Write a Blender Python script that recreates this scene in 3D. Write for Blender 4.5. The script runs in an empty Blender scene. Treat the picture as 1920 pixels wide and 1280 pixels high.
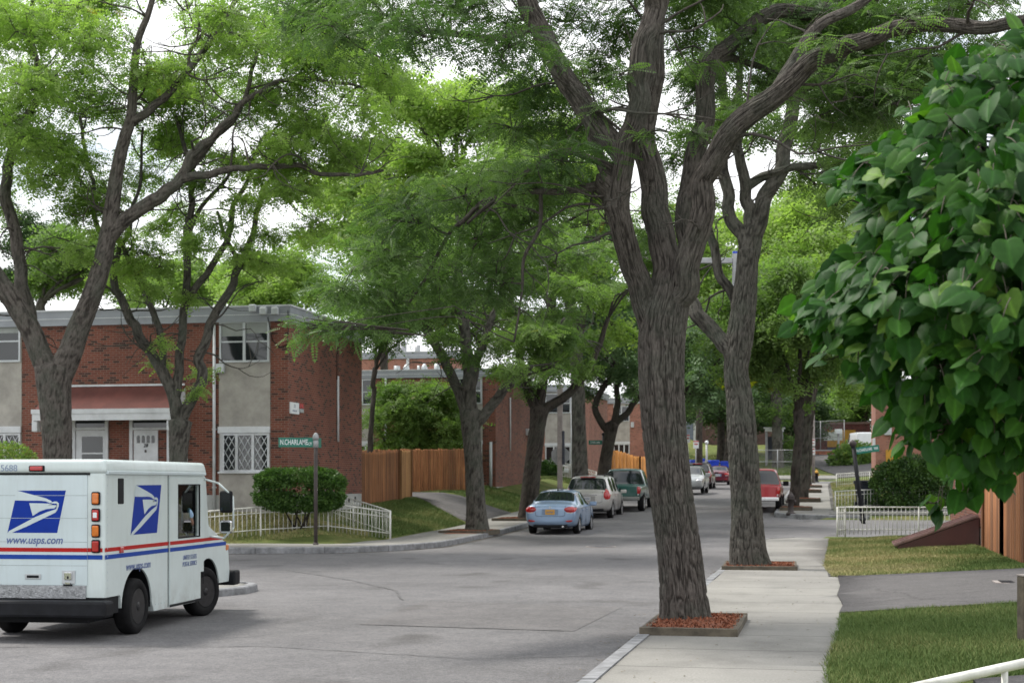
import bpy, bmesh, math, random
import numpy as np
from mathutils import Vector, Matrix
random.seed(7)
rng = np.random.default_rng(7)
R_ = math.radians
scene = bpy.context.scene
COL = scene.collection

# ------------------------------------------------------------------ camera
EYE = 1.65
K = 2860.0          # focal length in photo pixels (35 mm on a 23.5 mm wide sensor)
HOR = 905.0         # horizon row
cam_d = bpy.data.cameras.new("camera")
cam_d.sensor_width = 23.5
cam_d.lens = K / 1920 * 23.5
cam_d.shift_y = (HOR - 640) / 1920
cam_d.clip_start = 0.1
cam_d.clip_end = 2000
cam_d.dof.use_dof = True
cam_d.dof.focus_distance = 9.8
cam_d.dof.aperture_fstop = 4.5
cam = bpy.data.objects.new("camera", cam_d)
cam.location = (0, 0, EYE)
cam.rotation_euler = (R_(90), 0, 0)
COL.objects.link(cam)
scene.camera = cam

# ------------------------------------------------------------------ light
SUN_EL, SUN_AZ = 58.0, 300.0     # azimuth clockwise from +Y
world = bpy.data.worlds.new("World")
scene.world = world
world.use_nodes = True
nt = world.node_tree
for n in list(nt.nodes):
    nt.nodes.remove(n)
out = nt.nodes.new("ShaderNodeOutputWorld")
bg = nt.nodes.new("ShaderNodeBackground")
sky = nt.nodes.new("ShaderNodeTexSky")
sky.sky_type = 'NISHITA'
sky.sun_disc = False
sky.sun_elevation = R_(SUN_EL)
sky.sun_rotation = R_(SUN_AZ)
sky.air_density = 1.2
sky.dust_density = 2.0
tc = nt.nodes.new("ShaderNodeTexCoord")
mp = nt.nodes.new("ShaderNodeMapping")
mp.inputs['Scale'].default_value = (1, 1, 2.2)
noi = nt.nodes.new("ShaderNodeTexNoise")
noi.inputs['Scale'].default_value = 3.1
noi.inputs['Detail'].default_value = 7
noi.inputs['Roughness'].default_value = 0.58
ramp = nt.nodes.new("ShaderNodeValToRGB")
ramp.color_ramp.elements[0].position = 0.31
ramp.color_ramp.elements[1].position = 0.47
mix = nt.nodes.new("ShaderNodeMix")
mix.data_type = 'RGBA'
mix.inputs['B'].default_value = (10.2, 10.3, 10.5, 1)     # sunlit cloud
nt.links.new(tc.outputs['Generated'], mp.inputs['Vector'])
nt.links.new(mp.outputs[0], noi.inputs['Vector'])
nt.links.new(noi.outputs['Fac'], ramp.inputs[0])
nt.links.new(ramp.outputs[0], mix.inputs['Factor'])
nt.links.new(sky.outputs[0], mix.inputs['A'])
nt.links.new(mix.outputs['Result'], bg.inputs['Color'])
bg.inputs['Strength'].default_value = 0.12
nt.links.new(bg.outputs[0], out.inputs[0])

sun_d = bpy.data.lights.new("sun", 'SUN')
sun_d.energy = 3.2
sun_d.angle = R_(10)
sun_d.color = (1.0, 0.95, 0.87)
sun = bpy.data.objects.new("sun", sun_d)
_az, _el = R_(SUN_AZ), R_(SUN_EL)
_dir = Vector((math.sin(_az) * math.cos(_el), math.cos(_az) * math.cos(_el), math.sin(_el)))
sun.rotation_euler = _dir.to_track_quat('Z', 'Y').to_euler()
sun.location = (0, 0, 60)
COL.objects.link(sun)

scene.view_settings.view_transform = 'Standard'
scene.view_settings.look = 'None'
scene.view_settings.exposure = 0.40
scene.view_settings.gamma = 1.0
scene.cycles.max_bounces = 6
scene.cycles.transparent_max_bounces = 8
scene.cycles.use_denoising = True

# ------------------------------------------------------------------ frames
# street frame: s along the street, t to its right
SX, SY = 0.2018, 0.9794
TX, TY = 0.9794, -0.2018
YAW = math.atan2(TY, TX)


def st(s, t):
    return (SX * s + TX * t, SY * s + TY * t)


def inv(x, y):
    return (SX * x + SY * y, TX * x + TY * y)


def P(u, v, d):
    return Vector(((u - 960) / K * d, d, EYE - (v - HOR) / K * d))


_rs = np.arange(-60, 300, 0.5)
_rz = np.interp(_rs, [-60, 15, 30, 42, 50, 57, 64, 75, 85, 100, 118, 128, 136, 150, 175, 230, 300],
                [-.15, -.15, -.15, -.12, -.01, .2, .42, .80, 1.10, 1.28, 1.55, 1.75, 2.7, 4.2, 6.0, 8, 9])
_k = np.ones(9) / 9
_rz = np.convolve(np.pad(_rz, 4, mode='edge'), _k, mode='valid')


def RZ(s, t=None):
    return np.interp(s, _rs, _rz)


def smooth(x, a, b):
    q = np.clip((x - a) / (b - a), 0, 1)
    return q * q * (3 - 2 * q)


def lateral(s, t):
    """how far the yards stand above the pavement"""
    s = np.asarray(s, float)
    t = np.asarray(t, float)
    d1 = np.minimum(-12.6 - t, np.minimum(s - 38.9, 200))
    left = np.clip(d1 * 0.27, 0, .74) * smooth(s, 38.5, 39.5)
    left2 = np.clip((-12.6 - t) * .05, 0, .25) * (1 - smooth(s, 21, 22))
    right = np.clip((t - .1) * .07, 0, .30)
    right = right * (1 - smooth(s, 43, 46) * (1 - smooth(s, 60, 63)))
    return left + left2 + right


def in_road(s, t):
    s = np.asarray(s, float)
    t = np.asarray(t, float)
    m = np.where(s > 30, smooth(t, -12.4, -12.0), smooth(t, -11.2, -10.6)) * (1 - smooth(t, -.7, -.2))
    m = m * (1 - smooth(s, 127.5, 128.2))
    a = smooth(s, 22.8, 23.4) * (1 - smooth(s, 37.9, 38.5)) * (1 - smooth(t, -5, -4))
    b = smooth(s, 46.0, 46.6) * (1 - smooth(s, 58.8, 59.4)) * smooth(t, -4, -3)
    c = smooth(s, 118.2, 118.8) * (1 - smooth(s, 127.5, 128.2))
    return np.maximum(np.maximum(m, a), np.maximum(b, c))


def walk_z(s, t):
    return RZ(s) + .15


def lawn_z(s, t):
    return RZ(s) + .15 + lateral(s, t)


def ground_z(s, t):
    return RZ(s) + .13 + lateral(s, t) - .36 * in_road(s, t)


def gz(x, y):
    s, t = inv(x, y)
    return float(RZ(s) + .13 + lateral(s, t))


def on(u, d):
    """point on the ground seen at column u, d metres ahead"""
    x = (u - 960) / K * d
    return Vector((x, d, gz(x, d)))


# ------------------------------------------------------------------ objects
def tag(o, label=None, cat=None, group=None, kind=None):
    if label: o["label"] = label
    if cat: o["category"] = cat
    if group: o["group"] = group
    if kind: o["kind"] = kind
    return o


def thing(name, label, cat, loc=(0, 0, 0), rz=0, group=None):
    o = bpy.data.objects.new(name, None)
    o.empty_display_size = .2
    o.location = loc
    o.rotation_euler = (0, 0, rz)
    COL.objects.link(o)
    return tag(o, label, cat, group)


def link(name, me, mat, parent=None, smooth_=False):
    o = bpy.data.objects.new(name, me)
    for m in (mat if isinstance(mat, (list, tuple)) else [mat]):
        if m: me.materials.append(m)
    COL.objects.link(o)
    if parent: o.parent = parent
    if smooth_:
        me.polygons.foreach_set('use_smooth', np.ones(len(me.polygons), bool))
    return o


def obj(name, bm, mat, parent=None, sm=False, free=True):
    me = bpy.data.meshes.new(name)
    bmesh.ops.recalc_face_normals(bm, faces=bm.faces[:]) if sm != 'keep' else None
    bm.to_mesh(me)
    if free: bm.free()
    return link(name, me, mat, parent, bool(sm))


def npmesh(name, V, F, mat, parent=None, sm=False, attr=None):
    """V (n,3), F (m,k) uniform polygons"""
    V = np.asarray(V, np.float32)
    F = np.asarray(F, np.int32)
    me = bpy.data.meshes.new(name)
    me.vertices.add(len(V))
    me.vertices.foreach_set('co', V.ravel())
    k = F.shape[1]
    me.loops.add(F.size)
    me.loops.foreach_set('vertex_index', F.ravel())
    me.polygons.add(len(F))
    me.polygons.foreach_set('loop_start', np.arange(0, F.size, k, dtype=np.int32))
    if attr is not None:
        for nm, val in attr.items():
            a = me.attributes.new(nm, 'FLOAT', 'POINT')
            a.data.foreach_set('value', np.asarray(val, np.float32))
    me.update(calc_edges=True)
    return link(name, me, mat, parent, sm)


def copy_tree(o, parent=None):
    c = o.copy()
    COL.objects.link(c)
    c.parent = parent
    for ch in [x for x in COL.objects if x.parent == o]:
        copy_tree(ch, c)
    return c


def BM():
    return bmesh.new()


def add_box(bm, x0, x1, y0, y1, z0, z1, bev=0, mi=0, M=None):
    b = bmesh.new()
    bmesh.ops.create_cube(b, size=1)
    for v in b.verts:
        v.co = Vector((x0 + (v.co.x + .5) * (x1 - x0), y0 + (v.co.y + .5) * (y1 - y0), z0 + (v.co.z + .5) * (z1 - z0)))
    if bev:
        bmesh.ops.bevel(b, geom=b.edges[:], offset=bev, segments=2, affect='EDGES', profile=.5)
    merge(bm, b, mi, M)


def merge(bm, b, mi=0, M=None):
    vm = {}
    for v in b.verts:
        vm[v] = bm.verts.new(M @ v.co if M else v.co)
    for f in b.faces:
        try:
            g = bm.faces.new([vm[v] for v in f.verts])
            g.material_index = mi
            g.smooth = f.smooth
        except ValueError:
            pass
    b.free()


def add_cyl(bm, p0, p1, r0, r1=None, n=12, mi=0, cap=True):
    p0, p1 = Vector(p0), Vector(p1)
    r1 = r0 if r1 is None else r1
    ax = (p1 - p0).normalized()
    a = ax.orthogonal().normalized()
    b = ax.cross(a)
    ra, rb = [], []
    for i in range(n):
        q = 2 * math.pi * i / n
        d = a * math.cos(q) + b * math.sin(q)
        ra.append(bm.verts.new(p0 + d * r0))
        rb.append(bm.verts.new(p1 + d * r1))
    for i in range(n):
        j = (i + 1) % n
        f = bm.faces.new((ra[i], ra[j], rb[j], rb[i]))
        f.material_index = mi
        f.smooth = True
    if cap:
        for ring in (ra[::-1], rb):
            f = bm.faces.new(ring)
            f.material_index = mi


def add_path(bm, pts, r, n=8, mi=0):
    """bent tube"""
    pts = [Vector(p) for p in pts]
    for a, b in zip(pts[:-1], pts[1:]):
        add_cyl(bm, a, b, r, r, n, mi)
    for p in pts[1:-1]:
        b = bmesh.new()
        bmesh.ops.create_uvsphere(b, u_segments=n, v_segments=6, radius=r)
        merge(bm, b, mi, Matrix.Translation(p))


def add_lathe(bm, prof, n=20, M=None, mi=0):
    """prof: (r, z) list around z"""
    rings = []
    for r, z in prof:
        ring = []
        for i in range(n):
            q = 2 * math.pi * i / n
            co = Vector((r * math.cos(q), r * math.sin(q), z))
            ring.append(bm.verts.new(M @ co if M else co))
        rings.append(ring)
    for a, b in zip(rings[:-1], rings[1:]):
        for i in range(n):
            j = (i + 1) % n
            f = bm.faces.new((a[i], a[j], b[j], b[i]))
            f.smooth = True
            f.material_index = mi
    for ring in (rings[0][::-1], rings[-1]):
        f = bm.faces.new(ring)
        f.material_index = mi


def add_prism(bm, pts, fn, depth, mi=0):
    """polygon pts (a,b) placed by fn(a,b,c) for c=0..depth"""
    lo = [bm.verts.new(fn(a, b, 0)) for a, b in pts]
    hi = [bm.verts.new(fn(a, b, depth)) for a, b in pts]
    n = len(pts)
    for f in (lo[::-1], hi):
        bm.faces.new(f).material_index = mi
    for i in range(n):
        j = (i + 1) % n
        bm.faces.new((lo[i], lo[j], hi[j], hi[i])).material_index = mi


def text_mesh(name, body, mat, parent, size, M, align='CENTER', shear=0, depth=.002, xs=1, bold=0.0):
    cu = bpy.data.curves.new(name, 'FONT')
    cu.body = body
    cu.size = size
    cu.align_x = align
    cu.align_y = 'CENTER'
    cu.extrude = depth
    cu.shear = shear
    cu.offset = bold
    tmp = bpy.data.objects.new(name, cu)
    COL.objects.link(tmp)
    dg = bpy.context.evaluated_depsgraph_get()
    me = bpy.data.meshes.new_from_object(tmp.evaluated_get(dg))
    COL.objects.unlink(tmp)
    bpy.data.objects.remove(tmp)
    me.materials.clear()
    me.transform(M @ Matrix.Diagonal((xs, 1, 1, 1)))
    return link(name, me, mat, parent)


# ------------------------------------------------------------------ materials
def ramp_node(nt, stops):
    r = nt.nodes.new("ShaderNodeValToRGB")
    e = r.color_ramp.elements
    while len(e) < len(stops): e.new(.5)
    for x, (p, c) in zip(e, stops):
        x.position = p
        x.color = (*c, 1) if len(c) == 3 else c
    return r


def base_mat(name):
    m = bpy.data.materials.new(name)
    m.use_nodes = True
    return m, m.node_tree, m.node_tree.nodes['Principled BSDF']


def noise(nt, scale, detail=5, rough=.6, vec=None, scl=None, coord='Object'):
    n = nt.nodes.new("ShaderNodeTexNoise")
    n.inputs['Scale'].default_value = scale
    n.inputs['Detail'].default_value = detail
    n.inputs['Roughness'].default_value = rough
    if vec is None:
        t = nt.nodes.new("ShaderNodeTexCoord")
        vec = t.outputs[coord]
    if scl:
        mp = nt.nodes.new("ShaderNodeMapping")
        mp.inputs['Scale'].default_value = scl
        nt.links.new(vec, mp.inputs['Vector'])
        vec = mp.outputs[0]
    nt.links.new(vec, n.inputs['Vector'])
    return n


def bump(nt, bsdf, h, strength=.3, dist=.01):
    b = nt.nodes.new("ShaderNodeBump")
    b.inputs['Strength'].default_value = strength
    b.inputs['Distance'].default_value = dist
    nt.links.new(h, b.inputs['Height'])
    nt.links.new(b.outputs[0], bsdf.inputs['Normal'])
    return b


def mixc(nt, fac, a, b, mode='MIX'):
    m = nt.nodes.new("ShaderNodeMix")
    m.data_type = 'RGBA'
    m.blend_type = mode
    for key, val in (('Factor', fac), ('A', a), ('B', b)):
        if hasattr(val, 'links') or hasattr(val, 'is_output'):
            nt.links.new(val, m.inputs[key])
        elif key == 'Factor':
            m.inputs[key].default_value = val
        else:
            m.inputs[key].default_value = (*val, 1)
    return m.outputs['Result']


def mat(name, col, rough=.6, var=.12, scale=3, metallic=0, bmp=0, bscale=60, coat=0, col2=None, spec=.5):
    m, nt, b = base_mat(name)
    b.inputs['Roughness'].default_value = rough
    b.inputs['Metallic'].default_value = metallic
    b.inputs['Specular IOR Level'].default_value = spec
    if coat:
        b.inputs['Coat Weight'].default_value = coat
        b.inputs['Coat Roughness'].default_value = .06
    n = noise(nt, scale, 6, .65)
    c2 = col2 or tuple(max(0, c * (1 - 2 * var)) for c in col)
    c1 = tuple(min(1, c * (1 + var)) for c in col)
    r = ramp_node(nt, [(.3, c2), (.68, c1)])
    nt.links.new(n.outputs['Fac'], r.inputs[0])
    nt.links.new(r.outputs[0], b.inputs['Base Color'])
    if bmp:
        n2 = noise(nt, bscale, 4)
        bump(nt, b, n2.outputs['Fac'], bmp, .01)
    return m


def paint(name, col, metallic=.25, rough=.32, dirt=.06):
    m = mat(name, col, rough, dirt, 1.3, metallic, coat=.7)
    return m


def glass(name, col=(.015, .02, .022)):
    m, nt, b = base_mat(name)
    b.inputs['Base Color'].default_value = (*col, 1)
    b.inputs['Roughness'].default_value = .04
    b.inputs['Specular IOR Level'].default_value = .8
    return m


def emit(name, col, s):
    m, nt, b = base_mat(name)
    b.inputs['Base Color'].default_value = (*col, 1)
    b.inputs['Emission Color'].default_value = (*col, 1)
    b.inputs['Emission Strength'].default_value = s
    return m


def clear_glass(name):
    m, nt, b = base_mat(name)
    tr = nt.nodes.new("ShaderNodeBsdfTransparent")
    tr.inputs[0].default_value = (.55, .66, .62, 1)
    gl = nt.nodes.new("ShaderNodeBsdfGlossy")
    gl.inputs['Roughness'].default_value = .03
    fr = nt.nodes.new("ShaderNodeFresnel")
    fr.inputs[0].default_value = 1.5
    mx = nt.nodes.new("ShaderNodeMixShader")
    am = nt.nodes.new('ShaderNodeMath'); am.operation = 'ADD'; am.inputs[1].default_value = .10
    nt.links.new(fr.outputs[0], am.inputs[0])
    nt.links.new(am.outputs[0], mx.inputs[0])
    nt.links.new(tr.outputs[0], mx.inputs[1])
    nt.links.new(gl.outputs[0], mx.inputs[2])
    nt.links.new(mx.outputs[0], nt.nodes['Material Output'].inputs[0])
    return m


def brick_mat(name, c1, c2, mortar, dark=(.03, .018, .015)):
    m, nt, b = base_mat(name)
    b.inputs['Roughness'].default_value = .85
    t = nt.nodes.new("ShaderNodeTexCoord")
    sp = nt.nodes.new("ShaderNodeSeparateXYZ")
    sn = nt.nodes.new("ShaderNodeSeparateXYZ")
    nt.links.new(t.outputs['Object'], sp.inputs[0])
    nt.links.new(t.outputs['Normal'], sn.inputs[0])
    ab = nt.nodes.new("ShaderNodeMath"); ab.operation = 'ABSOLUTE'
    nt.links.new(sn.outputs[0], ab.inputs[0])
    gt = nt.nodes.new("ShaderNodeMath"); gt.operation = 'GREATER_THAN'; gt.inputs[1].default_value = .5
    nt.links.new(ab.outputs[0], gt.inputs[0])
    mx = nt.nodes.new("ShaderNodeMix"); mx.data_type = 'FLOAT'
    nt.links.new(gt.outputs[0], mx.inputs['Factor'])
    nt.links.new(sp.outputs[0], mx.inputs['A'])
    nt.links.new(sp.outputs[1], mx.inputs['B'])
    cb = nt.nodes.new("ShaderNodeCombineXYZ")
    nt.links.new(mx.outputs['Result'], cb.inputs[0])
    nt.links.new(sp.outputs[2], cb.inputs[1])
    br = nt.nodes.new("ShaderNodeTexBrick")
    br.inputs['Scale'].default_value = 1
    br.inputs['Brick Width'].default_value = .203
    br.inputs['Row Height'].default_value = .0677
    br.inputs['Mortar Size'].default_value = .0065
    br.inputs['Mortar Smooth'].default_value = .1
    br.inputs['Bias'].default_value = -.1
    br.inputs['Color1'].default_value = (*c1, 1)
    br.inputs['Color2'].default_value = (*c2, 1)
    br.inputs['Mortar'].default_value = (*mortar, 1)
    nt.links.new(cb.outputs[0], br.inputs['Vector'])
    # scattered burnt bricks: one random value per brick
    wn = nt.nodes.new("ShaderNodeTexBrick")
    for k_ in ('Scale', 'Brick Width', 'Row Height', 'Mortar Size', 'Mortar Smooth'):
        wn.inputs[k_].default_value = br.inputs[k_].default_value
    wn.inputs['Mortar Size'].default_value = 0
    wn.inputs['Color1'].default_value = (0, 0, 0, 1)
    wn.inputs['Color2'].default_value = (1, 1, 1, 1)
    nt.links.new(cb.outputs[0], wn.inputs['Vector'])
    r = ramp_node(nt, [(.78, (0, 0, 0)), (.84, (1, 1, 1))])
    nt.links.new(wn.outputs['Color'], r.inputs[0])
    inv_ = nt.nodes.new("ShaderNodeMath"); inv_.operation = 'SUBTRACT'; inv_.inputs[0].default_value = 1
    nt.links.new(br.outputs['Fac'], inv_.inputs[1])
    mu = nt.nodes.new("ShaderNodeMath"); mu.operation = 'MULTIPLY'
    nt.links.new(r.outputs[0], mu.inputs[0]); nt.links.new(inv_.outputs[0], mu.inputs[1])
    mu2 = nt.nodes.new("ShaderNodeMath"); mu2.operation = 'MULTIPLY'; mu2.inputs[1].default_value = .75
    nt.links.new(mu.outputs[0], mu2.inputs[0])
    c = mixc(nt, mu2.outputs[0], br.outputs['Color'], dark)
    n = noise(nt, .7, 6, .65)
    rr = ramp_node(nt, [(.3, (.72, .72, .74)), (.7, (1.12, 1.1, 1.08))])
    nt.links.new(n.outputs['Fac'], rr.inputs[0])
    c = mixc(nt, 1.0, c, rr.outputs[0], 'MULTIPLY')
    nt.links.new(c, b.inputs['Base Color'])
    bump(nt, b, inv_.outputs[0], .5, .006)
    return m


def bark_mat(name, c_dark, c_light, lichen):
    m, nt, b = base_mat(name)
    b.inputs['Roughness'].default_value = .95
    b.inputs['Specular IOR Level'].default_value = .2
    a = nt.nodes.new("ShaderNodeAttribute"); a.attribute_name = 'ridge'
    n = noise(nt, 16, 6, .7, scl=(1, 1, .16))
    n2 = noise(nt, 1.6, 4, .6)
    n3 = noise(nt, 38, 4, .7, scl=(1, 1, .35))
    ad = nt.nodes.new("ShaderNodeMath"); ad.operation = 'MULTIPLY_ADD'; ad.inputs[1].default_value = .62
    nt.links.new(a.outputs['Fac'], ad.inputs[0]); nt.links.new(n.outputs['Fac'], ad.inputs[2])
    r = ramp_node(nt, [(.34, tuple(x * .38 for x in c_dark)), (.60, c_dark), (1.05, c_light)])
    nt.links.new(ad.outputs[0], r.inputs[0])
    lr = ramp_node(nt, [(.46, (0, 0, 0)), (.66, (.62, .62, .62))])
    nt.links.new(n2.outputs['Fac'], lr.inputs[0])
    c = mixc(nt, lr.outputs[0], r.outputs[0], lichen)
    r3 = ramp_node(nt, [(.3, (.6, .6, .6)), (.7, (1.25, 1.25, 1.25))])
    nt.links.new(n3.outputs['Fac'], r3.inputs[0])
    c = mixc(nt, 1.0, c, r3.outputs[0], 'MULTIPLY')
    nt.links.new(c, b.inputs['Base Color'])
    ad2 = nt.nodes.new("ShaderNodeMath"); ad2.operation = 'ADD'
    nt.links.new(ad.outputs[0], ad2.inputs[0]); nt.links.new(n3.outputs['Fac'], ad2.inputs[1])
    bump(nt, b, ad2.outputs[0], .9, .03)
    return m


def leaf_mat(name, c1, c2, trans=.35, rough=.5, gloss=.3, yellow=None):
    m, nt, b = base_mat(name)
    a = nt.nodes.new("ShaderNodeAttribute"); a.attribute_name = 'tone'
    r = ramp_node(nt, [(0, c1), (.9, c2), (1, yellow or c2)])
    nt.links.new(a.outputs['Fac'], r.inputs[0])
    nt.links.new(r.outputs[0], b.inputs['Base Color'])
    b.inputs['Roughness'].default_value = rough
    b.inputs['Specular IOR Level'].default_value = gloss
    tl = nt.nodes.new("ShaderNodeBsdfTranslucent")
    tc_ = mixc(nt, 1.0, r.outputs[0], (1.12, 1.35, .62), 'MULTIPLY')
    nt.links.new(tc_, tl.inputs[0])
    mx = nt.nodes.new("ShaderNodeMixShader"); mx.inputs[0].default_value = trans
    nt.links.new(b.outputs[0], mx.inputs[1]); nt.links.new(tl.outputs[0], mx.inputs[2])
    nt.links.new(mx.outputs[0], nt.nodes['Material Output'].inputs[0])
    return m


M = {}
M['brick'] = brick_mat('red_brick', (.200, .060, .037), (.148, .043, .029), (.23, .165, .13))
M['brick_orange'] = brick_mat('pink_brick', (.34, .14, .10), (.28, .115, .08), (.36, .26, .21), dark=(.15, .06, .045))
M['concrete'] = mat('grey_stucco', (.375, .355, .325), .9, .16, 1.6, bmp=.2)
M['foundation'] = mat('pale_foundation', (.42, .43, .42), .9, .16, 1.5, bmp=.2)
M['white_trim'] = mat('white_trim', (.62, .64, .67), .5, .10, 2)
M['grey_trim'] = mat('grey_fascia', (.29, .31, .345), .5, .10, 1.0)
M['alu'] = mat('pale_aluminium', (.50, .53, .55), .45, .08, 2, .3)
M['glass'] = glass('dark_glass')
M['shade'] = mat('window_blind', (.30, .32, .31), .8, .1, 2)
M['red_roof'] = mat('red_shingle', (.115, .034, .027), .9, .15, 2, bmp=.25, bscale=25)
M['iron_white'] = mat('white_iron', (.62, .62, .58), .55, .22, 4)
M['black'] = mat('black_plastic', (.011, .012, .015), .6, .25, 6, spec=.22)
M['tyre'] = mat('tyre_rubber', (.010, .010, .011), .85, .2, 10, bmp=.2, spec=.2)
M['rim'] = mat('wheel_alloy', (.45, .46, .48), .3, .1, 6, .8)
M['dark_rim'] = mat('black_steel_wheel', (.02, .02, .022), .5, .2, 8)
M['pole_brown'] = mat('brown_pole', (.045, .034, .032), .6, .25, 6)
M['pole_grey'] = mat('galvanised_pole', (.33, .34, .35), .5, .12, 4, .4)
M['pole_wood'] = mat('weathered_pole', (.27, .24, .225), .9, .2, 3)
M['green_sign'] = mat('green_sign', (.012, .17, .12), .45, .08, 3)
M['sign_white'] = mat('sign_white', (.72, .76, .78), .5, .05, 4)
M['ink'] = mat('grey_ink', (.18, .22, .32), .6, .1, 4)
M['chrome'] = mat('chrome', (.7, .7, .72), .15, .05, 4, 1)
M['red_lens'] = mat('red_lens', (.42, .012, .014), .2, .15, 12, coat=.8)
M['amber_lens'] = mat('amber_lens', (.62, .16, .012), .2, .15, 12, coat=.8)
M['blue_bin'] = mat('blue_plastic', (.012, .055, .52), .4, .08, 3)
M['plate_yellow'] = mat('yellow_plate', (.72, .36, .03), .5, .08, 20)
M['plate_white'] = mat('white_plate', (.6, .6, .62), .5, .15, 20)
M['yellow_sign'] = mat('fluorescent_sign', (.62, .72, .01), .5, .05, 3)
M['yellow_board'] = mat('yellow_board', (.52, .27, .03), .6, .12, 3)
M['navy'] = mat('navy_panel', (.03, .04, .10), .5, .15, 3)
M['brown_metal'] = mat('maroon_steel', (.075, .020, .018), .45, .12, 2, coat=.2)
M['maroon_edge'] = mat('dusty_maroon_edge', (.23, .14, .13), .6, .2, 4)
M['pressure_wood'] = mat('weathered_timber', (.10, .085, .062), .9, .3, 5, bmp=.4, bscale=30)
M['mulch'] = mat('red_mulch', (.25, .090, .047), .95, .4, 40, bmp=.8, bscale=45)
M['slate_bin'] = mat('slate_bin', (.03, .035, .05), .6, .2, 3)


def wood_mat(name, c1, c2):
    m, nt, b = base_mat(name)
    b.inputs['Roughness'].default_value = .85
    n = noise(nt, 9, 5, .65, scl=(1, 1, .12))
    r = ramp_node(nt, [(.28, tuple(x * .6 for x in c1)), (.5, c1), (.75, c2)])
    nt.links.new(n.outputs['Fac'], r.inputs[0])
    a = nt.nodes.new("ShaderNodeAttribute"); a.attribute_name = 'tone'
    rr = ramp_node(nt, [(0, (.62, .62, .62)), (1, (1.25, 1.2, 1.1))])
    nt.links.new(a.outputs['Fac'], rr.inputs[0])
    c = mixc(nt, 1.0, r.outputs[0], rr.outputs[0], 'MULTIPLY')
    nt.links.new(c, b.inputs['Base Color'])
    bump(nt, b, n.outputs['Fac'], .3, .01)
    return m


M['cedar'] = wood_mat('stained_cedar', (.235, .098, .040), (.34, .16, .07))
M['cedar_pale'] = wood_mat('pale_cedar', (.36, .19, .075), (.46, .26, .12))
M['cedar_bright'] = wood_mat('bright_cedar', (.55, .24, .06), (.66, .32, .10))

M['bark'] = bark_mat('locust_bark', (.044, .038, .034), (.124, .110, .099), (.086, .093, .076))
M['bark_grey'] = bark_mat('grey_bark', (.037, .034, .030), (.112, .105, .092), (.086, .096, .076))
M['bark_dark'] = bark_mat('dark_bark', (.026, .022, .019), (.068, .058, .050), (.058, .062, .048))
M['twig'] = mat('twig_bark', (.035, .028, .024), .9, .3, 8)
# ================================================================== GROUND
def tuft_noise(m_name, cols, scale=.8, fine=40):
    m, nt, b = base_mat(m_name)
    b.inputs['Roughness'].default_value = 1
    b.inputs['Specular IOR Level'].default_value = .1
    n = noise(nt, scale, 8, .68)
    r = ramp_node(nt, [(.32, cols[0]), (.5, cols[1]), (.68, cols[2])])
    nt.links.new(n.outputs['Fac'], r.inputs[0])
    n2 = noise(nt, fine, 4, .7)
    r2 = ramp_node(nt, [(.25, (.55, .55, .5)), (.75, (1.4, 1.35, 1.25))])
    nt.links.new(n2.outputs['Fac'], r2.inputs[0])
    c = mixc(nt, 1.0, r.outputs[0], r2.outputs[0], 'MULTIPLY')
    nt.links.new(c, b.inputs['Base Color'])
    bump(nt, b, n2.outputs['Fac'], .8, .04)
    return m


M['lawn'] = tuft_noise('lawn_turf', [(.072, .100, .032), (.110, .140, .048), (.22, .205, .095)])


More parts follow.
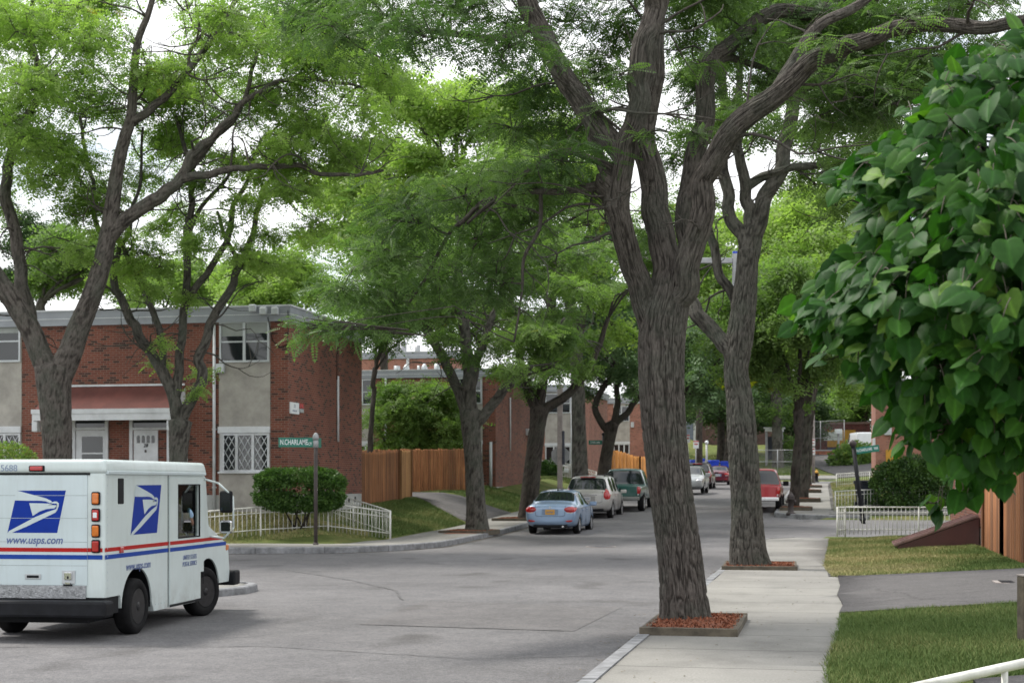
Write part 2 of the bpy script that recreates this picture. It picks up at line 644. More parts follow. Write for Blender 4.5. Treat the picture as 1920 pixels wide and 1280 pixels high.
def asphalt(name, c, crack=.5, stain=.3):
    m, nt, b = base_mat(name)
    b.inputs['Roughness'].default_value = .9
    b.inputs['Specular IOR Level'].default_value = .3
    n0 = noise(nt, .16, 5, .6)
    r0 = ramp_node(nt, [(.30, tuple(x * (1 - stain) for x in c)), (.55, c), (.75, tuple(x * 1.18 for x in c))])
    nt.links.new(n0.outputs['Fac'], r0.inputs[0])
    n1 = noise(nt, 2.2, 8, .72)
    r1 = ramp_node(nt, [(.3, (.80, .80, .81)), (.7, (1.14, 1.13, 1.12))])
    nt.links.new(n1.outputs['Fac'], r1.inputs[0])
    c1 = mixc(nt, 1.0, r0.outputs[0], r1.outputs[0], 'MULTIPLY')
    n2 = noise(nt, 75, 3, .8)
    r2 = ramp_node(nt, [(.3, (.52, .52, .53)), (.72, (1.52, 1.50, 1.47))])
    nt.links.new(n2.outputs['Fac'], r2.inputs[0])
    c2 = mixc(nt, 1.0, c1, r2.outputs[0], 'MULTIPLY')
    n5 = noise(nt, 24, 5, .8)
    r5 = ramp_node(nt, [(.3, (.62, .62, .62)), (.72, (1.36, 1.36, 1.36))])
    nt.links.new(n5.outputs['Fac'], r5.inputs[0])
    c2 = mixc(nt, 1.0, c2, r5.outputs[0], 'MULTIPLY')
    # cracks: warped cell borders, only in places
    t = nt.nodes.new("ShaderNodeTexCoord")
    wv = noise(nt, 1.3, 4, .6)
    vm = nt.nodes.new("ShaderNodeVectorMath"); vm.operation = 'MULTIPLY_ADD'
    vm.inputs[1].default_value = (.9, .9, .9)
    nt.links.new(wv.outputs['Color'], vm.inputs[0]); nt.links.new(t.outputs['Object'], vm.inputs[2])
    vo = nt.nodes.new("ShaderNodeTexVoronoi"); vo.feature = 'DISTANCE_TO_EDGE'; vo.inputs['Scale'].default_value = .23
    nt.links.new(vm.outputs[0], vo.inputs['Vector'])
    cr = ramp_node(nt, [(0.0, (1, 1, 1)), (.007, (0, 0, 0))])
    nt.links.new(vo.outputs['Distance'], cr.inputs[0])
    ms = noise(nt, .35, 3, .5)
    mr = ramp_node(nt, [(.40, (0, 0, 0)), (.52, (crack, crack, crack))])
    nt.links.new(ms.outputs['Fac'], mr.inputs[0])
    fm = nt.nodes.new("ShaderNodeMath"); fm.operation = 'MULTIPLY'
    nt.links.new(cr.outputs[0], fm.inputs[0]); nt.links.new(mr.outputs[0], fm.inputs[1])
    c3 = mixc(nt, fm.outputs[0], c2, (.035, .034, .034))
    # oil drips
    n4 = noise(nt, .9, 2, .4, scl=(1, .55, 1))
    r4 = ramp_node(nt, [(.62, (1, 1, 1)), (.76, (.62, .61, .60))])
    nt.links.new(n4.outputs['Fac'], r4.inputs[0])
    c4 = mixc(nt, 1.0, c3, r4.outputs[0], 'MULTIPLY')
    nt.links.new(c4, b.inputs['Base Color'])
    bump(nt, b, n2.outputs['Fac'], .5, .008)
    return m


M['asphalt'] = asphalt('old_asphalt', (.150, .149, .154), .22)
M['asphalt_patch'] = asphalt('patch_asphalt', (.150, .147, .150), .2)
M['drive'] = asphalt('driveway_asphalt', (.105, .102, .104), .6, .25)


def concrete_walk(name, c, step=1.52):
    m, nt, b = base_mat(name)
    b.inputs['Roughness'].default_value = .88
    n = noise(nt, .55, 7, .68)
    r = ramp_node(nt, [(.3, tuple(x * .66 for x in c)), (.5, c), (.72, tuple(min(x * 1.16, .8) for x in c))])
    nt.links.new(n.outputs['Fac'], r.inputs[0])
    n2 = noise(nt, 45, 4, .75)
    r2 = ramp_node(nt, [(.3, (.74, .74, .74)), (.7, (1.22, 1.22, 1.21))])
    nt.links.new(n2.outputs['Fac'], r2.inputs[0])
    c1 = mixc(nt, 1.0, r.outputs[0], r2.outputs[0], 'MULTIPLY')
    t = nt.nodes.new("ShaderNodeTexCoord")
    sp = nt.nodes.new("ShaderNodeSeparateXYZ")
    nt.links.new(t.outputs['Object'], sp.inputs[0])
    # every flag a slightly different grey
    fl = nt.nodes.new("ShaderNodeMath"); fl.operation = 'DIVIDE'; fl.inputs[1].default_value = step
    nt.links.new(sp.outputs[1], fl.inputs[0])
    fo = nt.nodes.new("ShaderNodeMath"); fo.operation = 'FLOOR'
    nt.links.new(fl.outputs[0], fo.inputs[0])
    wn = nt.nodes.new("ShaderNodeTexWhiteNoise"); wn.noise_dimensions = '1D'
    nt.links.new(fo.outputs[0], wn.inputs['W'])
    rw = ramp_node(nt, [(0, (.90, .90, .90)), (1, (1.06, 1.06, 1.05))])
    nt.links.new(wn.outputs['Value'], rw.inputs[0])
    c2 = mixc(nt, 1.0, c1, rw.outputs[0], 'MULTIPLY')
    # joints
    fr = nt.nodes.new("ShaderNodeMath"); fr.operation = 'FRACT'
    nt.links.new(fl.outputs[0], fr.inputs[0])
    jr = ramp_node(nt, [(0, (.30, .30, .29)), (.014, (.34, .34, .33)), (.020, (1, 1, 1))])
    nt.links.new(fr.outputs[0], jr.inputs[0])
    c3 = mixc(nt, 1.0, c2, jr.outputs[0], 'MULTIPLY')
    nt.links.new(c3, b.inputs['Base Color'])
    bump(nt, b, n2.outputs['Fac'], .25, .006)
    return m


M['walk'] = concrete_walk('walk_concrete', (.220, .215, .202))
M['granite'] = mat('granite_kerb', (.215, .22, .23), .85, .25, 5, bmp=.4, bscale=50)


def drape(name, poly, zf, m, cell=1.0, kind='structure', skirt=0, rows=None):
    """polygon of (t, s) corners laid on zf(s, t)"""
    bm = bmesh.new()
    bm.faces.new([bm.verts.new((a, b, 0)) for a, b in poly])
    bmesh.ops.triangulate(bm, faces=bm.faces[:])
    xs = [p[0] for p in poly]; ys = [p[1] for p in poly]
    for ax, lo, hi in ((0, min(xs), max(xs)), (1, min(ys), max(ys))):
        n = max(1, int((hi - lo) / cell))
        for i in range(1, n):
            c = lo + (hi - lo) * i / n
            co = [0, 0, 0]; no = [0, 0, 0]
            co[ax] = c; no[ax] = 1
            bmesh.ops.bisect_plane(bm, geom=bm.verts[:] + bm.edges[:] + bm.faces[:], plane_co=co, plane_no=no)
    if skirt:
        ed = [e for e in bm.edges if e.is_boundary]
        r = bmesh.ops.extrude_edge_only(bm, edges=ed)
        low = {v for v in r['geom'] if isinstance(v, bmesh.types.BMVert)}
    else:
        low = set()
    for v in bm.verts:
        v.co.z = float(zf(v.co.y, v.co.x)) - (skirt if v in low else 0)
    for f in bm.faces:
        if not (low & set(f.verts)) and f.normal.z < 0:
            f.normal_flip()
    o = obj(name, bm, m, None, sm='keep')
    o.rotation_euler = (0, 0, YAW)
    if kind: o['kind'] = kind
    return o


def arc(cx, cy, r, a0, a1, n=8):
    return [(cx + r * math.cos(R_(a0 + (a1 - a0) * i / n)), cy + r * math.sin(R_(a0 + (a1 - a0) * i / n))) for i in range(n + 1)]


# the whole terrain, out to the horizon
tt = np.concatenate([np.linspace(-400, -60, 18)[:-1], np.linspace(-60, -20, 41)[:-1], np.arange(-20, 15, .5), np.linspace(15, 60, 46), np.linspace(60, 400, 18)[1:]])
ss = np.concatenate([np.linspace(-60, -5, 12)[:-1], np.arange(-5, 135, .6), np.linspace(135, 299, 83), np.linspace(299, 900, 20)[1:]])
SSg, TTg = np.meshgrid(ss, tt, indexing='ij')
ZZ = ground_z(SSg, TTg)
ns, nt_ = SSg.shape
idx = np.arange(ns * nt_).reshape(ns, nt_)
F = np.stack([idx[:-1, :-1], idx[:-1, 1:], idx[1:, 1:], idx[1:, :-1]], -1).reshape(-1, 4)
g = npmesh('ground', np.stack([TTg, SSg, ZZ], -1).reshape(-1, 3), F, M['lawn'], None, True)
g.rotation_euler = (0, 0, YAW)
g['kind'] = 'structure'

# carriageway with the three side streets it meets
crown = lambda s, t: RZ(s) + .0
road_poly = [(-2.0, -6), (-2.0, 46.6), (-1.2, 47.2), (34, 47.6), (34, 58.6), (-1.0, 59.0), (-2.0, 60.6), (-2.0, 116.5), (-1, 118.5),
             (45, 119), (45, 127.8), (-60, 127.8), (-60, 119), (-11.5, 118.8), (-10.4, 117), (-10.4, 40.5), (-11.0, 38.4), (-12.2, 36.9), (-14.2, 36.2), (-45, 36.2),
             (-45, 23.2), (-10.6, 23.2), (-10.6, -6)]
drape('road', road_poly, crown, M['asphalt'], 1.5)
patch = [(-5.8, 18.6), (-3.0, 18.3), (-2.9, 22.0), (-6.0, 22.6)]
drape('road_patch', patch, lambda s, t: RZ(s) + .004, M['asphalt_patch'], 1.0)
drape('road_patch', [(-8.6, 44), (-6.2, 44.3), (-6.3, 45.2), (-8.5, 45.0)], lambda s, t: RZ(s) + .004, M['asphalt_patch'], 1.0)

# tar seams along patch edges and across the lane
def seam(name, line, w=.05, lift=.008, m=None):
    bm = BM(); rk = random.Random(int(line[0][1] * 7)); rows = []
    for (a, b), (c, d) in zip(line[:-1], line[1:]):
        L = math.hypot(c - a, d - b); n = max(2, int(L / .12)); nx, ny = -(d - b) / L, (c - a) / L
        for i in range(n):
            q = i / n; off = rk.gauss(0, .012); ww = w * rk.uniform(.35, 1)
            x, y = a + (c - a) * q + nx * off, b + (d - b) * q + ny * off
            rows.append([bm.verts.new((x + nx * e, y + ny * e, float(RZ(y)) + lift)) for e in (-ww / 2, ww / 2)])
    for p, q in zip(rows[:-1], rows[1:]): bm.faces.new((p[0], q[0], q[1], p[1]))
    for f in bm.faces:
        f.normal_update()
        if f.normal.z < 0: f.normal_flip()
    o = obj(name, bm, m or M['tar'], None, 'keep'); o.rotation_euler = (0, 0, YAW); o['kind'] = 'structure'


M['tar'] = mat('tar_seam', (.095, .093, .095), .8, .2, 6)
seam('road_seam', [(-5.9, 18.62), (-3.0, 18.28)], .03)
seam('road_seam', [(-6.4, 22.6), (-7.0, 24.5), (-8.6, 27), (-11, 30)], .04)
seam('road_seam', [(-9.0, 15.2), (-6.0, 15.9), (-3.6, 15.2), (-2.2, 15.8)], .035)
M['gutter'] = mat('gutter_dirt', (.085, .078, .066), .95, .35, 5, bmp=.5)
seam('gutter_dirt', [(-2.13, -2), (-2.12, 42.4)], .20, .006, M['gutter'])
seam('gutter_dirt', [(-2.16, 62), (-2.16, 116)], .22, .006, M['gutter'])
seam('gutter_dirt', [(-10.9, 38.6), (-10.3, 40.7), (-10.28, 116)], .22, .006, M['gutter'])
seam('gutter_dirt', [(-40, 36.1), (-14.3, 36.1), (-12.1, 36.85), (-10.95, 38.4)], .22, .006, M['gutter'])
# pavements
kt, ks = -2.03, 43.2
wz = lambda s, t: RZ(s) + .152
drape('sidewalk', [(-1.88, -6), (.05, -6), (.10, 8), (.0, 14), (.12, 17), (.20, 19.6), (.26, 21.0), (.20, 23), (.26, 25), (.22, 27.3), (.04, 27.5), (-.02, 31), (.02, 38), (.10, 44.6), (-1.0, 44.9), (-1.7, 44.2), (-1.88, 42.5)], wz, M['walk'], .9, skirt=.14)
drape('sidewalk', [(-1.88, 61.2), (-1.4, 60.2), (-.4, 59.5), (.6, 59.3), (.2, 62), (.1, 90), (.15, 112), (1.0, 116), (4, 118.4), (.4, 118.4), (-1.2, 117.8), (-1.88, 116)], wz, M['walk'], 1.2, skirt=.14)
drape('sidewalk', [(-10.55, 40.6), (-11.15, 38.6), (-12.3, 37.1), (-14.3, 36.38), (-45, 36.35), (-45, 38.7), (-15.5, 38.7), (-13.4, 39.6), (-12.3, 41.6), (-12.4, 46), (-12.5, 117), (-10.55, 117)], wz, M['walk'], 1.2, skirt=.14)
# tip of the near corner behind the van
tipA = [(-10.75, -6), (-10.75, 19.8), (-10.3, 21.4), (-9.65, 22.6), (-9.35, 23.5), (-9.5, 24.3), (-10.2, 24.75), (-13, 25.0), (-45, 25.0), (-45, 22.8), (-13.4, 22.6), (-12.6, 21), (-12.6, -6)]
drape('sidewalk', tipA, lambda s, t: RZ(s) + .10, M['walk'], .9, skirt=.12)
# concrete walk at the far end that bends out of the street
drape('sidewalk', [(-11, 128.3), (-11, 131), (30, 131), (30, 128.3)], lambda s, t: RZ(s) + .19, M['walk'], 1.5, skirt=.12)


def kerb(name, line, zf, w=.15, top=.155, seg=1.9):
    """granite kerb stones along a (t, s) polyline, the walk lying to its left"""
    bm = bmesh.new()
    pts = [Vector((a, b, 0)) for a, b in line]
    d = [0]
    for a, b in zip(pts[:-1], pts[1:]): d.append(d[-1] + (b - a).length)

    def at(x):
        x = min(max(x, 0), d[-1])
        for i in range(len(d) - 1):
            if x <= d[i + 1] + 1e-9:
                q = (x - d[i]) / max(d[i + 1] - d[i], 1e-6)
                return pts[i].lerp(pts[i + 1], q)
        return pts[-1]
    x = 0
    rk = random.Random(5)
    while x < d[-1] - .05:
        L = min(seg * rk.uniform(.8, 1.2), d[-1] - x)
        n = max(2, int(L / .45))
        rows = []
        dz = rk.uniform(-.008, .008)
        for i in range(n + 1):
            q = x + .008 + (L - .016) * i / n
            p = at(q)
            tan = (at(q + .1) - at(q - .1)).normalized()
            nor = Vector((-tan.y, tan.x, 0))
            zr = float(zf(p.y, p.x))
            row = []
            for off, z in ((-.012, -.12), (0.0, top - .02), (.018, top), (w, top + .004), (w, -.12)):
                c = p + nor * off
                row.append(bm.verts.new((c.x, c.y, zr + z + (dz if z > 0 else 0))))
            rows.append(row)
        for a, b in zip(rows[:-1], rows[1:]):
            for k in range(4):
                bm.faces.new((a[k], a[k + 1], b[k + 1], b[k]))
        bm.faces.new(rows[0][::-1]); bm.faces.new(rows[-1])
        x += L
    o = obj(name, bm, M['granite'])
    o.rotation_euler = (0, 0, YAW)
    o['kind'] = 'structure'
    return o


kerb('kerb', [(-1.0, 45.0), (-1.75, 44.2), (-2.03, 42.6), (-2.03, -6)], RZ)
kerb('kerb', [(-1.0, 118.5), (-2.03, 116.4), (-2.03, 61.2), (-1.5, 60.1), (-.4, 59.35), (1.6, 59.15)], RZ)
kerb('kerb', [(-45, 36.2), (-14.3, 36.2), (-12.2, 36.95), (-11.0, 38.5), (-10.4, 40.6), (-10.4, 117)], RZ)
kerb('kerb', [(-10.6, -6), (-10.6, 19.7), (-10.15, 21.3), (-9.5, 22.5), (-9.2, 23.5), (-9.4, 24.45), (-10.2, 24.9), (-13, 25.15), (-45, 25.15)], RZ, top=.11)
kerb('kerb', [(-11, 128.1), (30, 128.1)], RZ)

# driveways and paths
dz = lambda s, t: lawn_z(s, t) + .012
drape('driveway', [(.16, 19.75), (.22, 21.0), (.16, 23), (.22, 25), (.20, 27.3), (3.05, 26.7), (12, 26.9), (12, 20.2), (2.4, 19.9)], dz, M['drive'], .8, skirt=.1)
drape('driveway', [(-12.45, 53.0), (-12.45, 60.2), (-14.5, 61.6), (-19, 62.5), (-23, 62.3), (-23, 58.4), (-17.5, 57.8), (-15, 56.4)], dz, M['drive'], .8, skirt=.1)
drape('path', [(1.15, 10.0), (1.15, 12.7), (2.2, 13.0), (8, 13.6), (8, 9.6)], dz, M['drive'], .8, skirt=.1)
drape('path', [(.12, 59.7), (.12, 61.4), (20, 62.2), (20, 60)], lambda s, t: lawn_z(s, t) + .02, M['walk'], 1, skirt=.1)
drape('driveway', [(.8, 128.4), (.8, 131), (-1.6, 140), (-2.6, 152), (4.6, 152), (4.4, 140), (5.0, 128.4)], lambda s, t: lawn_z(s, t) + .03, M['drive'], 1.2, skirt=.2)
# leaf litter and bare earth beside the kerb
drape('bare_earth', [(-11.6, 45.6), (-10.62, 46.0), (-10.62, 48.4), (-11.5, 48.2)], lambda s, t: RZ(s) + .158, M['mulch'], .6)


# ------------------------------------------------------------------ grass blades
def grass(name, n, poly, h, hvar=.5, w=.006, tonefn=None, seed=1, dens_near=None):
    r = np.random.default_rng(seed)
    poly = np.array(poly)
    lo, hi = poly.min(0), poly.max(0)
    pts = r.uniform(lo, hi, (int(n * 1.8), 2))
    x, y = pts[:, 0], pts[:, 1]
    inside = np.zeros(len(pts), bool)
    j = len(poly) - 1
    for i in range(len(poly)):
        xi, yi = poly[i]; xj, yj = poly[j]
        c = ((yi > y) != (yj > y)) & (x < (xj - xi) * (y - yi) / (yj - yi + 1e-12) + xi)
        inside ^= c
        j = i
    pts = pts[inside][:n]
    t, s = pts[:, 0], pts[:, 1]
    z = ground_z(s, t) - .005
    m = len(t)
    ang = r.uniform(0, 2 * np.pi, m)
    H = h * r.uniform(1 - hvar, 1 + hvar, m)
    # clumpy height
    ph = np.sin(t * 3.1 + 1.3 * np.sin(s * 2.3)) * np.sin(s * 2.7 + 1.7 * np.sin(t * 1.9))
    H *= 1 + .25 * ph
    lean = r.normal(0, .45, (m, 2)) * H[:, None]
    dx, dy = np.cos(ang) * w, np.sin(ang) * w
    V = np.empty((m, 3, 3))
    V[:, 0] = np.stack([t - dx, s - dy, z], 1)
    V[:, 1] = np.stack([t + dx, s + dy, z], 1)
    V[:, 2] = np.stack([t + lean[:, 0], s + lean[:, 1], z + H], 1)
    tone = r.uniform(0, 1, m) * .5
    big = .5 + .5 * np.sin(t * .9 + 2.1 * np.sin(s * .55 + 1) + .8 * np.sin(t * 2.7)) * np.sin(s * .8 + 1.2 * np.sin(t * .7))
    tone = np.clip(tone + (tonefn(s, t) if tonefn is not None else 0) + .45 * (big - .5), 0, 1)
    o = npmesh(name, V.reshape(-1, 3), np.arange(m * 3).reshape(-1, 3), M['blade'], None, False, {'tone': np.repeat(tone, 3)})
    o.rotation_euler = (0, 0, YAW)
    o['kind'] = 'stuff'
    return o


def blade_mat():
    m, nt, b = base_mat('grass_blade')
    a = nt.nodes.new("ShaderNodeAttribute"); a.attribute_name = 'tone'
    r = ramp_node(nt, [(0, (.066, .118, .028)), (.45, (.135, .185, .055)), (.75, (.30, .285, .12)), (1, (.44, .38, .20))])
    nt.links.new(a.outputs['Fac'], r.inputs[0])
    nt.links.new(r.outputs[0], b.inputs['Base Color'])
    b.inputs['Roughness'].default_value = .7
    b.inputs['Specular IOR Level'].default_value = .2
    return m


M['blade'] = blade_mat()
g1 = grass('grass', 150000, [(.0, 12.6), (-.02, 14), (.10, 17), (.18, 19.7), (2.4, 19.85), (5.2, 20.0), (5.2, 13.3), (2.2, 13.1), (1.1, 12.8)], .05, tonefn=lambda s, t: .05 + .25 * smooth(t, .6, .0) * smooth(s, 20, 14), seed=1)
tag(g1, kind='stuff')
g2 = grass('grass', 130000, [(.10, 27.5), (.02, 29), (-.04, 31), (.08, 44.2), (3.4, 45.0), (3.3, 36), (3.36, 33.5), (3.36, 28), (5.0, 27.2), (3.0, 26.9)], .05, tonefn=lambda s, t: .42 - .30 * smooth(t, 1.2, 3.2) , w=.011, seed=2)
g3 = grass('grass', 90000, [(-12.6, 42.2), (-12.5, 52.8), (-15, 56.2), (-17.5, 57.6), (-19, 57.4), (-16.5, 50), (-15.2, 48.6), (-13.4, 43.5)], .06, tonefn=lambda s, t: .06 + 0 * s, w=.014, seed=3)
g4 = grass('grass', 60000, [(-12.7, 41.6), (-13.6, 39.7), (-15.5, 38.9), (-26, 38.9), (-26, 42), (-15.3, 42), (-13.4, 43.4)], .05, tonefn=lambda s, t: .50 + 0 * s, w=.014, seed=4)
g5 = grass('grass', 50000, [(-12.55, 60.6), (-12.55, 69), (-15.2, 69.3), (-15.2, 84), (-12.55, 84), (-12.5, 90), (-16, 90), (-20, 66), (-16, 62.6)], .07, tonefn=lambda s, t: .08 + 0 * s, w=.02, seed=5)
g6 = grass('grass', 40000, [(.3, 62.6), (.3, 117), (9, 117), (9, 62.6)], .06, tonefn=lambda s, t: .40 + 0 * s, w=.022, seed=6)
g7 = grass('grass', 40000, [(-30, 131.5), (-1, 131.5), (-2, 150), (-30, 150)], .09, tonefn=lambda s, t: .10 + 0 * s, w=.04, seed=7)

for g_, l_ in ((g1, 'short green grass of the nearest lawn by the handrail'), (g2, 'sun dried tan grass before the cellar hatch'), (g3, 'green grass on the slope between corner railing and driveway'), (g4, 'thin dry grass inside the corner railing below the hedge'),
               (g5, 'green grass along the second brick house'), (g6, 'pale grass behind the far white railings'), (g7, 'bright green grass on the bank behind the blue bins')):
    tag(g_, l_, 'grass')
# ================================================================== BUILDINGS
class House:
    """local frame: x to the right along the front (front plane y = 0, faces -y), y into the block, z = world height"""

    def __init__(self, name, label, s, t, cat='building', group=None):
        x, y = st(s, t)
        self.x0, self.y0 = x, y
        self.o = thing(name, label, cat, (x, y, 0), YAW, group)

    def fx(self, u):
        a = (u - 960) / K
        return (a * self.y0 - self.x0) / (TX - a * TY)

    def fz(self, v, x=0):
        return EYE - (v - HOR) * (self.y0 + TY * x) / K

    def sy(self, u):
        a = (u - 960) / K
        return (a * self.y0 - self.x0) / (SX - a * SY)

    def sz(self, v, y):
        return EYE - (v - HOR) * (self.y0 + SY * y) / K

    def box(self, name, m, *boxes, bev=0, parent=None, label=None):
        bm = BM()
        for b in boxes: add_box(bm, *b, bev=bev)
        o = obj(name, bm, m, parent or self.o)
        if label: o['label'] = label
        return o

    def window(self, x0, x1, z0, z1, n=2, y=0., mid=True, fr=.05, m=None, pane=None, blind=0, lattice=False, face='front', fw=.055):
        """framed unit; face 'front' faces -y at plane y; 'side' faces +x at plane x=y"""
        m = m or M['alu']
        def bx(a0, a1, d0, d1, c0, c1):
            if face == 'front':
                return (a0, a1, y - d1, y - d0, c0, c1)
            return (y + d0, y + d1, a0, a1, c0, c1)
        bm = BM()
        add_box(bm, *bx(x0, x1, 0, fr, z0, z0 + fw)); add_box(bm, *bx(x0, x1, 0, fr, z1 - fw, z1))
        xs = [x0 + (x1 - x0) * i / n for i in range(n + 1)]
        for i, q in enumerate(xs):
            a0, a1 = (q, q + fw) if i == 0 else ((q - fw, q) if i == n else (q - fw * .75, q + fw * .75))
            add_box(bm, *bx(a0, a1, 0, fr - .002, z0 + fw, z1 - fw))
        if mid:
            zm = z0 + (z1 - z0) * .5
            for a, b in zip(xs[:-1], xs[1:]):
                add_box(bm, *bx(a + fw, b - fw, 0, fr - .012, zm - .022, zm + .022))
        if lattice:
            for i, (a, b) in enumerate(zip(xs[:-1], xs[1:])):
                a += fw; b -= fw
                zz0, zz1 = z0 + fw, z1 - fw
                nx, nz = 2, 3
                for k in range(-nx, nz + 1):
                    for sgn in (1, -1):
                        # diagonal bars clipped to the sash
                        cx, cz = (b - a) / nx, (zz1 - zz0) / nz
                        pts = []
                        for q in np.linspace(0, nx + nz, 60):
                            px = a + q * cx if sgn > 0 else b - q * cx
                            pz = zz0 + (k + q) * cz
                            if a - 1e-6 <= px <= b + 1e-6 and zz0 - 1e-6 <= pz <= zz1 + 1e-6: pts.append((px, pz))
                        if len(pts) > 2:
                            p, q2 = pts[0], pts[-1]
                            f = (lambda c: Vector((c[0], y - fr + .022, c[1]))) if face == 'front' else (lambda c: Vector((y + fr - .022, c[0], c[1])))
                            add_cyl(bm, f(p), f(q2), .014, n=5)
        w = obj('window', bm, m, self.o)
        bm = BM()
        add_box(bm, *bx(x0 + fw * .5, x1 - fw * .5, -.0, .012, z0 + fw * .5, z1 - fw * .5))
        obj('pane', bm, pane or M['glass'], w)
        if blind:
            bm = BM()
            for i, (a, b) in enumerate(zip(xs[:-1], xs[1:])):
                h = blind * (1 if i % 2 == 0 else .8)
                add_box(bm, *bx(a + fw, b - fw, .013, .016, z1 - fw - (z1 - z0 - 2 * fw) * h, z1 - fw))
            obj('blind', bm, M['shade'], w)
        return w

    def shell(self, L, D, z0, zf, z1, brick, fascia=.45, over=.10, brick_side=None, foundation=None):
        """brick body, foundation to zf, roof fascia"""
        self.box('foundation', foundation or M['foundation'], (-L, .0, 0, D, z0 - 1.0, zf))
        self.box('wall', brick, (-L - .006, .006, -.006, D + .006, zf, z1))
        r = self.box('roof', M['grey_trim'], (-L - over, over, -over, D + over, z1, z1 + fascia))
        bm = BM()
        add_box(bm, -L - over - .03, over + .03, -over - .03, D + over + .03, z1 + fascia, z1 + fascia + .04)
        add_box(bm, -L - over - .012, over + .012, -over - .012, D + over + .012, z1 + fascia * .45, z1 + fascia * .45 + .02)
        obj('roof_edge', bm, M['white_trim'], r)


# ---------------------------------------------------------------- front house at the corner
h1 = House('brick_house', 'two storey brick house at the street corner behind the white mail van', 42.05, -15.3)
Z1 = 6.34
h1.shell(24, 7.15, .3, 1.30, Z1, M['brick'], .43)
# two stucco bays with their windows
for (ua, ub, wide) in ((411, 507, 1), (-52, 41, 0)):
    xa, xb = h1.fx(ua), h1.fx(ub)
    b = h1.box('stucco_panel', M['concrete'], (xa, xb, -.02, .0, .55, Z1))
    h1.window(xa + .03, xb - .02, h1.fz(680, xa), h1.fz(603, xa), 2, y=-.02, blind=.35)
    h1.box('lintel', M['white_trim'], (xa - .01, xb + .01, -.10, -.02, h1.fz(812, xa), h1.fz(800, xa)), bev=.01)
    z0, z1_ = h1.fz(884, xa), h1.fz(812, xa) - .01
    w = h1.window(xa + .06, xb - .02, z0, z1_, 3, y=-.02, mid=False, lattice=True, m=M['white_trim'])
    h1.box('sill', M['white_trim'], (xa - .01, xb + .02, -.11, -.02, z0 - .05, z0), bev=.008)
    # the open casement
    bm = BM()
    Mx = Matrix.Translation((xa + .12, -.09, 0)) @ Matrix.Rotation(R_(-62), 4, 'Z')
    add_box(bm, 0, .42, -.02, .02, z0 + .04, z1_ - .03, M=Mx)
    obj('casement', bm, M['white_trim'], h1.o)
# downpipe
x = h1.fx(403)
bm = BM()
add_cyl(bm, (x, -.06, .7), (x, -.06, Z1 - .05), .045, n=10)
for z in (1.5, 3.2, 5.0): add_box(bm, x - .06, x + .06, -.075, -.008, z, z + .04)
obj('downpipe', bm, M['white_trim'], h1.o)
x = h1.fx(416)
h1.box('meter_box', M['alu'], (x - .14, x + .12, -.16, -.024, h1.fz(700, x), h1.fz(682, x)), bev=.03)
# porch: red roof, white beam and brackets
xa, xb = h1.fx(97), h1.fx(347)
pt, pb = h1.fz(722, xb), h1.fz(770, xb)
D = 1.05
bm = BM()
v = [bm.verts.new(c) for c in ((xa, -.007, pt), (xb, -.007, pt), (xb, -D, pb), (xa, -D, pb), (xa, -.007, pt - .06), (xb, -.007, pt - .06), (xb, -D, pb - .06), (xa, -D, pb - .06))]
for f in ((0, 1, 2, 3), (7, 6, 5, 4), (0, 4, 5, 1), (1, 5, 6, 2), (2, 6, 7, 3), (3, 7, 4, 0)):
    bm.faces.new([v[i] for i in f])
can = obj('porch_roof', bm, M['red_roof'], h1.o)
bm = BM()
add_box(bm, xa - .03, xb + .03, -D - .06, -D + .06, pb - .30, pb + .02)
add_box(bm, xa - .05, xb + .05, -D - .09, -D - .03, pb - .10, pb + .03)
for q in (xa + .02, xb - .02):
    add_box(bm, q - .04, q + .04, -D + .06, -.008, pb - .28, pb - .03)
    vv = [bm.verts.new((q + e, a, b)) for e in (-.035, .035) for a, b in ((-D + .06, pb - .03), (-.009, pb - .03), (-.009, pt - .07))]
    bm.faces.new(vv[:3][::-1]); bm.faces.new(vv[3:])
    bm.faces.new((vv[0], vv[1], vv[4], vv[3])); bm.faces.new((vv[1], vv[2], vv[5], vv[4])); bm.faces.new((vv[2], vv[0], vv[3], vv[5]))
    # scrolled bracket
    add_box(bm, q - .09, q + .09, -D - .02, -D + .22, pb - .62, pb - .30, bev=.03)
    add_box(bm, q - .07, q + .07, -D + .22, -.01, pb - .45, pb - .31, bev=.03)
add_box(bm, xa, xb, -.05, -.008, pt - .005, pt + .05)
obj('porch_frame', bm, M['white_trim'], can)
bm = BM()
xq = h1.fx(353)
add_cyl(bm, (xq, -.10, .8), (xq, -.10, pb - .3), .03, n=8)
obj('porch_post', bm, M['white_trim'], h1.o)
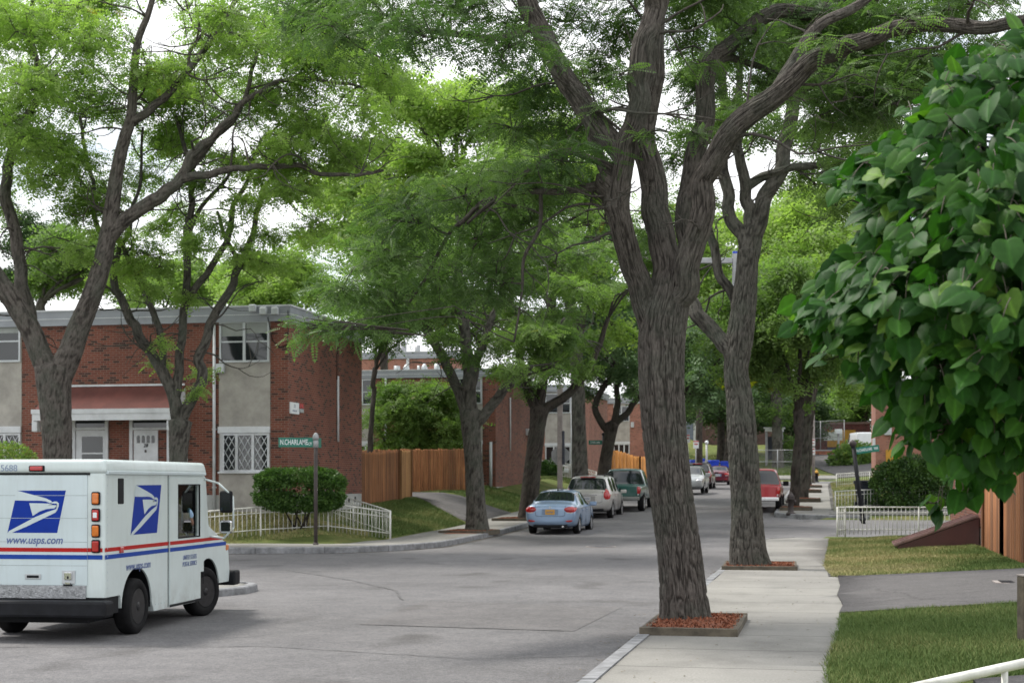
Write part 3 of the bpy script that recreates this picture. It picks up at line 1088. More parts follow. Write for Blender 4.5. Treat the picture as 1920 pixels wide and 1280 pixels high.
# doors under the porch
for (ua, ub, storm) in ((137, 204, True), (244, 320, False)):
    xa2, xb2 = h1.fx(ua), h1.fx(ub)
    zb, zt, ztr = 1.30, h1.fz(806, xa2), h1.fz(788, xa2)
    bm = BM()
    for q in (xa2, xb2 - .10): add_box(bm, q, q + .10, -.06, -.008, zb, ztr + .08)
    add_box(bm, xa2 + .10, xb2 - .10, -.06, -.008, zt, zt + .07)
    add_box(bm, xa2 + .10, xb2 - .10, -.06, -.008, ztr, ztr + .08)
    fr = obj('door_frame', bm, M['white_trim'], h1.o)
    bm = BM(); add_box(bm, xa2 + .10, xb2 - .10, -.025, -.008, zt + .07, ztr)
    obj('transom', bm, M['glass'], fr)
    dx0, dx1 = (xa2 + .12, xb2 - .11) if storm else (h1.fx(252), h1.fx(297))
    d = h1.box('door', M['white_trim'], (dx0, dx1, -.045, -.008, zb, zt - .01))
    cx = (dx0 + dx1) / 2
    if storm:
        w0, w1 = h1.fx(155), h1.fx(194)
        bm = BM()
        for a, b in ((h1.fz(848, cx), h1.fz(818, cx)), (1.55, h1.fz(851, cx))):
            add_box(bm, w0, w1, -.052, -.046, a, b)
        obj('door_glass', bm, M['glass'], d)
    else:
        bm = BM()
        for i in range(4):
            q = dx0 + .10 + i * .155
            add_box(bm, q, q + .10, -.052, -.046, h1.fz(830, cx), h1.fz(819, cx))
            b2 = BM(); bmesh.ops.create_circle(b2, cap_ends=True, segments=14, radius=.05)
            merge(bm, b2, 0, Matrix.Translation((q + .05, -.05, h1.fz(819, cx))) @ Matrix.Rotation(R_(90), 4, 'X'))
        obj('door_glass', bm, M['glass'], d)
        bm = BM()
        for i in range(2):
            q = dx0 + .08 + i * .37
            add_box(bm, q, q + .29, -.055, -.046, zb + .12, zb + .75, bev=.006)
            add_box(bm, q, q + .29, -.055, -.046, zb + .90, h1.fz(846, cx) - .12, bev=.006)
        obj('door_panel', bm, M['white_trim'], d)
        text_mesh('house_number', '28', M['black'], d, .14, Matrix.Translation((cx, -.048, h1.fz(835, cx))) @ Matrix.Rotation(R_(90), 4, 'X'), shear=.2, bold=.004)
        bm = BM(); add_box(bm, cx - .03, cx + .03, -.075, -.046, h1.fz(845.5, cx) - .04, h1.fz(845.5, cx) + .04, bev=.012)
        obj('door_knocker', bm, M['pole_brown'], d)
h1.box('door_step', M['concrete'], (h1.fx(125), h1.fx(330), -1.3, -.001, .3, 1.22))
# side wall furniture
y = h1.sy(634)
h1.box('control_joint', M['black'], (.006, .010, y - .012, y + .012, 1.3, Z1))
y = h1.sy(631)
bm = BM(); add_cyl(bm, (.05, y, h1.sz(828, y)), (.05, y, h1.sz(705, y)), .04, n=8); obj('conduit', bm, M['white_trim'], h1.o)
for u in (654, 646): pass
y = h1.sy(663)
h1.box('flood_light', M['alu'], (.006, .16, y - .10, y + .10, h1.sz(641, y), h1.sz(626, y)), bev=.02)
for y in (h1.sy(666), h1.sy(654)):
    h1.box('air_vent', M['black'], (.0, .006, y - .07, y + .07, 1.02, 1.2))
y0, y1 = h1.sy(542.2), h1.sy(559.2)
sg = h1.box('name_board', M['sign_white'], (.008, .03, y0, y1, h1.sz(774.5, y0), h1.sz(753, y0)))
Rm = Matrix.Rotation(R_(90), 4, 'Z') @ Matrix.Rotation(R_(90), 4, 'X')
text_mesh('lettering', '33', M['ink'], sg, .14, Matrix.Translation((.031, (y0 + y1) / 2, h1.sz(760, y0))) @ Rm)
text_mesh('lettering', 'CHARLAME', M['ink'], sg, .075, Matrix.Translation((.031, (y0 + y1) / 2, h1.sz(769, y0))) @ Rm, xs=1.0)
y0, y1 = h1.sy(560), h1.sy(566.5)
a = h1.box('alarm_box', M['red_lens'], (.008, .06, y0, y1, h1.sz(765.5, y0), h1.sz(756, y0)), bev=.01)
h1.box('alarm_box_base', M['alu'], (.008, .06, y0, y1, h1.sz(773, y0), h1.sz(766.2, y0)), bev=.01, parent=a)
# floodlights on the fascia and their cables
for (u, v, yy) in ((479, 579, -.2), (499, 584, -.2), (521, 584, -.2)):
    xx = h1.fx(u); z = h1.fz(v, xx)
    f = h1.box('roof_flood_light', M['alu'], (xx - .10, xx + .10, -.30, -.14, z - .12, z + .10), bev=.03)
y = h1.sy(588); h1.box('roof_flood_light', M['alu'], (.14, .3, y - .1, y + .1, Z1 + .12, Z1 + .32), bev=.03)
bm = BM()
x = h1.fx(505)
add_path(bm, [(x, -.13, Z1 + .12), (x + .1, -.03, Z1 - .55), (x + .33, -.03, Z1 - .75), (x + .55, -.03, Z1 - .70), (x + .6, -.03, Z1 - .2), (x + .62, -.14, Z1 + .3)], .012, 5)
obj('cable', bm, M['black'], h1.o)
bm = BM(); y = h1.sy(628)
add_path(bm, [(.12, y, Z1 + .4), (.14, y + .1, Z1 + .1), (.03, y + .12, Z1 - .6), (.03, y + .12, Z1 - 1.4)], .012, 5)
obj('cable', bm, M['black'], h1.o)


# ---------------------------------------------------------------- second house
def bay(h, xa, xb, zlo, zhi, uz, lz, pane=None):
    h.box('stucco_panel', M['concrete'], (xa, xb, -.02, 0, zlo, zhi))
    h.window(xa + .03, xb - .03, uz[0], uz[1], 2, y=-.02)
    h.box('lintel', M['white_trim'], (xa - .01, xb + .01, -.09, -.02, lz[1], lz[1] + .18))
    h.window(xa + .03, xb - .03, lz[0], lz[1] - .005, 3, y=-.02, mid=False, m=M['white_trim'], lattice=False)


h2 = House('brick_house', 'brick row house with a lit wall lantern past the cedar fence', 69.4, -15.1)
h2.shell(26, 11.5, .9, h2.fz(912), h2.fz(706), M['brick'], .35)
zr2 = h2.fz(706)
for (ua, ub) in ((845, 905), (660, 700)):
    xa, xb = h2.fx(ua), h2.fx(ub)
    bay(h2, xa, xb, 1.4, zr2, (zr2 - 1.25, zr2 - .03), (2.3, 3.45))
x = h2.fx(724)
bm = BM(); add_cyl(bm, (x, -.06, 1.2), (x, -.06, zr2), .06, n=8); obj('downpipe', bm, M['white_trim'], h2.o)
x = h2.fx(921)
bm = BM(); add_cyl(bm, (x, -.07, 1.1), (x, -.07, h2.fz(828)), .07, n=8); obj('downpipe', bm, M['alu'], h2.o)
h2.box('corner_board', M['brick'], (-.5, .03, -.03, -.007, h2.fz(912), zr2))
y = h2.sy(955)
bm = BM(); add_cyl(bm, (.05, y, h2.sz(845, y)), (.05, y, h2.sz(745, y)), .035, n=8); obj('conduit', bm, M['white_trim'], h2.o)
for u in (942, 960, 981):
    y = h2.sy(u); h2.box('air_vent', M['black'], (.0, .007, y - .08, y + .08, h2.fz(912) - .42, h2.fz(912) - .15))
y = h2.sy(988)
h2.box('electric_box', M['white_trim'], (.006, .15, y - .35, y + .1, h2.sz(816, y), h2.sz(804, y)))
bm = BM(); add_cyl(bm, (.08, y + .15, h2.sz(834, y)), (.08, y + .15, h2.sz(804, y)), .05, n=8); obj('conduit', bm, M['white_trim'], h2.o)
zl = h2.sz(839.5, y)
bm = BM(); add_lathe(bm, [(.02, .16), (.15, .12), (.16, .09), (.12, .085), (.03, -.17)], 12, Matrix.Translation((.22, y + .15, zl)))
add_box(bm, .006, .2, y + .13, y + .17, zl + .1, zl + .14)
lf = obj('lantern_frame', bm, M['pole_brown'], h2.o)
bm = BM(); bmesh.ops.create_uvsphere(bm, u_segments=12, v_segments=8, radius=.13)
bmesh.ops.transform(bm, matrix=Matrix.Translation((.22, y + .15, zl)) @ Matrix.Diagonal((1, 1, 1.35, 1)), verts=bm.verts)
obj('lantern_glass', bm, emit('lantern_light', (1, .72, .22), 1.6), lf, True)
# roof stacks
for u, hh, r in ((717, .42, .16), (735, .22, .13), (759, .42, .07), (770, .25, .12), (795, .5, .16)):
    x = h2.fx(u)
    bm = BM(); add_cyl(bm, (x, 2.5, zr2 + .3), (x, 2.5, zr2 + .35 + hh), r, r * .95, 12)
    if hh < .3: add_lathe(bm, [(r * 1.35, 0), (r * 1.2, .12), (.03, .28)], 12, Matrix.Translation((x, 2.5, zr2 + .35 + hh)))
    obj('roof_vent', bm, M['alu'], h2.o)

h3 = House('brick_house', 'pale pink brick house with grey stucco bay behind the stop sign', 91.7, -14.55)
h3.shell(16, 11, 1.0, 1.75, 7.2, M['brick_orange'], .4)
xa, xb = h3.fx(1022), h3.fx(1071)
bay(h3, xa, xb, 1.5, 7.2, (5.9, 7.1), (h3.fz(873, xa), h3.fz(836, xa)))
x = h3.fx(1072)
bm = BM(); add_cyl(bm, (x, -.07, 1.2), (x, -.07, 7.2), .05, n=8); obj('downpipe', bm, M['white_trim'], h3.o)
x = h3.fx(1063)
h3.box('meter_box', M['alu'], (x - .2, x + .12, -.2, -.021, h3.fz(886, x), h3.fz(878, x)), bev=.02)

h4 = House('brick_house', 'orange brick house behind the bright new wood fence', 119.5, -13.6)
h4.shell(9, 7.5, 1.4, 2.3, 7.9, M['brick_orange'], .4)
xa, xb = h4.fx(1150), h4.fx(1181)
bay(h4, xa, xb, 2.1, 7.9, (6.5, 7.7), (h4.fz(851, xa), h4.fz(832, xa)))
x = h4.fx(1186)
h4.box('meter_box', M['alu'], (x - .12, x + .12, -.16, -.01, h4.fz(801, x), h4.fz(791, x)))

# far row house seen over the roofs
h5 = House('brick_house', 'distant brick row house on higher ground seen over the white roof edge', 112, -27.7)
zr = h5.fz(671)
h5.shell(22, 9, 2, 3, zr, M['brick_orange'], .5)
for u in (711, 792, 822):
    x = h5.fx(u); h5.window(x - .55, x + .55, zr - 2.6, zr - .9, 1, y=-.006, m=M['white_trim'])
x = h5.fx(765); h5.box('downpipe', M['white_trim'], (x - .1, x + .1, -.12, -.01, 3, zr))
for u, hh in ((732, .8), (744, 1.0), (770, .7)):
    x = h5.fx(u); bm = BM(); add_cyl(bm, (x, 2, zr + .4), (x, 2, zr + .5 + hh), .22, n=8); obj('roof_vent', bm, M['pole_grey'], h5.o)

# near house on the other side of the street
h6 = House('brick_house', 'brick house with white foundation behind the sloping cellar hatch', 35.2, 3.45)


def street_side(h, L, D, z0, zf, z1, brick):
    """house whose long wall faces the street (its -x side)"""
    h.box('foundation', M['foundation'], (0, L, 0, D, z0 - 1, zf))
    h.box('wall', brick, (-.012, L + .012, -.012, D + .012, zf, z1))
    r = h.box('roof', M['grey_trim'], (-.15, L + .15, -.15, D + .15, z1, z1 + .42))
    h.box('roof_edge', M['white_trim'], (-.18, L + .18, -.18, D + .18, z1 + .42, z1 + .46), parent=r)


street_side(h6, 9, 9.6, .2, .62, 6.2, M['brick'])
for y in (2.6, 6.4):
    for z in (1.5, 4.4):
        w = h6.window(y - .8, y + .8, z, z + 1.25, 2, y=-.06, face='side', m=M['white_trim'])
# sloping steel hatch over the cellar steps (stands against that wall)
x, y = st(36.9, 3.42)
hatch = thing('cellar_hatch', 'maroon steel cellar hatch sloping down onto the lawn from the brick wall', 'cellar hatch', (x, y, 0), YAW)
zg = .16
prof = [(-1.80, zg - .12), (0, zg - .12), (0, zg + .70), (-1.80, zg + .04)]
bm = BM(); add_prism(bm, [(a, b) for a, b in prof], lambda a, b, c: Vector((a, c - .65, b)), 1.3)
obj('side_panel', bm, M['brown_metal'], hatch)
sl = math.atan2(.66, 1.80)
for y0_, y1_ in ((-.69, -.01), (.01, .69)):
    bm = BM(); add_box(bm, -.05, 1.93, y0_, y1_, .0, .045, bev=.01, M=Matrix.Translation((-1.82, 0, zg + .045)) @ Matrix.Rotation(-sl, 4, 'Y'))
    obj('door_leaf', bm, M['maroon_edge'], hatch)
bm = BM()
for q in (-.72, -.02, .69): add_box(bm, -.05, 1.93, q, q + .03, .045, .075, M=Matrix.Translation((-1.82, 0, zg + .046)) @ Matrix.Rotation(-sl, 4, 'Y'))
obj('edge_trim', bm, M['maroon_edge'], hatch)

# houses further along that side
h7 = House('brick_house', 'tall narrow end of a pale brick house far along the pavement', 97, 3.0)
street_side(h7, 9, 9, 1.2, 2.0, 7.6, M['brick_orange'])
bm = BM(); add_box(bm, -.2, -.02, -.01, .25, 4.6, 5.2, bev=.03); add_box(bm, -.2, -.02, -.01, .25, 3.9, 4.4, bev=.03)
obj('flood_light', bm, M['white_trim'], h7.o)
h7.box('electric_box', M['alu'], (.5, .95, -.16, -.013, 4.6, 5.4), bev=.02)
h7.box('door', M['yellow_board'], (.6, 1.5, -.05, -.013, 2.0, 3.7))
h8 = House('brick_house', 'dark brown house wall with porch behind the clipped yew', 66, 6.4)
street_side(h8, 9, 12, .5, .8, 6.2, mat('brown_wall', (.10, .05, .04), .8, .2, 3))
for y in (2.0, 5.5, 9):
    h8.window(y - .8, y + .8, 1.9, 3.2, 2, y=-.06, face='side', m=M['white_trim'])
# dark porch canopy on posts, at the front of that house
x, y = st(63.4, 4.4)
z = gz(x, y)
pc = thing('porch_canopy', 'flat black porch canopy on slim posts beside the yew', 'canopy', (x, y, z), YAW)
bm = BM(); add_box(bm, -1.35, 2.0, -.9, 2.5, 1.62, 1.76); obj('canopy_roof', bm, M['slate_bin'], pc)
bm = BM(); add_box(bm, -1.40, 2.05, -.95, 2.55, 1.761, 1.80); obj('roof_edge', bm, mat('canopy_top', (.16, .14, .13), .7), pc)
for a in (-1.2, 1.9):
    for b in (-.8, 2.4):
        bm = BM(); add_box(bm, a - .05, a + .05, b - .05, b + .05, -.3, 1.62); obj('post', bm, M['black'], pc)
bm = BM(); add_box(bm, -1.0, 1.8, 2.3, 2.36, -.2, 1.6); obj('back_screen', bm, M['slate_bin'], pc)

# buildings that close the street
sx, sy = st(158, 1.7)
sh = thing('brick_shed', 'low red brick shed with yellow board and navy door behind wire fence', 'shed', (sx, sy, 0), YAW)
zs = 4.4
bm = BM(); add_box(bm, -3.0, 2.6, 0, 14, zs - 1.5, zs + 3.2); obj('wall', bm, brick_mat('shed_brick', (.16, .04, .045), (.13, .035, .035), (.2, .11, .10)), sh)
bm = BM(); add_box(bm, -3.15, 2.75, -.15, 14.15, zs + 3.2, zs + 3.4); obj('roof', bm, M['maroon_edge'], sh)
bm = BM(); add_box(bm, -1.6, 1.2, -.06, -.005, zs + .9, zs + 2.6); obj('yellow_board', bm, M['yellow_board'], sh)
bm = BM(); add_box(bm, -1.6, 1.2, -.05, -.005, zs - .9, zs + .85); obj('door', bm, M['navy'], sh)
bm = BM(); add_box(bm, -2.0, -.1, -.12, -.065, zs + 1.55, zs + 2.4); obj('notice', bm, M['sign_white'], sh)
rw_x, rw_y = st(150.5, .3)
rw = thing('retaining_wall', 'low orange brick retaining wall beside the rising drive', 'wall', (rw_x, rw_y, 0), YAW)
bm = BM(); add_box(bm, -3.4, 3.0, 0, .4, 2.0, 4.75); obj('wall_body', bm, brick_mat('orange_wall', (.40, .13, .07), (.34, .11, .06), (.4, .25, .2)), rw)
bm = BM(); add_box(bm, -3.5, 3.1, -.06, .46, 4.75, 4.85); obj('coping', bm, M['foundation'], rw)

sx, sy = st(172, -12.0)
gb = thing('school_building', 'tan brick building with blue grey gable beyond the green bank', 'building', (sx, sy, 0), YAW)
bm = BM(); add_box(bm, -2.0, 9, 0, 15, 4, 8.7); obj('wall', bm, brick_mat('shaded_tan_brick', (.10, .052, .042), (.085, .045, .036), (.14, .10, .085)), gb)  # brick colour darkened so the wall looks shaded by the trees
bm = BM(); add_box(bm, -22.5, -2.6, -.4, 14, 4, 8.4); obj('annex_wall', bm, mat('slate_panel', (.13, .15, .19), .7), gb)
bm = BM(); add_box(bm, -2.59, -2.01, -.5, .1, 4, 8.7); obj('corner_pier', bm, M['foundation'], gb)
bm = BM(); add_box(bm, -2.3, 9.3, -.3, 15.3, 8.7, 9.1); obj('roof', bm, M['grey_trim'], gb)

# wooden bus-shelter like kiosk with pale roof
sx, sy = st(140, -4.6)
z = gz(sx, sy)
kk = thing('shelter', 'small open shelter with pale flat roof near the red pickup', 'shelter', (sx, sy, z), YAW)
bm = BM(); add_box(bm, -.8, .8, -.8, .8, 3.05, 3.3); add_box(bm, -.95, .95, -.95, .95, 3.3, 3.4); obj('roof', bm, M['sign_white'], kk)
for a in (-.7, .7):
    bm = BM(); add_box(bm, a - .09, a + .09, -.7, -.52, -.3, 3.05); obj('post', bm, M['pole_grey'], kk)
    bm = BM(); add_box(bm, a - .09, a + .09, .52, .7, -.3, 3.05); obj('post', bm, M['pole_grey'], kk)
bm = BM(); add_box(bm, -.6, .6, .55, .62, .5, 2.6); obj('back_panel', bm, M['slate_bin'], kk)

# ================================================================== FENCES
def iron_fence(label, pts, h=.82, gap=.125, post=1.85, group='white iron railings round the yards', bar=.011, name='iron_fence', zoff=0):
    """pts: list of world (x, y); stands on the ground"""
    p0 = Vector((*pts[0], 0))
    o = thing(name, label, 'fence', (pts[0][0], pts[0][1], gz(*pts[0]) + zoff), 0, group)
    oz = o.location.copy()
    rails, pick, posts = BM(), BM(), []
    for a, b in zip(pts[:-1], pts[1:]):
        a, b = Vector((*a, 0)), Vector((*b, 0))
        L = (b - a).length
        n = max(1, round(L / post))
        for i in range(n + 1):
            p = a.lerp(b, i / n); p.z = gz(p.x, p.y) + zoff
            if not posts or (posts[-1] - p).length > .05: posts.append(p)
        for i in range(n):
            p, q = a.lerp(b, i / n), a.lerp(b, (i + 1) / n)
            p.z, q.z = gz(p.x, p.y) + zoff, gz(q.x, q.y) + zoff
            for zz, rr in ((h, .022), (h - .16, .014), (.20, .014)):
                add_cyl(rails, p + Vector((0, 0, zz)) - oz, q + Vector((0, 0, zz)) - oz, rr, n=6)
            m = max(1, round((q - p).length / gap))
            for j in range(1, m):
                c = p.lerp(q, j / m) - oz
                add_cyl(pick, c + Vector((0, 0, .05)), c + Vector((0, 0, h)), bar, n=5)
    obj('rail', rails, M['iron_white'], o, 'keep')
    obj('picket_panel', pick, M['iron_white'], o, 'keep')
    for p in posts:
        bm = BM(); add_cyl(bm, p - oz + Vector((0, 0, -.25)), p - oz + Vector((0, 0, h + .02)), .026, n=8)
        obj('post', bm, M['iron_white'], o, 'keep')
    return o


fa = st(39.25, -17.6); fb = st(41.7, -12.95); fc = st(44.0, -14.9)
iron_fence('white iron railing along the corner yard below the hedge', [st(39.0, -27), st(39.1, -17.0), st(39.6, -15.2), st(40.6, -13.6), st(42.35, -12.32)], zoff=-.02)
iron_fence('white iron railing climbing from the pavement corner to the brick side wall', [st(42.47, -12.34), st(44.4, -15.2)])
iron_fence('white iron railing between the near lawn and the side street', [st(46.0, .32), st(46.4, .55), st(46.75, 4.8)], h=.86)
iron_fence('white iron railing in front of the dark bin across the side street', [st(61.9, .35), st(62.1, 5.2)])
iron_fence('low white railing round the sunlit far lawn', [st(93, .6), st(92.0, 4.4), st(78, 4.0)], group='white iron railings round the yards')
iron_fence('white railing behind the second house tree and bush', [st(90.2, -19), st(86.5, -12.9)], h=.95)
# near handrail across the bottom corner
px, py = 2.0, 6.8
rail = thing('hand_rail', 'white metal handrail cutting across the bottom corner of the lawn', 'handrail', (1.75, 6.75, 0), 0)
bm = BM()
A, B = P(1660, 1300, 7.1), P(2120, 1198, 7.9)
o0 = Vector((1.75, 6.75, 0))
add_cyl(bm, A - o0, B - o0, .024, n=10)
obj('rail', bm, M['iron_white'], rail, 'keep')
bm = BM(); add_cyl(bm, A - o0 - Vector((0, 0, .22)), B - o0 - Vector((0, 0, .22)), .013, n=8)
obj('lower_rail', bm, M['iron_white'], rail, 'keep')
for q in (.12, .46, .8):
    c = A.lerp(B, q) - o0
    bm = BM(); add_cyl(bm, Vector((c.x, c.y, -.2)), c, .017, n=8); obj('post', bm, M['iron_white'], rail, 'keep')


def wood_fence(label, pts, h=1.8, m=None, w=.14, name='wood_fence', seed=1, group=None, posts=True, top=.03):
    r = random.Random(seed)
    o = thing(name, label, 'fence', (*pts[0], gz(*pts[0])), 0, group)
    oz = o.location.copy()
    V, Fc, tone = [], [], []
    for a, b in zip(pts[:-1], pts[1:]):
        a, b = Vector((*a, 0)), Vector((*b, 0))
        L = (b - a).length
        d = (b - a).normalized(); nn = Vector((-d.y, d.x, 0))
        n = round(L / w)
        for i in range(n):
            p, q = a.lerp(b, (i + .04) / n), a.lerp(b, (i + .96) / n)
            zg = gz(*((p + q) / 2).xy)
            hh = h + r.uniform(-top, top)
            tn = r.uniform(0, 1)
            k = len(V)
            jit = r.uniform(0, .008)
            for c in (p, q):
                for e in (jit, jit + .02):
                    x = c + nn * e
                    V += [(x.x - oz.x, x.y - oz.y, zg - .05 - oz.z), (x.x - oz.x, x.y - oz.y, zg + hh - oz.z)]
            tone += [tn] * 8
            Fc += [(k, k + 4, k + 5, k + 1), (k + 2, k + 3, k + 7, k + 6), (k, k + 1, k + 3, k + 2), (k + 4, k + 6, k + 7, k + 5), (k + 1, k + 5, k + 7, k + 3)]
        zA, zB = gz(a.x, a.y), gz(b.x, b.y)
        for zz in (.35, h - .3):
            rails = BM(); add_cyl(rails, a + nn * .05 + Vector((0, 0, zA + zz)) - oz, b + nn * .05 + Vector((0, 0, zB + zz)) - oz, .035, n=4)
            obj('rail', rails, m or M['cedar'], o, 'keep')
        if posts:
            for q in (0, 1):
                c = a.lerp(b, q)
                bm = BM(); zc = gz(c.x, c.y)
                add_box(bm, c.x - oz.x - .05, c.x - oz.x + .05, c.y - oz.y - .05, c.y - oz.y + .05, zc - oz.z - .3, zc - oz.z + h + .04)
                po = obj('post', bm, m or M['cedar'], o)
    npmesh('board_panel', V, Fc, m or M['cedar'], o, False, {'tone': tone})
    return o


wood_fence('weathered cedar fence leaving the corner house', [st(49.3, -15.45), st(54.6, -15.55)], 1.83, seed=1, w=.12)
wood_fence('pale new cedar panel at the driveway mouth', [st(54.7, -15.5), st(57.6, -15.9)], 1.83, M['cedar_pale'], seed=2, w=.13)
wood_fence('orange stained cedar fence across the back of the driveway', [st(57.9, -22), st(62.0, -19.8), st(64.8, -14.9)], 1.83, seed=3, w=.11)
wood_fence('bright new wood fence before the orange brick house', [st(104, -17), st(107.5, -12.9), st(118, -12.9)], 1.9, M['cedar_bright'], w=.3, seed=4, top=.05)
wood_fence('dark cedar fence running from the brick house towards the hand rail', [st(35.0, 3.40), st(31.5, 3.42), st(28.0, 3.46), st(27.9, 7.5)], 1.85, M['cedar'], w=.28, seed=5, top=.02)
# grey timber post at the edge of the lawn
p = P(1922, 1228, 14.8)
po = thing('timber_post', 'weathered square timber post at the lawn edge', 'post', (p.x, p.y, gz(p.x, p.y)), .3)
bm = BM(); add_box(bm, -.055, .055, -.055, .055, -.3, .64, bev=.008); obj('post_body', bm, M['pressure_wood'], po)
bm = BM(); add_box(bm, -.06, .06, -.06, .06, .641, .66, bev=.005); obj('cap', bm, M['pole_wood'], po)
# timber edging of the second lawn
ea = thing('timber_edging', 'thin timber edging between the driveway and the dry lawn', 'edging', (*st(27.38, .2), gz(*st(27.2, .2))), YAW)
bm = BM(); add_box(bm, 0, 3.0, 0, .06, -.1, .045, M=Matrix.Rotation(math.atan2(-.6, 2.85), 4, 'Z')); obj('board', bm, M['pressure_wood'], ea)
bm = BM(); add_box(bm, 3.02, 9.2, 0, .06, -.1, .10, M=Matrix.Rotation(math.atan2(-.6, 2.85), 4, 'Z')); obj('board', bm, M['pressure_wood'], ea)


def wire_fence(label, a, b, h, z=None, group='wire mesh fences at the end of the street', step=2.4):
    a, b = Vector((*a, 0)), Vector((*b, 0))
    o = thing('wire_fence', label, 'fence', (a.x, a.y, gz(a.x, a.y)), 0, group)
    oz = o.location.copy()
    L = (b - a).length; n = max(1, round(L / step))
    mesh = BM()
    for i in range(n + 1):
        c = a.lerp(b, i / n); c.z = gz(c.x, c.y)
        bm = BM(); add_cyl(bm, c - oz - Vector((0, 0, .3)), c - oz + Vector((0, 0, h + .05)), .04, n=8); obj('post', bm, M['pole_grey'], o, 'keep')
        if i < n:
            e = a.lerp(b, (i + 1) / n); e.z = gz(e.x, e.y)
            for zz in (h, h * .5):
                rail = BM(); add_cyl(rail, c - oz + Vector((0, 0, zz)), e - oz + Vector((0, 0, zz)), .028, n=6); obj('rail', rail, M['pole_grey'], o, 'keep')
            m = int((e - c).length / .22)
            hh = h
            for j in range(-int(h / .22), m):
                for sg in (1, -1):
                    t0, t1 = max(0, j * .22), min((e - c).length, j * .22 + h)
                    if t1 - t0 < .1: continue
                    z0, z1 = t0 - j * .22, t1 - j * .22
                    if sg < 0: z0, z1 = h - z0, h - z1
                    d = (e - c).normalized()
                    add_cyl(mesh, c - oz + d * t0 + Vector((0, 0, z0)), c - oz + d * t1 + Vector((0, 0, z1)), .005, n=3, cap=False)
    obj('wire_mesh', mesh, M['pole_grey'], o, 'keep')
    return o


wire_fence('tall wire fence before the brick shed', st(151.2, -2.8), st(151.2, 1.7), 3.2)
wire_fence('low wire fence along the foot of the green bank', st(132, -22), st(132, -8.2), 1.1)
wire_fence('grey wire fence beside the small shelter', st(133, -6.4), st(133, -1.8), 2.0)
# ================================================================== VEHICLES
def wheel(parent, x, y, r, w, side, rim_m, spokes=5, rimr=.64):
    """side: +1 outer face towards +x"""
    Mx = Matrix.Translation((x, y, r)) @ Matrix.Rotation(R_(90) * side, 4, 'Y')
    bm = BM()
    add_lathe(bm, [(r * .62, -w / 2), (r * .90, -w / 2), (r * .985, -w * .36), (r, -w * .2), (r, w * .2), (r * .985, w * .36), (r * .90, w / 2), (r * .64, w / 2 - .005), (r * .62, w * .1)], 28, Mx)
    wh = obj('wheel', bm, M['tyre'], parent, True)
    bm = BM()
    add_lathe(bm, [(r * .63, w * .46), (r * .60, w * .47), (r * .56, w * .30), (.02, w * .22)], 28, Mx)
    for i in range(spokes):
        a = 2 * math.pi * i / spokes
        Ms = Mx @ Matrix.Rotation(a, 4, 'Z')
        add_box(bm, .02, r * .6, -r * .085, r * .085, w * .24, w * .44, bev=.006, M=Ms)
    add_lathe(bm, [(r * .16, w * .2), (r * .16, w * .47), (.01, w * .5)], 14, Mx)
    obj('rim', bm, rim_m, wh)
    return wh


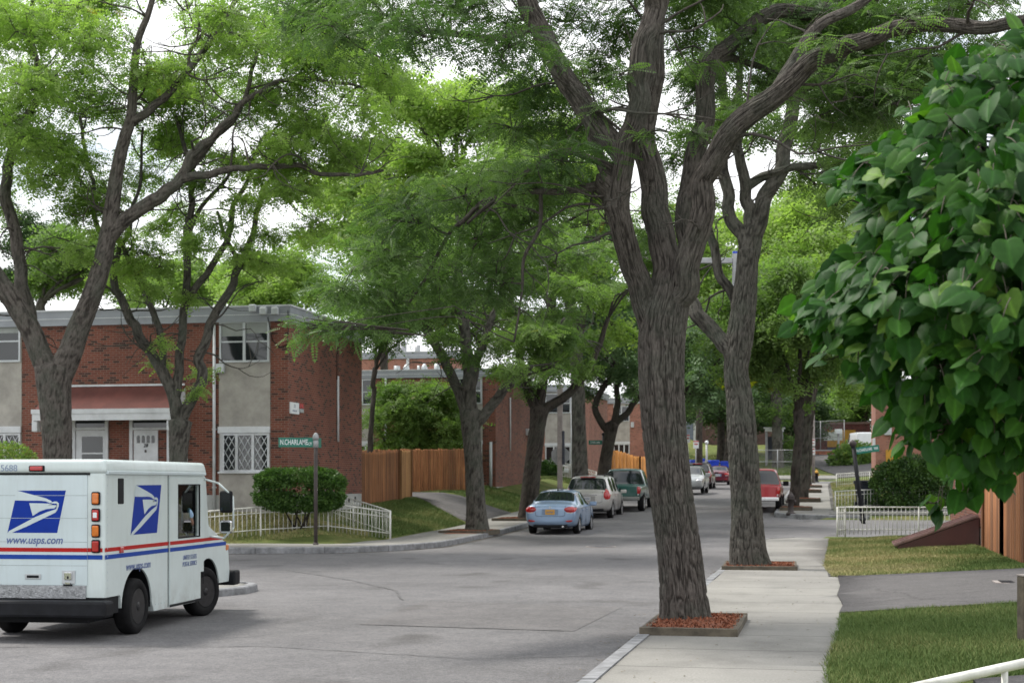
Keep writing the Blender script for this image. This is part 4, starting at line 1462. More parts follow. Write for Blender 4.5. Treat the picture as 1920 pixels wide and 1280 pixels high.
def car(name, label, cat, loc, yaw, P_, paint_m, group=None):
    L, W, r = P_['L'], P_['W'], P_['r']
    o = thing(name, label, cat, loc, yaw, group)
    st_ = P_['st']
    ids = ['body', 'rear_window', 'windscreen', 'side_window', 'lower_trim', 'wheel_well']
    me = bpy.data.meshes.new('tmp')
    bm = bmesh.new()
    rows = []
    for (y, zb, zs, zt, wb, ws, wt) in st_:
        half = [(wb * .80, zb), (wb, zb + .09), (ws + .012, zb + (zs - zb) * .48), (ws + .004, zs - .05), (ws - .02, zs + .012), (wt + .03, zt - .05), (wt - .09, zt)]
        row = [bm.verts.new((0, y, zb))] + [bm.verts.new((a, y, b)) for a, b in half] + [bm.verts.new((0, y, zt + .018))] + [bm.verts.new((-a, y, b)) for a, b in reversed(half)]
        rows.append(row)
    n = len(rows[0])
    cap_n = 7
    for i in range(len(rows) - 1):
        kind = P_['cells'].get(i, '')
        for j in range(n):
            k = (j + 1) % n
            f = bm.faces.new((rows[i][j], rows[i + 1][j], rows[i + 1][k], rows[i][k]))
            jj = j if j < 8 else 15 - j          # mirrored cell index
            mi = 0
            if jj in (6, 7) and 'R' in kind: mi = 1
            if jj in (6, 7) and 'F' in kind: mi = 2
            if jj == 5 and 'S' in kind: mi = 3
            if jj == 1 and P_.get('trim'): mi = 4
            f.material_index = mi
    for row, fl in ((rows[0], False), (rows[-1], True)):
        # closed end made of quads between the mirrored halves
        prev = None
        for a in range(1, 8):
            b = 16 - a
            quad = [row[a - 1], row[a], row[b], row[(b + 1) % 16]] if a > 1 else [row[0], row[1], row[15]]
            if fl: quad = quad[::-1]
            bm.faces.new(quad).material_index = 4 if (a == 2 and P_.get('trim')) else 0
        tri = [row[7], row[8], row[9]]
        bm.faces.new(tri[::-1] if fl else tri)
    bmesh.ops.recalc_face_normals(bm, faces=bm.faces[:])
    cl = bm.edges.layers.float.get('crease_edge') or bm.edges.layers.float.new('crease_edge')
    for e in bm.edges:
        mset = {f.material_index for f in e.link_faces}
        if len(mset) > 1: e[cl] = .55
    bm.to_mesh(me); bm.free()
    for i_ in ids: me.materials.append(bpy.data.materials.new('x'))
    tmp = bpy.data.objects.new('tmp', me); COL.objects.link(tmp)
    sb = tmp.modifiers.new('s', 'SUBSURF'); sb.levels = 3; sb.render_levels = 3
    cutters = []
    for y in P_['axles']:
        for sd in (-1, 1):
            cm = bpy.data.meshes.new('c'); cb = bmesh.new()
            rr = r * 1.17
            add_cyl(cb, (sd * (W / 2 - .27), y, r * 1.02), (sd * (W / 2 + .3), y, r * 1.02), rr, rr, 32)
            for f in cb.faces: f.material_index = 5
            cb.to_mesh(cm); cb.free()
            for i_ in ids: cm.materials.append(me.materials[0])
            co = bpy.data.objects.new('c', cm); COL.objects.link(co); cutters.append(co)
            md = tmp.modifiers.new('b', 'BOOLEAN'); md.operation = 'DIFFERENCE'; md.object = co; md.solver = 'EXACT'
    dg = bpy.context.evaluated_depsgraph_get(); dg.update()
    ev = bpy.data.meshes.new_from_object(tmp.evaluated_get(dg))
    mats = {'body': paint_m, 'rear_window': P_.get('glass', M['glass']), 'windscreen': P_.get('glass', M['glass']), 'side_window': P_.get('glass', M['glass']), 'lower_trim': P_.get('trim', M['black']), 'wheel_well': M['black']}
    src = bmesh.new(); src.from_mesh(ev)
    for i_, nm in enumerate(ids):
        b = src.copy()
        dl = [f for f in b.faces if f.material_index != i_]
        bmesh.ops.delete(b, geom=dl, context='FACES')
        if len(b.faces):
            if nm == 'wheel_well' or True:
                for f in b.faces: f.smooth = nm != 'wheel_well'; f.material_index = 0
            if nm == 'side_window':
                for sd, in ((1,), (-1,)):
                    c = b.copy()
                    bmesh.ops.delete(c, geom=[f for f in c.faces if f.calc_center_median().x * sd < 0], context='FACES')
                    if len(c.faces):
                        m_ = bpy.data.meshes.new('side_window'); c.to_mesh(m_); link('side_window', m_, mats[nm], o)
                    c.free()
            else:
                m_ = bpy.data.meshes.new(nm); b.to_mesh(m_)
                ob = link(nm, m_, mats[nm], o)
        b.free()
    src.free()
    for c in cutters + [tmp]:
        COL.objects.unlink(c); bpy.data.objects.remove(c)
    for y in P_['axles']:
        for sd in (-1, 1):
            wheel(o, sd * (W / 2 - .115), y, r, P_.get('tw', .2), sd, P_.get('rim', M['rim']), P_.get('spokes', 5))
    # door seams
    bm = BM()
    for y in P_.get('seams', ()):
        for sd in (-1, 1):
            add_box(bm, sd * (W / 2 + .004) - .004, sd * (W / 2 + .004) + .004, y - .006, y + .006, P_['sz'][0], P_['sz'][1])
    if len(bm.faces): obj('door_seam', bm, M['black'], o)
    else: bm.free()
    for y in P_.get('handles', ()):
        for sd in (-1, 1):
            bm = BM(); add_box(bm, sd * W / 2 - .03, sd * W / 2 + .03, y - .09, y + .09, P_['sz'][1] - .10, P_['sz'][1] - .06, bev=.012); obj('door_handle', bm, P_.get('hm', paint_m), o)
    return o


def lens(o, name, pts, y, depth, m, sides=(1, -1), fwd=-1, parent=None):
    """polygon (x, z) slab standing proud at plane y; fwd = direction it faces"""
    for sd in sides:
        bm = BM()
        add_prism(bm, [(a * sd, b) for a, b in pts], lambda a, b, c: Vector((a, y + fwd * c + .10 * max(0, abs(a) - pts[0][0]) * -fwd * 0, b)), depth)
        bmesh.ops.recalc_face_normals(bm, faces=bm.faces[:])
        bmesh.ops.bevel(bm, geom=bm.edges[:], offset=.008, segments=1, affect='EDGES')
        obj(name, bm, m, parent or o, True)


from mathutils.bvhtree import BVHTree


def skin_tree(o):
    V, F = [], []
    for c in [x for x in COL.objects if x.parent == o and x.name.split('.')[0] in ('body', 'rear_window', 'windscreen', 'side_window', 'lower_trim')]:
        k = len(V)
        V += [v.co.copy() for v in c.data.vertices]
        F += [[i + k for i in p.vertices] for p in c.data.polygons]
    return BVHTree.FromPolygons(V, F)


def wrap_lens(o, name, pts, W, m, y0=0, curve=.2, off=.012, fwd=-1, nz=4, tree=None, sub=3):
    """lamp hugging the body: pts (q, zlow, zhigh), q = distance along the rear face and round the corner"""
    tree = tree or skin_tree(o)
    full = []
    for a, b in zip(pts[:-1], pts[1:]):
        for k in range(sub): full.append(tuple(a[i] + (b[i] - a[i]) * k / sub for i in range(3)))
    full.append(pts[-1])
    half = W / 2
    for sd in (1, -1):
        bm = BM(); rows = []
        for (q, z0, z1) in full:
            row = []
            for j in range(nz):
                z = z0 + (z1 - z0) * j / (nz - 1)
                if q <= half - curve: p, a = Vector((q, 0, z)), 0
                else:
                    a = min((q - (half - curve)) / (curve * math.pi / 2), 1) * math.pi / 2
                    ex = max(0, q - (half - curve) - curve * math.pi / 2)
                    p = Vector((half - curve + curve * math.sin(a), curve - curve * math.cos(a) + ex, z))
                nrm = Vector((math.sin(a), -math.cos(a), 0))
                hit = tree.ray_cast(Vector(((p.x + nrm.x) * sd, p.y + nrm.y, z)), Vector((-nrm.x * sd, -nrm.y, 0)))[0]
                h = hit if hit is not None else Vector((p.x * sd, p.y, z))
                edge = q in (full[0][0], full[-1][0]) or j in (0, nz - 1)
                row.append(bm.verts.new(h + Vector((nrm.x * sd, nrm.y, 0)) * (.002 if edge else off)))
            rows.append(row)
        for a, b in zip(rows[:-1], rows[1:]):
            for k in range(nz - 1): bm.faces.new((a[k], a[k + 1], b[k + 1], b[k]))
        obj(name, bm, m, o, True)


def surf_y(tree, x, z):
    h = tree.ray_cast(Vector((x, -2, z)), Vector((0, 1, 0)))[0]
    return h.y if h is not None else 0


def seam_line(o, tree, pts, r=.007, name='body_seam'):
    P3 = []
    for (x0, z0), (x1, z1) in zip(pts[:-1], pts[1:]):
        for k in range(8):
            x, z = x0 + (x1 - x0) * k / 8, z0 + (z1 - z0) * k / 8
            P3.append((x, surf_y(tree, x, z) - .001, z))
    P3.append((pts[-1][0], surf_y(tree, *pts[-1]) - .001, pts[-1][1]))
    bm = BM(); add_path(bm, P3, r, 4); obj(name, bm, M['black'], o, 'keep')


def plate(o, y, z, m, w=.31, h=.155, fwd=-1, x=0):
    bm = BM(); add_box(bm, x - w / 2, x + w / 2, min(y, y + fwd * .012), max(y, y + fwd * .012), z - h / 2, z + h / 2, bev=.004)
    p = obj('number_plate', bm, m, o)
    bm = BM()
    r = random.Random(3)
    for i in range(6):
        a = x - w * .36 + i * w * .125
        add_box(bm, a, a + w * .075, min(y + fwd * .0125, y + fwd * .015), max(y + fwd * .0125, y + fwd * .015), z - h * .22, z + h * .2)
    obj('lettering', bm, M['ink'], p)


def mirror(o, x, y, z, m, s=1):
    for sd in (1, -1):
        bm = BM()
        add_box(bm, sd * x - .02, sd * x + .20 * sd + .02 * sd, y - .06 * s, y + .06 * s, z - .07 * s, z + .07 * s, bev=.03)
        add_box(bm, sd * (x - .1), sd * x, y - .03, y + .03, z - .06, z - .02)
        obj('door_mirror', bm, m, o)


SEDAN = dict(L=4.37, W=1.70, r=.31, axles=(.93, 3.50), tw=.2,
    st=[(.02, .42, .74, .86, .60, .70, .62), (.06, .30, .82, .965, .72, .79, .68), (.22, .24, .88, 1.005, .79, .838, .70), (.62, .21, .92, 1.03, .82, .85, .69),
        (.80, .20, .925, 1.09, .82, .85, .66), (1.32, .19, .93, 1.385, .83, .85, .56), (1.50, .19, .93, 1.425, .83, .85, .555), (2.02, .18, .925, 1.46, .83, .85, .56), (2.12, .18, .925, 1.46, .83, .85, .56),
        (2.66, .18, .92, 1.41, .83, .85, .55), (3.42, .18, .90, .995, .82, .84, .68), (3.90, .20, .83, .90, .80, .82, .62), (4.20, .25, .72, .79, .72, .75, .55), (4.36, .36, .62, .68, .58, .62, .45)],
    cells={4: 'R', 5: 'S', 6: 'S', 8: 'S', 9: 'FS'}, seams=(1.25, 2.07, 3.1), sz=(.30, .88), handles=(1.45, 2.35))


def sedan(label, loc, yaw, p, group=None, back=True, plate_m=None):
    o = car('sedan', label, 'car', loc, yaw, SEDAN, p, group)
    tr = skin_tree(o)
    wrap_lens(o, 'tail_light', [(.46, .80, .85), (.54, .735, .895), (.66, .72, .915), (.78, .73, .915), (.90, .77, .905), (1.02, .815, .89), (1.10, .85, .875)], 1.66, M['red_lens'], tree=tr, off=.02)
    wrap_lens(o, 'reversing_light', [(.56, .70, .735), (.66, .688, .72), (.76, .70, .73)], 1.66, M['plate_white'], tree=tr, off=.014)
    wrap_lens(o, 'fog_reflector', [(.50, .43, .45), (.58, .41, .475), (.70, .415, .485), (.76, .44, .47)], 1.66, M['red_lens'], tree=tr, off=.012)
    yp = surf_y(tr, 0, .74)
    bm = BM(); add_box(bm, -.27, .27, yp - .006, yp + .03, .64, .83, bev=.01); obj('plate_recess', bm, mat('recess_shade_blue', (.17, .25, .38), .4), o)  # proud slab, darker blue gives the plate recess its shade
    plate(o, yp - .008, .735, plate_m or M['plate_yellow'])
    seam_line(o, tr, [(-.50, .95), (-.48, .63), (-.40, .60), (.40, .60), (.48, .63), (.50, .95)])
    bm = BM(); add_box(bm, -.035, .035, surf_y(tr, 0, .89) - .012, surf_y(tr, 0, .89), .87, .905, bev=.01); obj('badge', bm, M['chrome'], o)
    yb = surf_y(tr, 0, .33)
    bm = BM(); add_box(bm, -.56, .56, yb - .015, yb + .2, .23, .33, bev=.03); obj('lower_bumper', bm, M['black'], o)
    bm = BM(); add_cyl(bm, (.42, -.0, .27), (.42, .3, .27), .03, n=10); obj('exhaust', bm, M['chrome'], o)
    bm = BM(); add_cyl(bm, (0, 1.48, 1.42), (0, 1.34, 1.54), .006, n=5); add_box(bm, -.02, .02, 1.46, 1.54, 1.42, 1.455, bev=.01); obj('aerial', bm, M['black'], o)
    mirror(o, .86, 3.02, .98, p)
    for sd in (1, -1):
        bm = BM(); b = BM(); bmesh.ops.create_uvsphere(b, u_segments=14, v_segments=8, radius=1)
        merge(bm, b, 0, Matrix.Translation((sd * .58, 4.16, .66)) @ Matrix.Diagonal((.19, .16, .085, 1)))
        obj('headlight', bm, M['chrome'], o, True)
    plate(o, 4.36, .48, M['plate_white'], fwd=1)
    return o


SUV = dict(L=4.69, W=1.83, r=.36, axles=(.98, 3.70), tw=.22,
    st=[(.02, .50, .86, .98, .66, .76, .70), (.07, .36, .92, 1.09, .78, .86, .76), (.14, .30, .97, 1.13, .85, .90, .77), (.44, .27, 1.01, 1.60, .88, .915, .66), (.60, .26, 1.02, 1.66, .89, .915, .66),
        (1.38, .25, 1.02, 1.70, .89, .915, .665), (1.46, .25, 1.02, 1.70, .89, .915, .665), (2.30, .25, 1.01, 1.71, .89, .915, .665), (2.38, .25, 1.01, 1.71, .89, .915, .665),
        (2.95, .25, 1.0, 1.65, .89, .91, .65), (3.68, .26, .98, 1.12, .88, .90, .74), (4.2, .28, .92, 1.02, .85, .87, .70), (4.52, .34, .82, .92, .78, .80, .62), (4.68, .46, .70, .76, .66, .68, .5)],
    cells={2: 'R', 4: 'S', 6: 'S', 8: 'S', 9: 'FS'}, seams=(1.42, 2.34, 3.4), sz=(.40, .98), handles=(1.62, 2.55))


def suv(label, loc, yaw, p, group=None):
    o = car('suv', label, 'car', loc, yaw, SUV, p, group)
    tr = skin_tree(o)
    wrap_lens(o, 'tail_light', [(.66, .84, 1.02), (.74, .76, 1.13), (.84, .76, 1.18), (.95, .80, 1.17), (1.05, .88, 1.12)], 1.80, M['red_lens'], tree=tr, off=.02, nz=6)
    yp = surf_y(tr, 0, .80)
    bm = BM(); add_box(bm, -.34, .34, yp - .006, yp + .03, .69, .90, bev=.012); obj('plate_recess', bm, mat('recess_shade_silver', (.3, .3, .29), .5), o)  # recess shade put into the slab's darker silver
    plate(o, yp - .008, .79, M['plate_white'])
    seam_line(o, tr, [(-.62, 1.1), (-.60, .68), (-.52, .64), (.52, .64), (.60, .68), (.62, 1.1)])
    yb = surf_y(tr, 0, .42)
    bm = BM(); add_box(bm, -.66, .66, yb - .02, yb + .2, .30, .40, bev=.03); obj('lower_bumper', bm, M['black'], o)
    bm = BM(); yh = surf_y(tr, 0, .94); add_box(bm, -.42, .42, yh - .02, yh + .02, .925, .96, bev=.01); obj('handle_bar', bm, M['chrome'], o)
    bm = BM(); add_box(bm, -.3, .3, .34, .44, 1.61, 1.645, bev=.01); obj('brake_light', bm, M['red_lens'], o)
    for sd in (1, -1):
        bm = BM(); add_path(bm, [(sd * .60, .75, 1.68), (sd * .60, .9, 1.76), (sd * .60, 2.6, 1.77), (sd * .60, 2.8, 1.69)], .018, 6); obj('roof_rail', bm, M['black'], o)
        bm = BM(); b = BM(); bmesh.ops.create_uvsphere(b, u_segments=14, v_segments=8, radius=1)
        merge(bm, b, 0, Matrix.Translation((sd * .62, 4.48, .80)) @ Matrix.Diagonal((.2, .16, .10, 1)))
        obj('headlight', bm, M['chrome'], o, True)
    mirror(o, .92, 3.25, 1.06, p)
    return o


PICK = dict(L=5.6, W=1.98, r=.39, axles=(1.18, 4.62), tw=.26,
    st=[(.02, .62, 1.02, 1.10, .80, .90, .86), (.08, .56, 1.08, 1.14, .90, .955, .90), (.5, .50, 1.09, 1.14, .94, .98, .91), (1.9, .48, 1.09, 1.14, .95, .99, .91), (2.0, .46, 1.09, 1.16, .95, .99, .90),
        (2.16, .46, 1.10, 1.78, .95, .985, .70), (2.32, .46, 1.10, 1.84, .95, .985, .70), (2.9, .46, 1.10, 1.86, .95, .985, .70), (3.0, .46, 1.10, 1.86, .95, .985, .70), (3.55, .46, 1.09, 1.80, .95, .98, .68),
        (4.25, .47, 1.08, 1.18, .94, .97, .82), (5.1, .50, 1.03, 1.12, .91, .93, .78), (5.45, .56, .95, 1.02, .84, .86, .70), (5.58, .62, .80, .86, .72, .74, .6)],
    cells={4: 'R', 6: 'S', 8: 'S', 9: 'FS'}, seams=(2.1, 3.9), sz=(.55, 1.04), handles=(2.3,))


def pickup(label, loc, yaw, p, group=None, bumper=None, badge=True):
    o = car('pickup_truck', label, 'pickup', loc, yaw, PICK, p, group)
    tr = skin_tree(o)
    wrap_lens(o, 'tail_light', [(.82, .78, 1.06), (.88, .77, 1.08), (.97, .78, 1.08), (1.06, .80, 1.05)], 1.95, M['red_lens'], curve=.12, tree=tr, off=.022, nz=5)
    wrap_lens(o, 'reversing_light', [(.83, .70, .77), (.93, .70, .77)], 1.95, M['plate_white'], curve=.12, tree=tr, off=.018)
    bm = BM(); add_box(bm, -.78, .78, .012, .05, .68, 1.07, bev=.012); tg = obj('tailgate', bm, p, o)
    bm = BM(); add_box(bm, -.14, .14, -.01, .012, .93, 1.0, bev=.01); obj('tailgate_handle', bm, M['black'], tg)
    bm = BM(); add_box(bm, -.92, .92, -.16, .1, .50, .66, bev=.03); bp = obj('rear_bumper', bm, bumper or M['chrome'], o)
    plate(bp, -.165, .58, M['plate_white'])
    bm = BM(); add_box(bm, -.06, .06, -.26, .0, .42, .5); obj('tow_hitch', bm, M['black'], o)
    mirror(o, 1.0, 3.75, 1.22, M['black'], 1.5)
    for sd in (1, -1):
        bm = BM(); add_box(bm, sd * .55 - .16, sd * .55 + .16, 5.44, 5.58, .78, .94, bev=.03); obj('headlight', bm, M['chrome'], o)
    return o


def road_at(s, t):
    x, y = st(s, t)
    return (x, y, float(RZ(s)))


GP = 'cars parked along the far kerb'
M['p_blue'] = paint('ice_blue_paint', (.27, .38, .55), .35, .3)
M['p_silver'] = paint('warm_silver_paint', (.52, .51, .49), .45, .34)
M['p_green'] = paint('bottle_green_paint', (.010, .080, .066), .1, .3)
M['p_red'] = paint('red_paint', (.36, .010, .018), .15, .3)
M['p_burg'] = paint('burgundy_paint', (.14, .012, .03), .3, .3)
M['p_maroon'] = paint('dark_maroon_paint', (.07, .015, .018), .3, .3)
M['p_grey'] = paint('silver_grey_paint', (.42, .44, .45), .5, .32)
M['p_white'] = paint('white_paint', (.72, .74, .78), .0, .35)
M['p_pewter'] = paint('pewter_paint', (.20, .21, .20), .4, .4)

sedan('light blue sedan with yellow plate parked behind the silver wagon', road_at(48.6, -8.76), YAW, M['p_blue'], GP)
suv('silver wagon with roof rails parked ahead of the blue sedan', road_at(58.6, -9.12), YAW, M['p_silver'], GP)
pickup('dark green pickup parked ahead of the silver wagon', road_at(63.9, -8.62), YAW, M['p_green'], GP, bumper=M['p_pewter'])
pickup('red pickup parked by the street trees past the side street', road_at(63.6, -2.82), YAW, M['p_red'], None)
sedan('silver car facing down the street beyond the green pickup', road_at(86.0, -7.25), YAW + math.pi, M['p_grey'], GP)
suv('dark maroon suv parked ahead of the silver car', road_at(98.0, -8.1), YAW, M['p_maroon'], GP)
sedan('burgundy sedan at the far end of the parked row', road_at(114.0, -7.9), YAW, M['p_burg'], GP, plate_m=M['plate_white'])

# a white van and a silver car beyond the trees at the end of the pavement
x, y = st(147.5, 3.7)
VAN = dict(L=5.2, W=1.95, r=.36, axles=(1.0, 4.2), tw=.22,
    st=[(.02, .50, 1.0, 1.9, .82, .90, .80), (.06, .40, 1.1, 2.02, .92, .96, .83), (.2, .36, 1.1, 2.08, .94, .97, .84), (1.6, .35, 1.1, 2.1, .95, .97, .84), (2.9, .35, 1.1, 2.1, .95, .97, .84), (3.0, .35, 1.1, 2.1, .95, .97, .84), (3.5, .35, 1.1, 2.06, .95, .97, .82),
        (4.3, .36, 1.05, 1.25, .92, .95, .80), (4.9, .40, .95, 1.05, .86, .90, .7), (5.18, .5, .8, .88, .74, .8, .6)],
    cells={5: 'S', 6: 'FS'}, seams=(3.0,), sz=(.5, 1.1))
vv = car('delivery_van', 'plain white van parked beyond the far hedge', 'van', (x, y, gz(x, y) + .05), YAW + .2, VAN, M['p_white'])
for sd in (1, -1):
    bm = BM(); add_box(bm, sd * .84 - .07, sd * .84 + .07, -.01, .05, .9, 1.3, bev=.02); obj('tail_light', bm, M['red_lens'], vv)
x, y = st(110, 12.5)
sedan('silver car half hidden behind the yew and the brown house', (x, y, gz(x, y) + 1.3), YAW + 1.5, M['p_grey'])

# ================================================================== MAIL VAN
H_ = R_(-8.5)
hx, hy = math.sin(-H_), math.cos(H_)
rx, ry = hy, -hx
_c = Vector(((197 - 960) / K * 17.35, 17.35, 0))       # rear corner on the kerb-free side
VW = 1.62
base = _c - Vector((rx, ry, 0)) * (VW / 2)
van = thing('mail_van', 'white boxy mail van with red and blue stripes and eagle emblem', 'mail van', (base.x, base.y, float(RZ(18)) - .005), H_)
def van_paint(name, c):
    m, nt, b = base_mat(name)
    b.inputs['Roughness'].default_value = .36
    b.inputs['Coat Weight'].default_value = .3
    n = noise(nt, 1.1, 5, .6)
    r = ramp_node(nt, [(.3, tuple(x * .90 for x in c)), (.7, tuple(x * 1.04 for x in c))])
    nt.links.new(n.outputs['Fac'], r.inputs[0])
    k = noise(nt, 9, 5, .7, scl=(1, 1, .10))
    rk = ramp_node(nt, [(.32, (.80, .78, .74)), (.52, (1, 1, 1))])
    nt.links.new(k.outputs['Fac'], rk.inputs[0])
    c1 = mixc(nt, .28, r.outputs[0], mixc(nt, 1.0, r.outputs[0], rk.outputs[0], 'MULTIPLY'))
    # road spray low on the panels
    t = nt.nodes.new("ShaderNodeTexCoord"); sp = nt.nodes.new("ShaderNodeSeparateXYZ"); nt.links.new(t.outputs['Object'], sp.inputs[0])
    rz = ramp_node(nt, [(.25, (.45, .45, .45)), (.62, (0, 0, 0))]); nt.links.new(sp.outputs[2], rz.inputs[0])
    k2 = noise(nt, 5, 6, .7); r2 = ramp_node(nt, [(.40, (0, 0, 0)), (.66, (1, 1, 1))]); nt.links.new(k2.outputs['Fac'], r2.inputs[0])
    f = nt.nodes.new("ShaderNodeMath"); f.operation = 'MULTIPLY'; nt.links.new(rz.outputs[0], f.inputs[0]); nt.links.new(r2.outputs[0], f.inputs[1])
    nt.links.new(mixc(nt, f.outputs[0], c1, (.26, .25, .22)), b.inputs['Base Color'])
    nn = noise(nt, 2.0, 2, .4); bump(nt, b, nn.outputs['Fac'], .12, .02)
    return m


M['van_white'] = van_paint('van_white', (.62, .70, .70))
M['van_grey'] = van_paint('van_white_rear', (.56, .65, .68))
M['v_blue'] = mat('emblem_blue', (.006, .034, .29), .5, .06, 4, spec=.15)
M['v_red'] = mat('stripe_red', (.42, .014, .012), .5, .08, 4, spec=.2)
M['v_navy'] = mat('stripe_blue', (.016, .06, .32), .5, .08, 4, spec=.15)
M['v_ink'] = mat('lettering_blue', (.10, .14, .30), .5, .05, 4)
M['van_rim'] = mat('worn_black_wheel', (.020, .020, .022), .45, .3, 14, spec=.3)
M['tread'] = mat('tread_plate', (.36, .37, .39), .35, .25, 30, .7, bmp=.6, bscale=45)
hw = VW / 2
RH = 2.075
# body: side profile with both wheel arches, extruded across the width
def arch(cy, rr, zc, z0, n=26):
    a0 = math.asin((z0 - zc) / rr)
    return [(cy + rr * math.cos(a), zc + rr * math.sin(a)) for a in np.linspace(a0, math.pi - a0, n)]
prof = [(0, .50), (0, 1.93)] + [(2.2, 1.93), (3.18, 1.93), (3.30, 1.88), (3.42, 1.22), (4.08, .98), (4.22, .88), (4.27, .55), (4.24, .42)]
prof += arch(3.40, .455, .33, .42)
prof += [(2.90, .23), (1.46, .23)]
prof += arch(.93, .465, .33, .345)
prof += [(.43, .50)]
bm = BM()
add_prism(bm, prof, lambda a, b, c: Vector((-hw + c, a, b)), VW)
bmesh.ops.recalc_face_normals(bm, faces=bm.faces[:])
es = [e for e in bm.edges if abs(e.verts[0].co.x - e.verts[1].co.x) > 1 and max(e.verts[0].co.z, e.verts[1].co.z) > .8 or (abs(e.verts[0].co.x - e.verts[1].co.x) < .01 and min(e.verts[0].co.y, e.verts[1].co.y) < .01 and max(e.verts[0].co.y, e.verts[1].co.y) < .01 and abs(e.verts[0].co.z - e.verts[1].co.z) > .5)]
bmesh.ops.bevel(bm, geom=es, offset=.035, segments=3, affect='EDGES', profile=.5)
# opening for the driver's door window
vb = obj('body', bm, M['van_white'], van)
def cut(o, *box):
    cm = bpy.data.meshes.new('c'); cb = BM(); add_box(cb, *box, bev=.045); cb.to_mesh(cm); cb.free()
    co = bpy.data.objects.new('c', cm); COL.objects.link(co)
    md = o.modifiers.new('b', 'BOOLEAN'); md.operation = 'DIFFERENCE'; md.object = co; md.solver = 'EXACT'
    dg = bpy.context.evaluated_depsgraph_get(); dg.update()
    ev = bpy.data.meshes.new_from_object(o.evaluated_get(dg))
    o.modifiers.clear()
    old = o.data; o.data = ev; bpy.data.meshes.remove(old)
    COL.objects.unlink(co); bpy.data.objects.remove(co)
# hollow cab, then the two windows and the windscreen opening
co_par = van.matrix_world
for b_ in ((-hw + .045, hw - .045, 1.55, 3.22, .55, 1.86), (hw - .3, hw + .3, 2.24, 3.05, 1.09, 1.79), (-hw - .3, -hw + .3, 2.24, 3.05, 1.09, 1.79)):
    # the body sits in the van's frame, so cut with the parent unset
    vb.parent = None
    cut(vb, *b_)
    vb.parent = van
bm = BM(); add_box(bm, -hw + .10, hw - .10, 3.0, 3.6, 1.30, 1.82, M=Matrix.Identity(4))
bm.free()
# windscreen pane laid on its slope
bm = BM()
q = [(-hw + .09, 3.318, 1.80), (hw - .09, 3.318, 1.80), (hw - .09, 3.405, 1.32), (-hw + .09, 3.405, 1.32)]
f = bm.faces.new([bm.verts.new((a, b + .006, c)) for a, b, c in q]); r_ = bmesh.ops.extrude_face_region(bm, geom=[f])
for v in r_['geom']:
    if isinstance(v, bmesh.types.BMVert): v.co.y += .006
obj('windscreen', bm, M['glass'], van)
M['clear'] = clear_glass('clear_glass')
for sd in (1, -1):
    bm = BM(); add_box(bm, sd * (hw - .030) - .003, sd * (hw - .030) + .003, 2.225, 3.065, 1.075, 1.805); obj('door_window', bm, M['clear'], van)
# roof cap with drip rail
bm = BM()
b = BM(); bmesh.ops.create_cube(b, size=1)
for v in b.verts:
    top = v.co.z > 0
    v.co = Vector((v.co.x * (VW + .05 - (.05 if top else 0)), (-.025 if v.co.y < 0 else (3.26 if top else 3.31)), RH if top else 1.915))
bmesh.ops.bevel(b, geom=[e for e in b.edges], offset=.055, segments=4, affect='EDGES', profile=.6)
merge(bm, b)
rf = obj('roof', bm, M['van_white'], van, True)
bm = BM()
add_box(bm, hw - .005, hw + .032, .02, 3.24, 1.905, 1.945, bev=.008); add_box(bm, -hw - .032, -hw + .005, .02, 3.24, 1.905, 1.945, bev=.008)
obj('drip_rail', bm, M['van_grey'], rf)
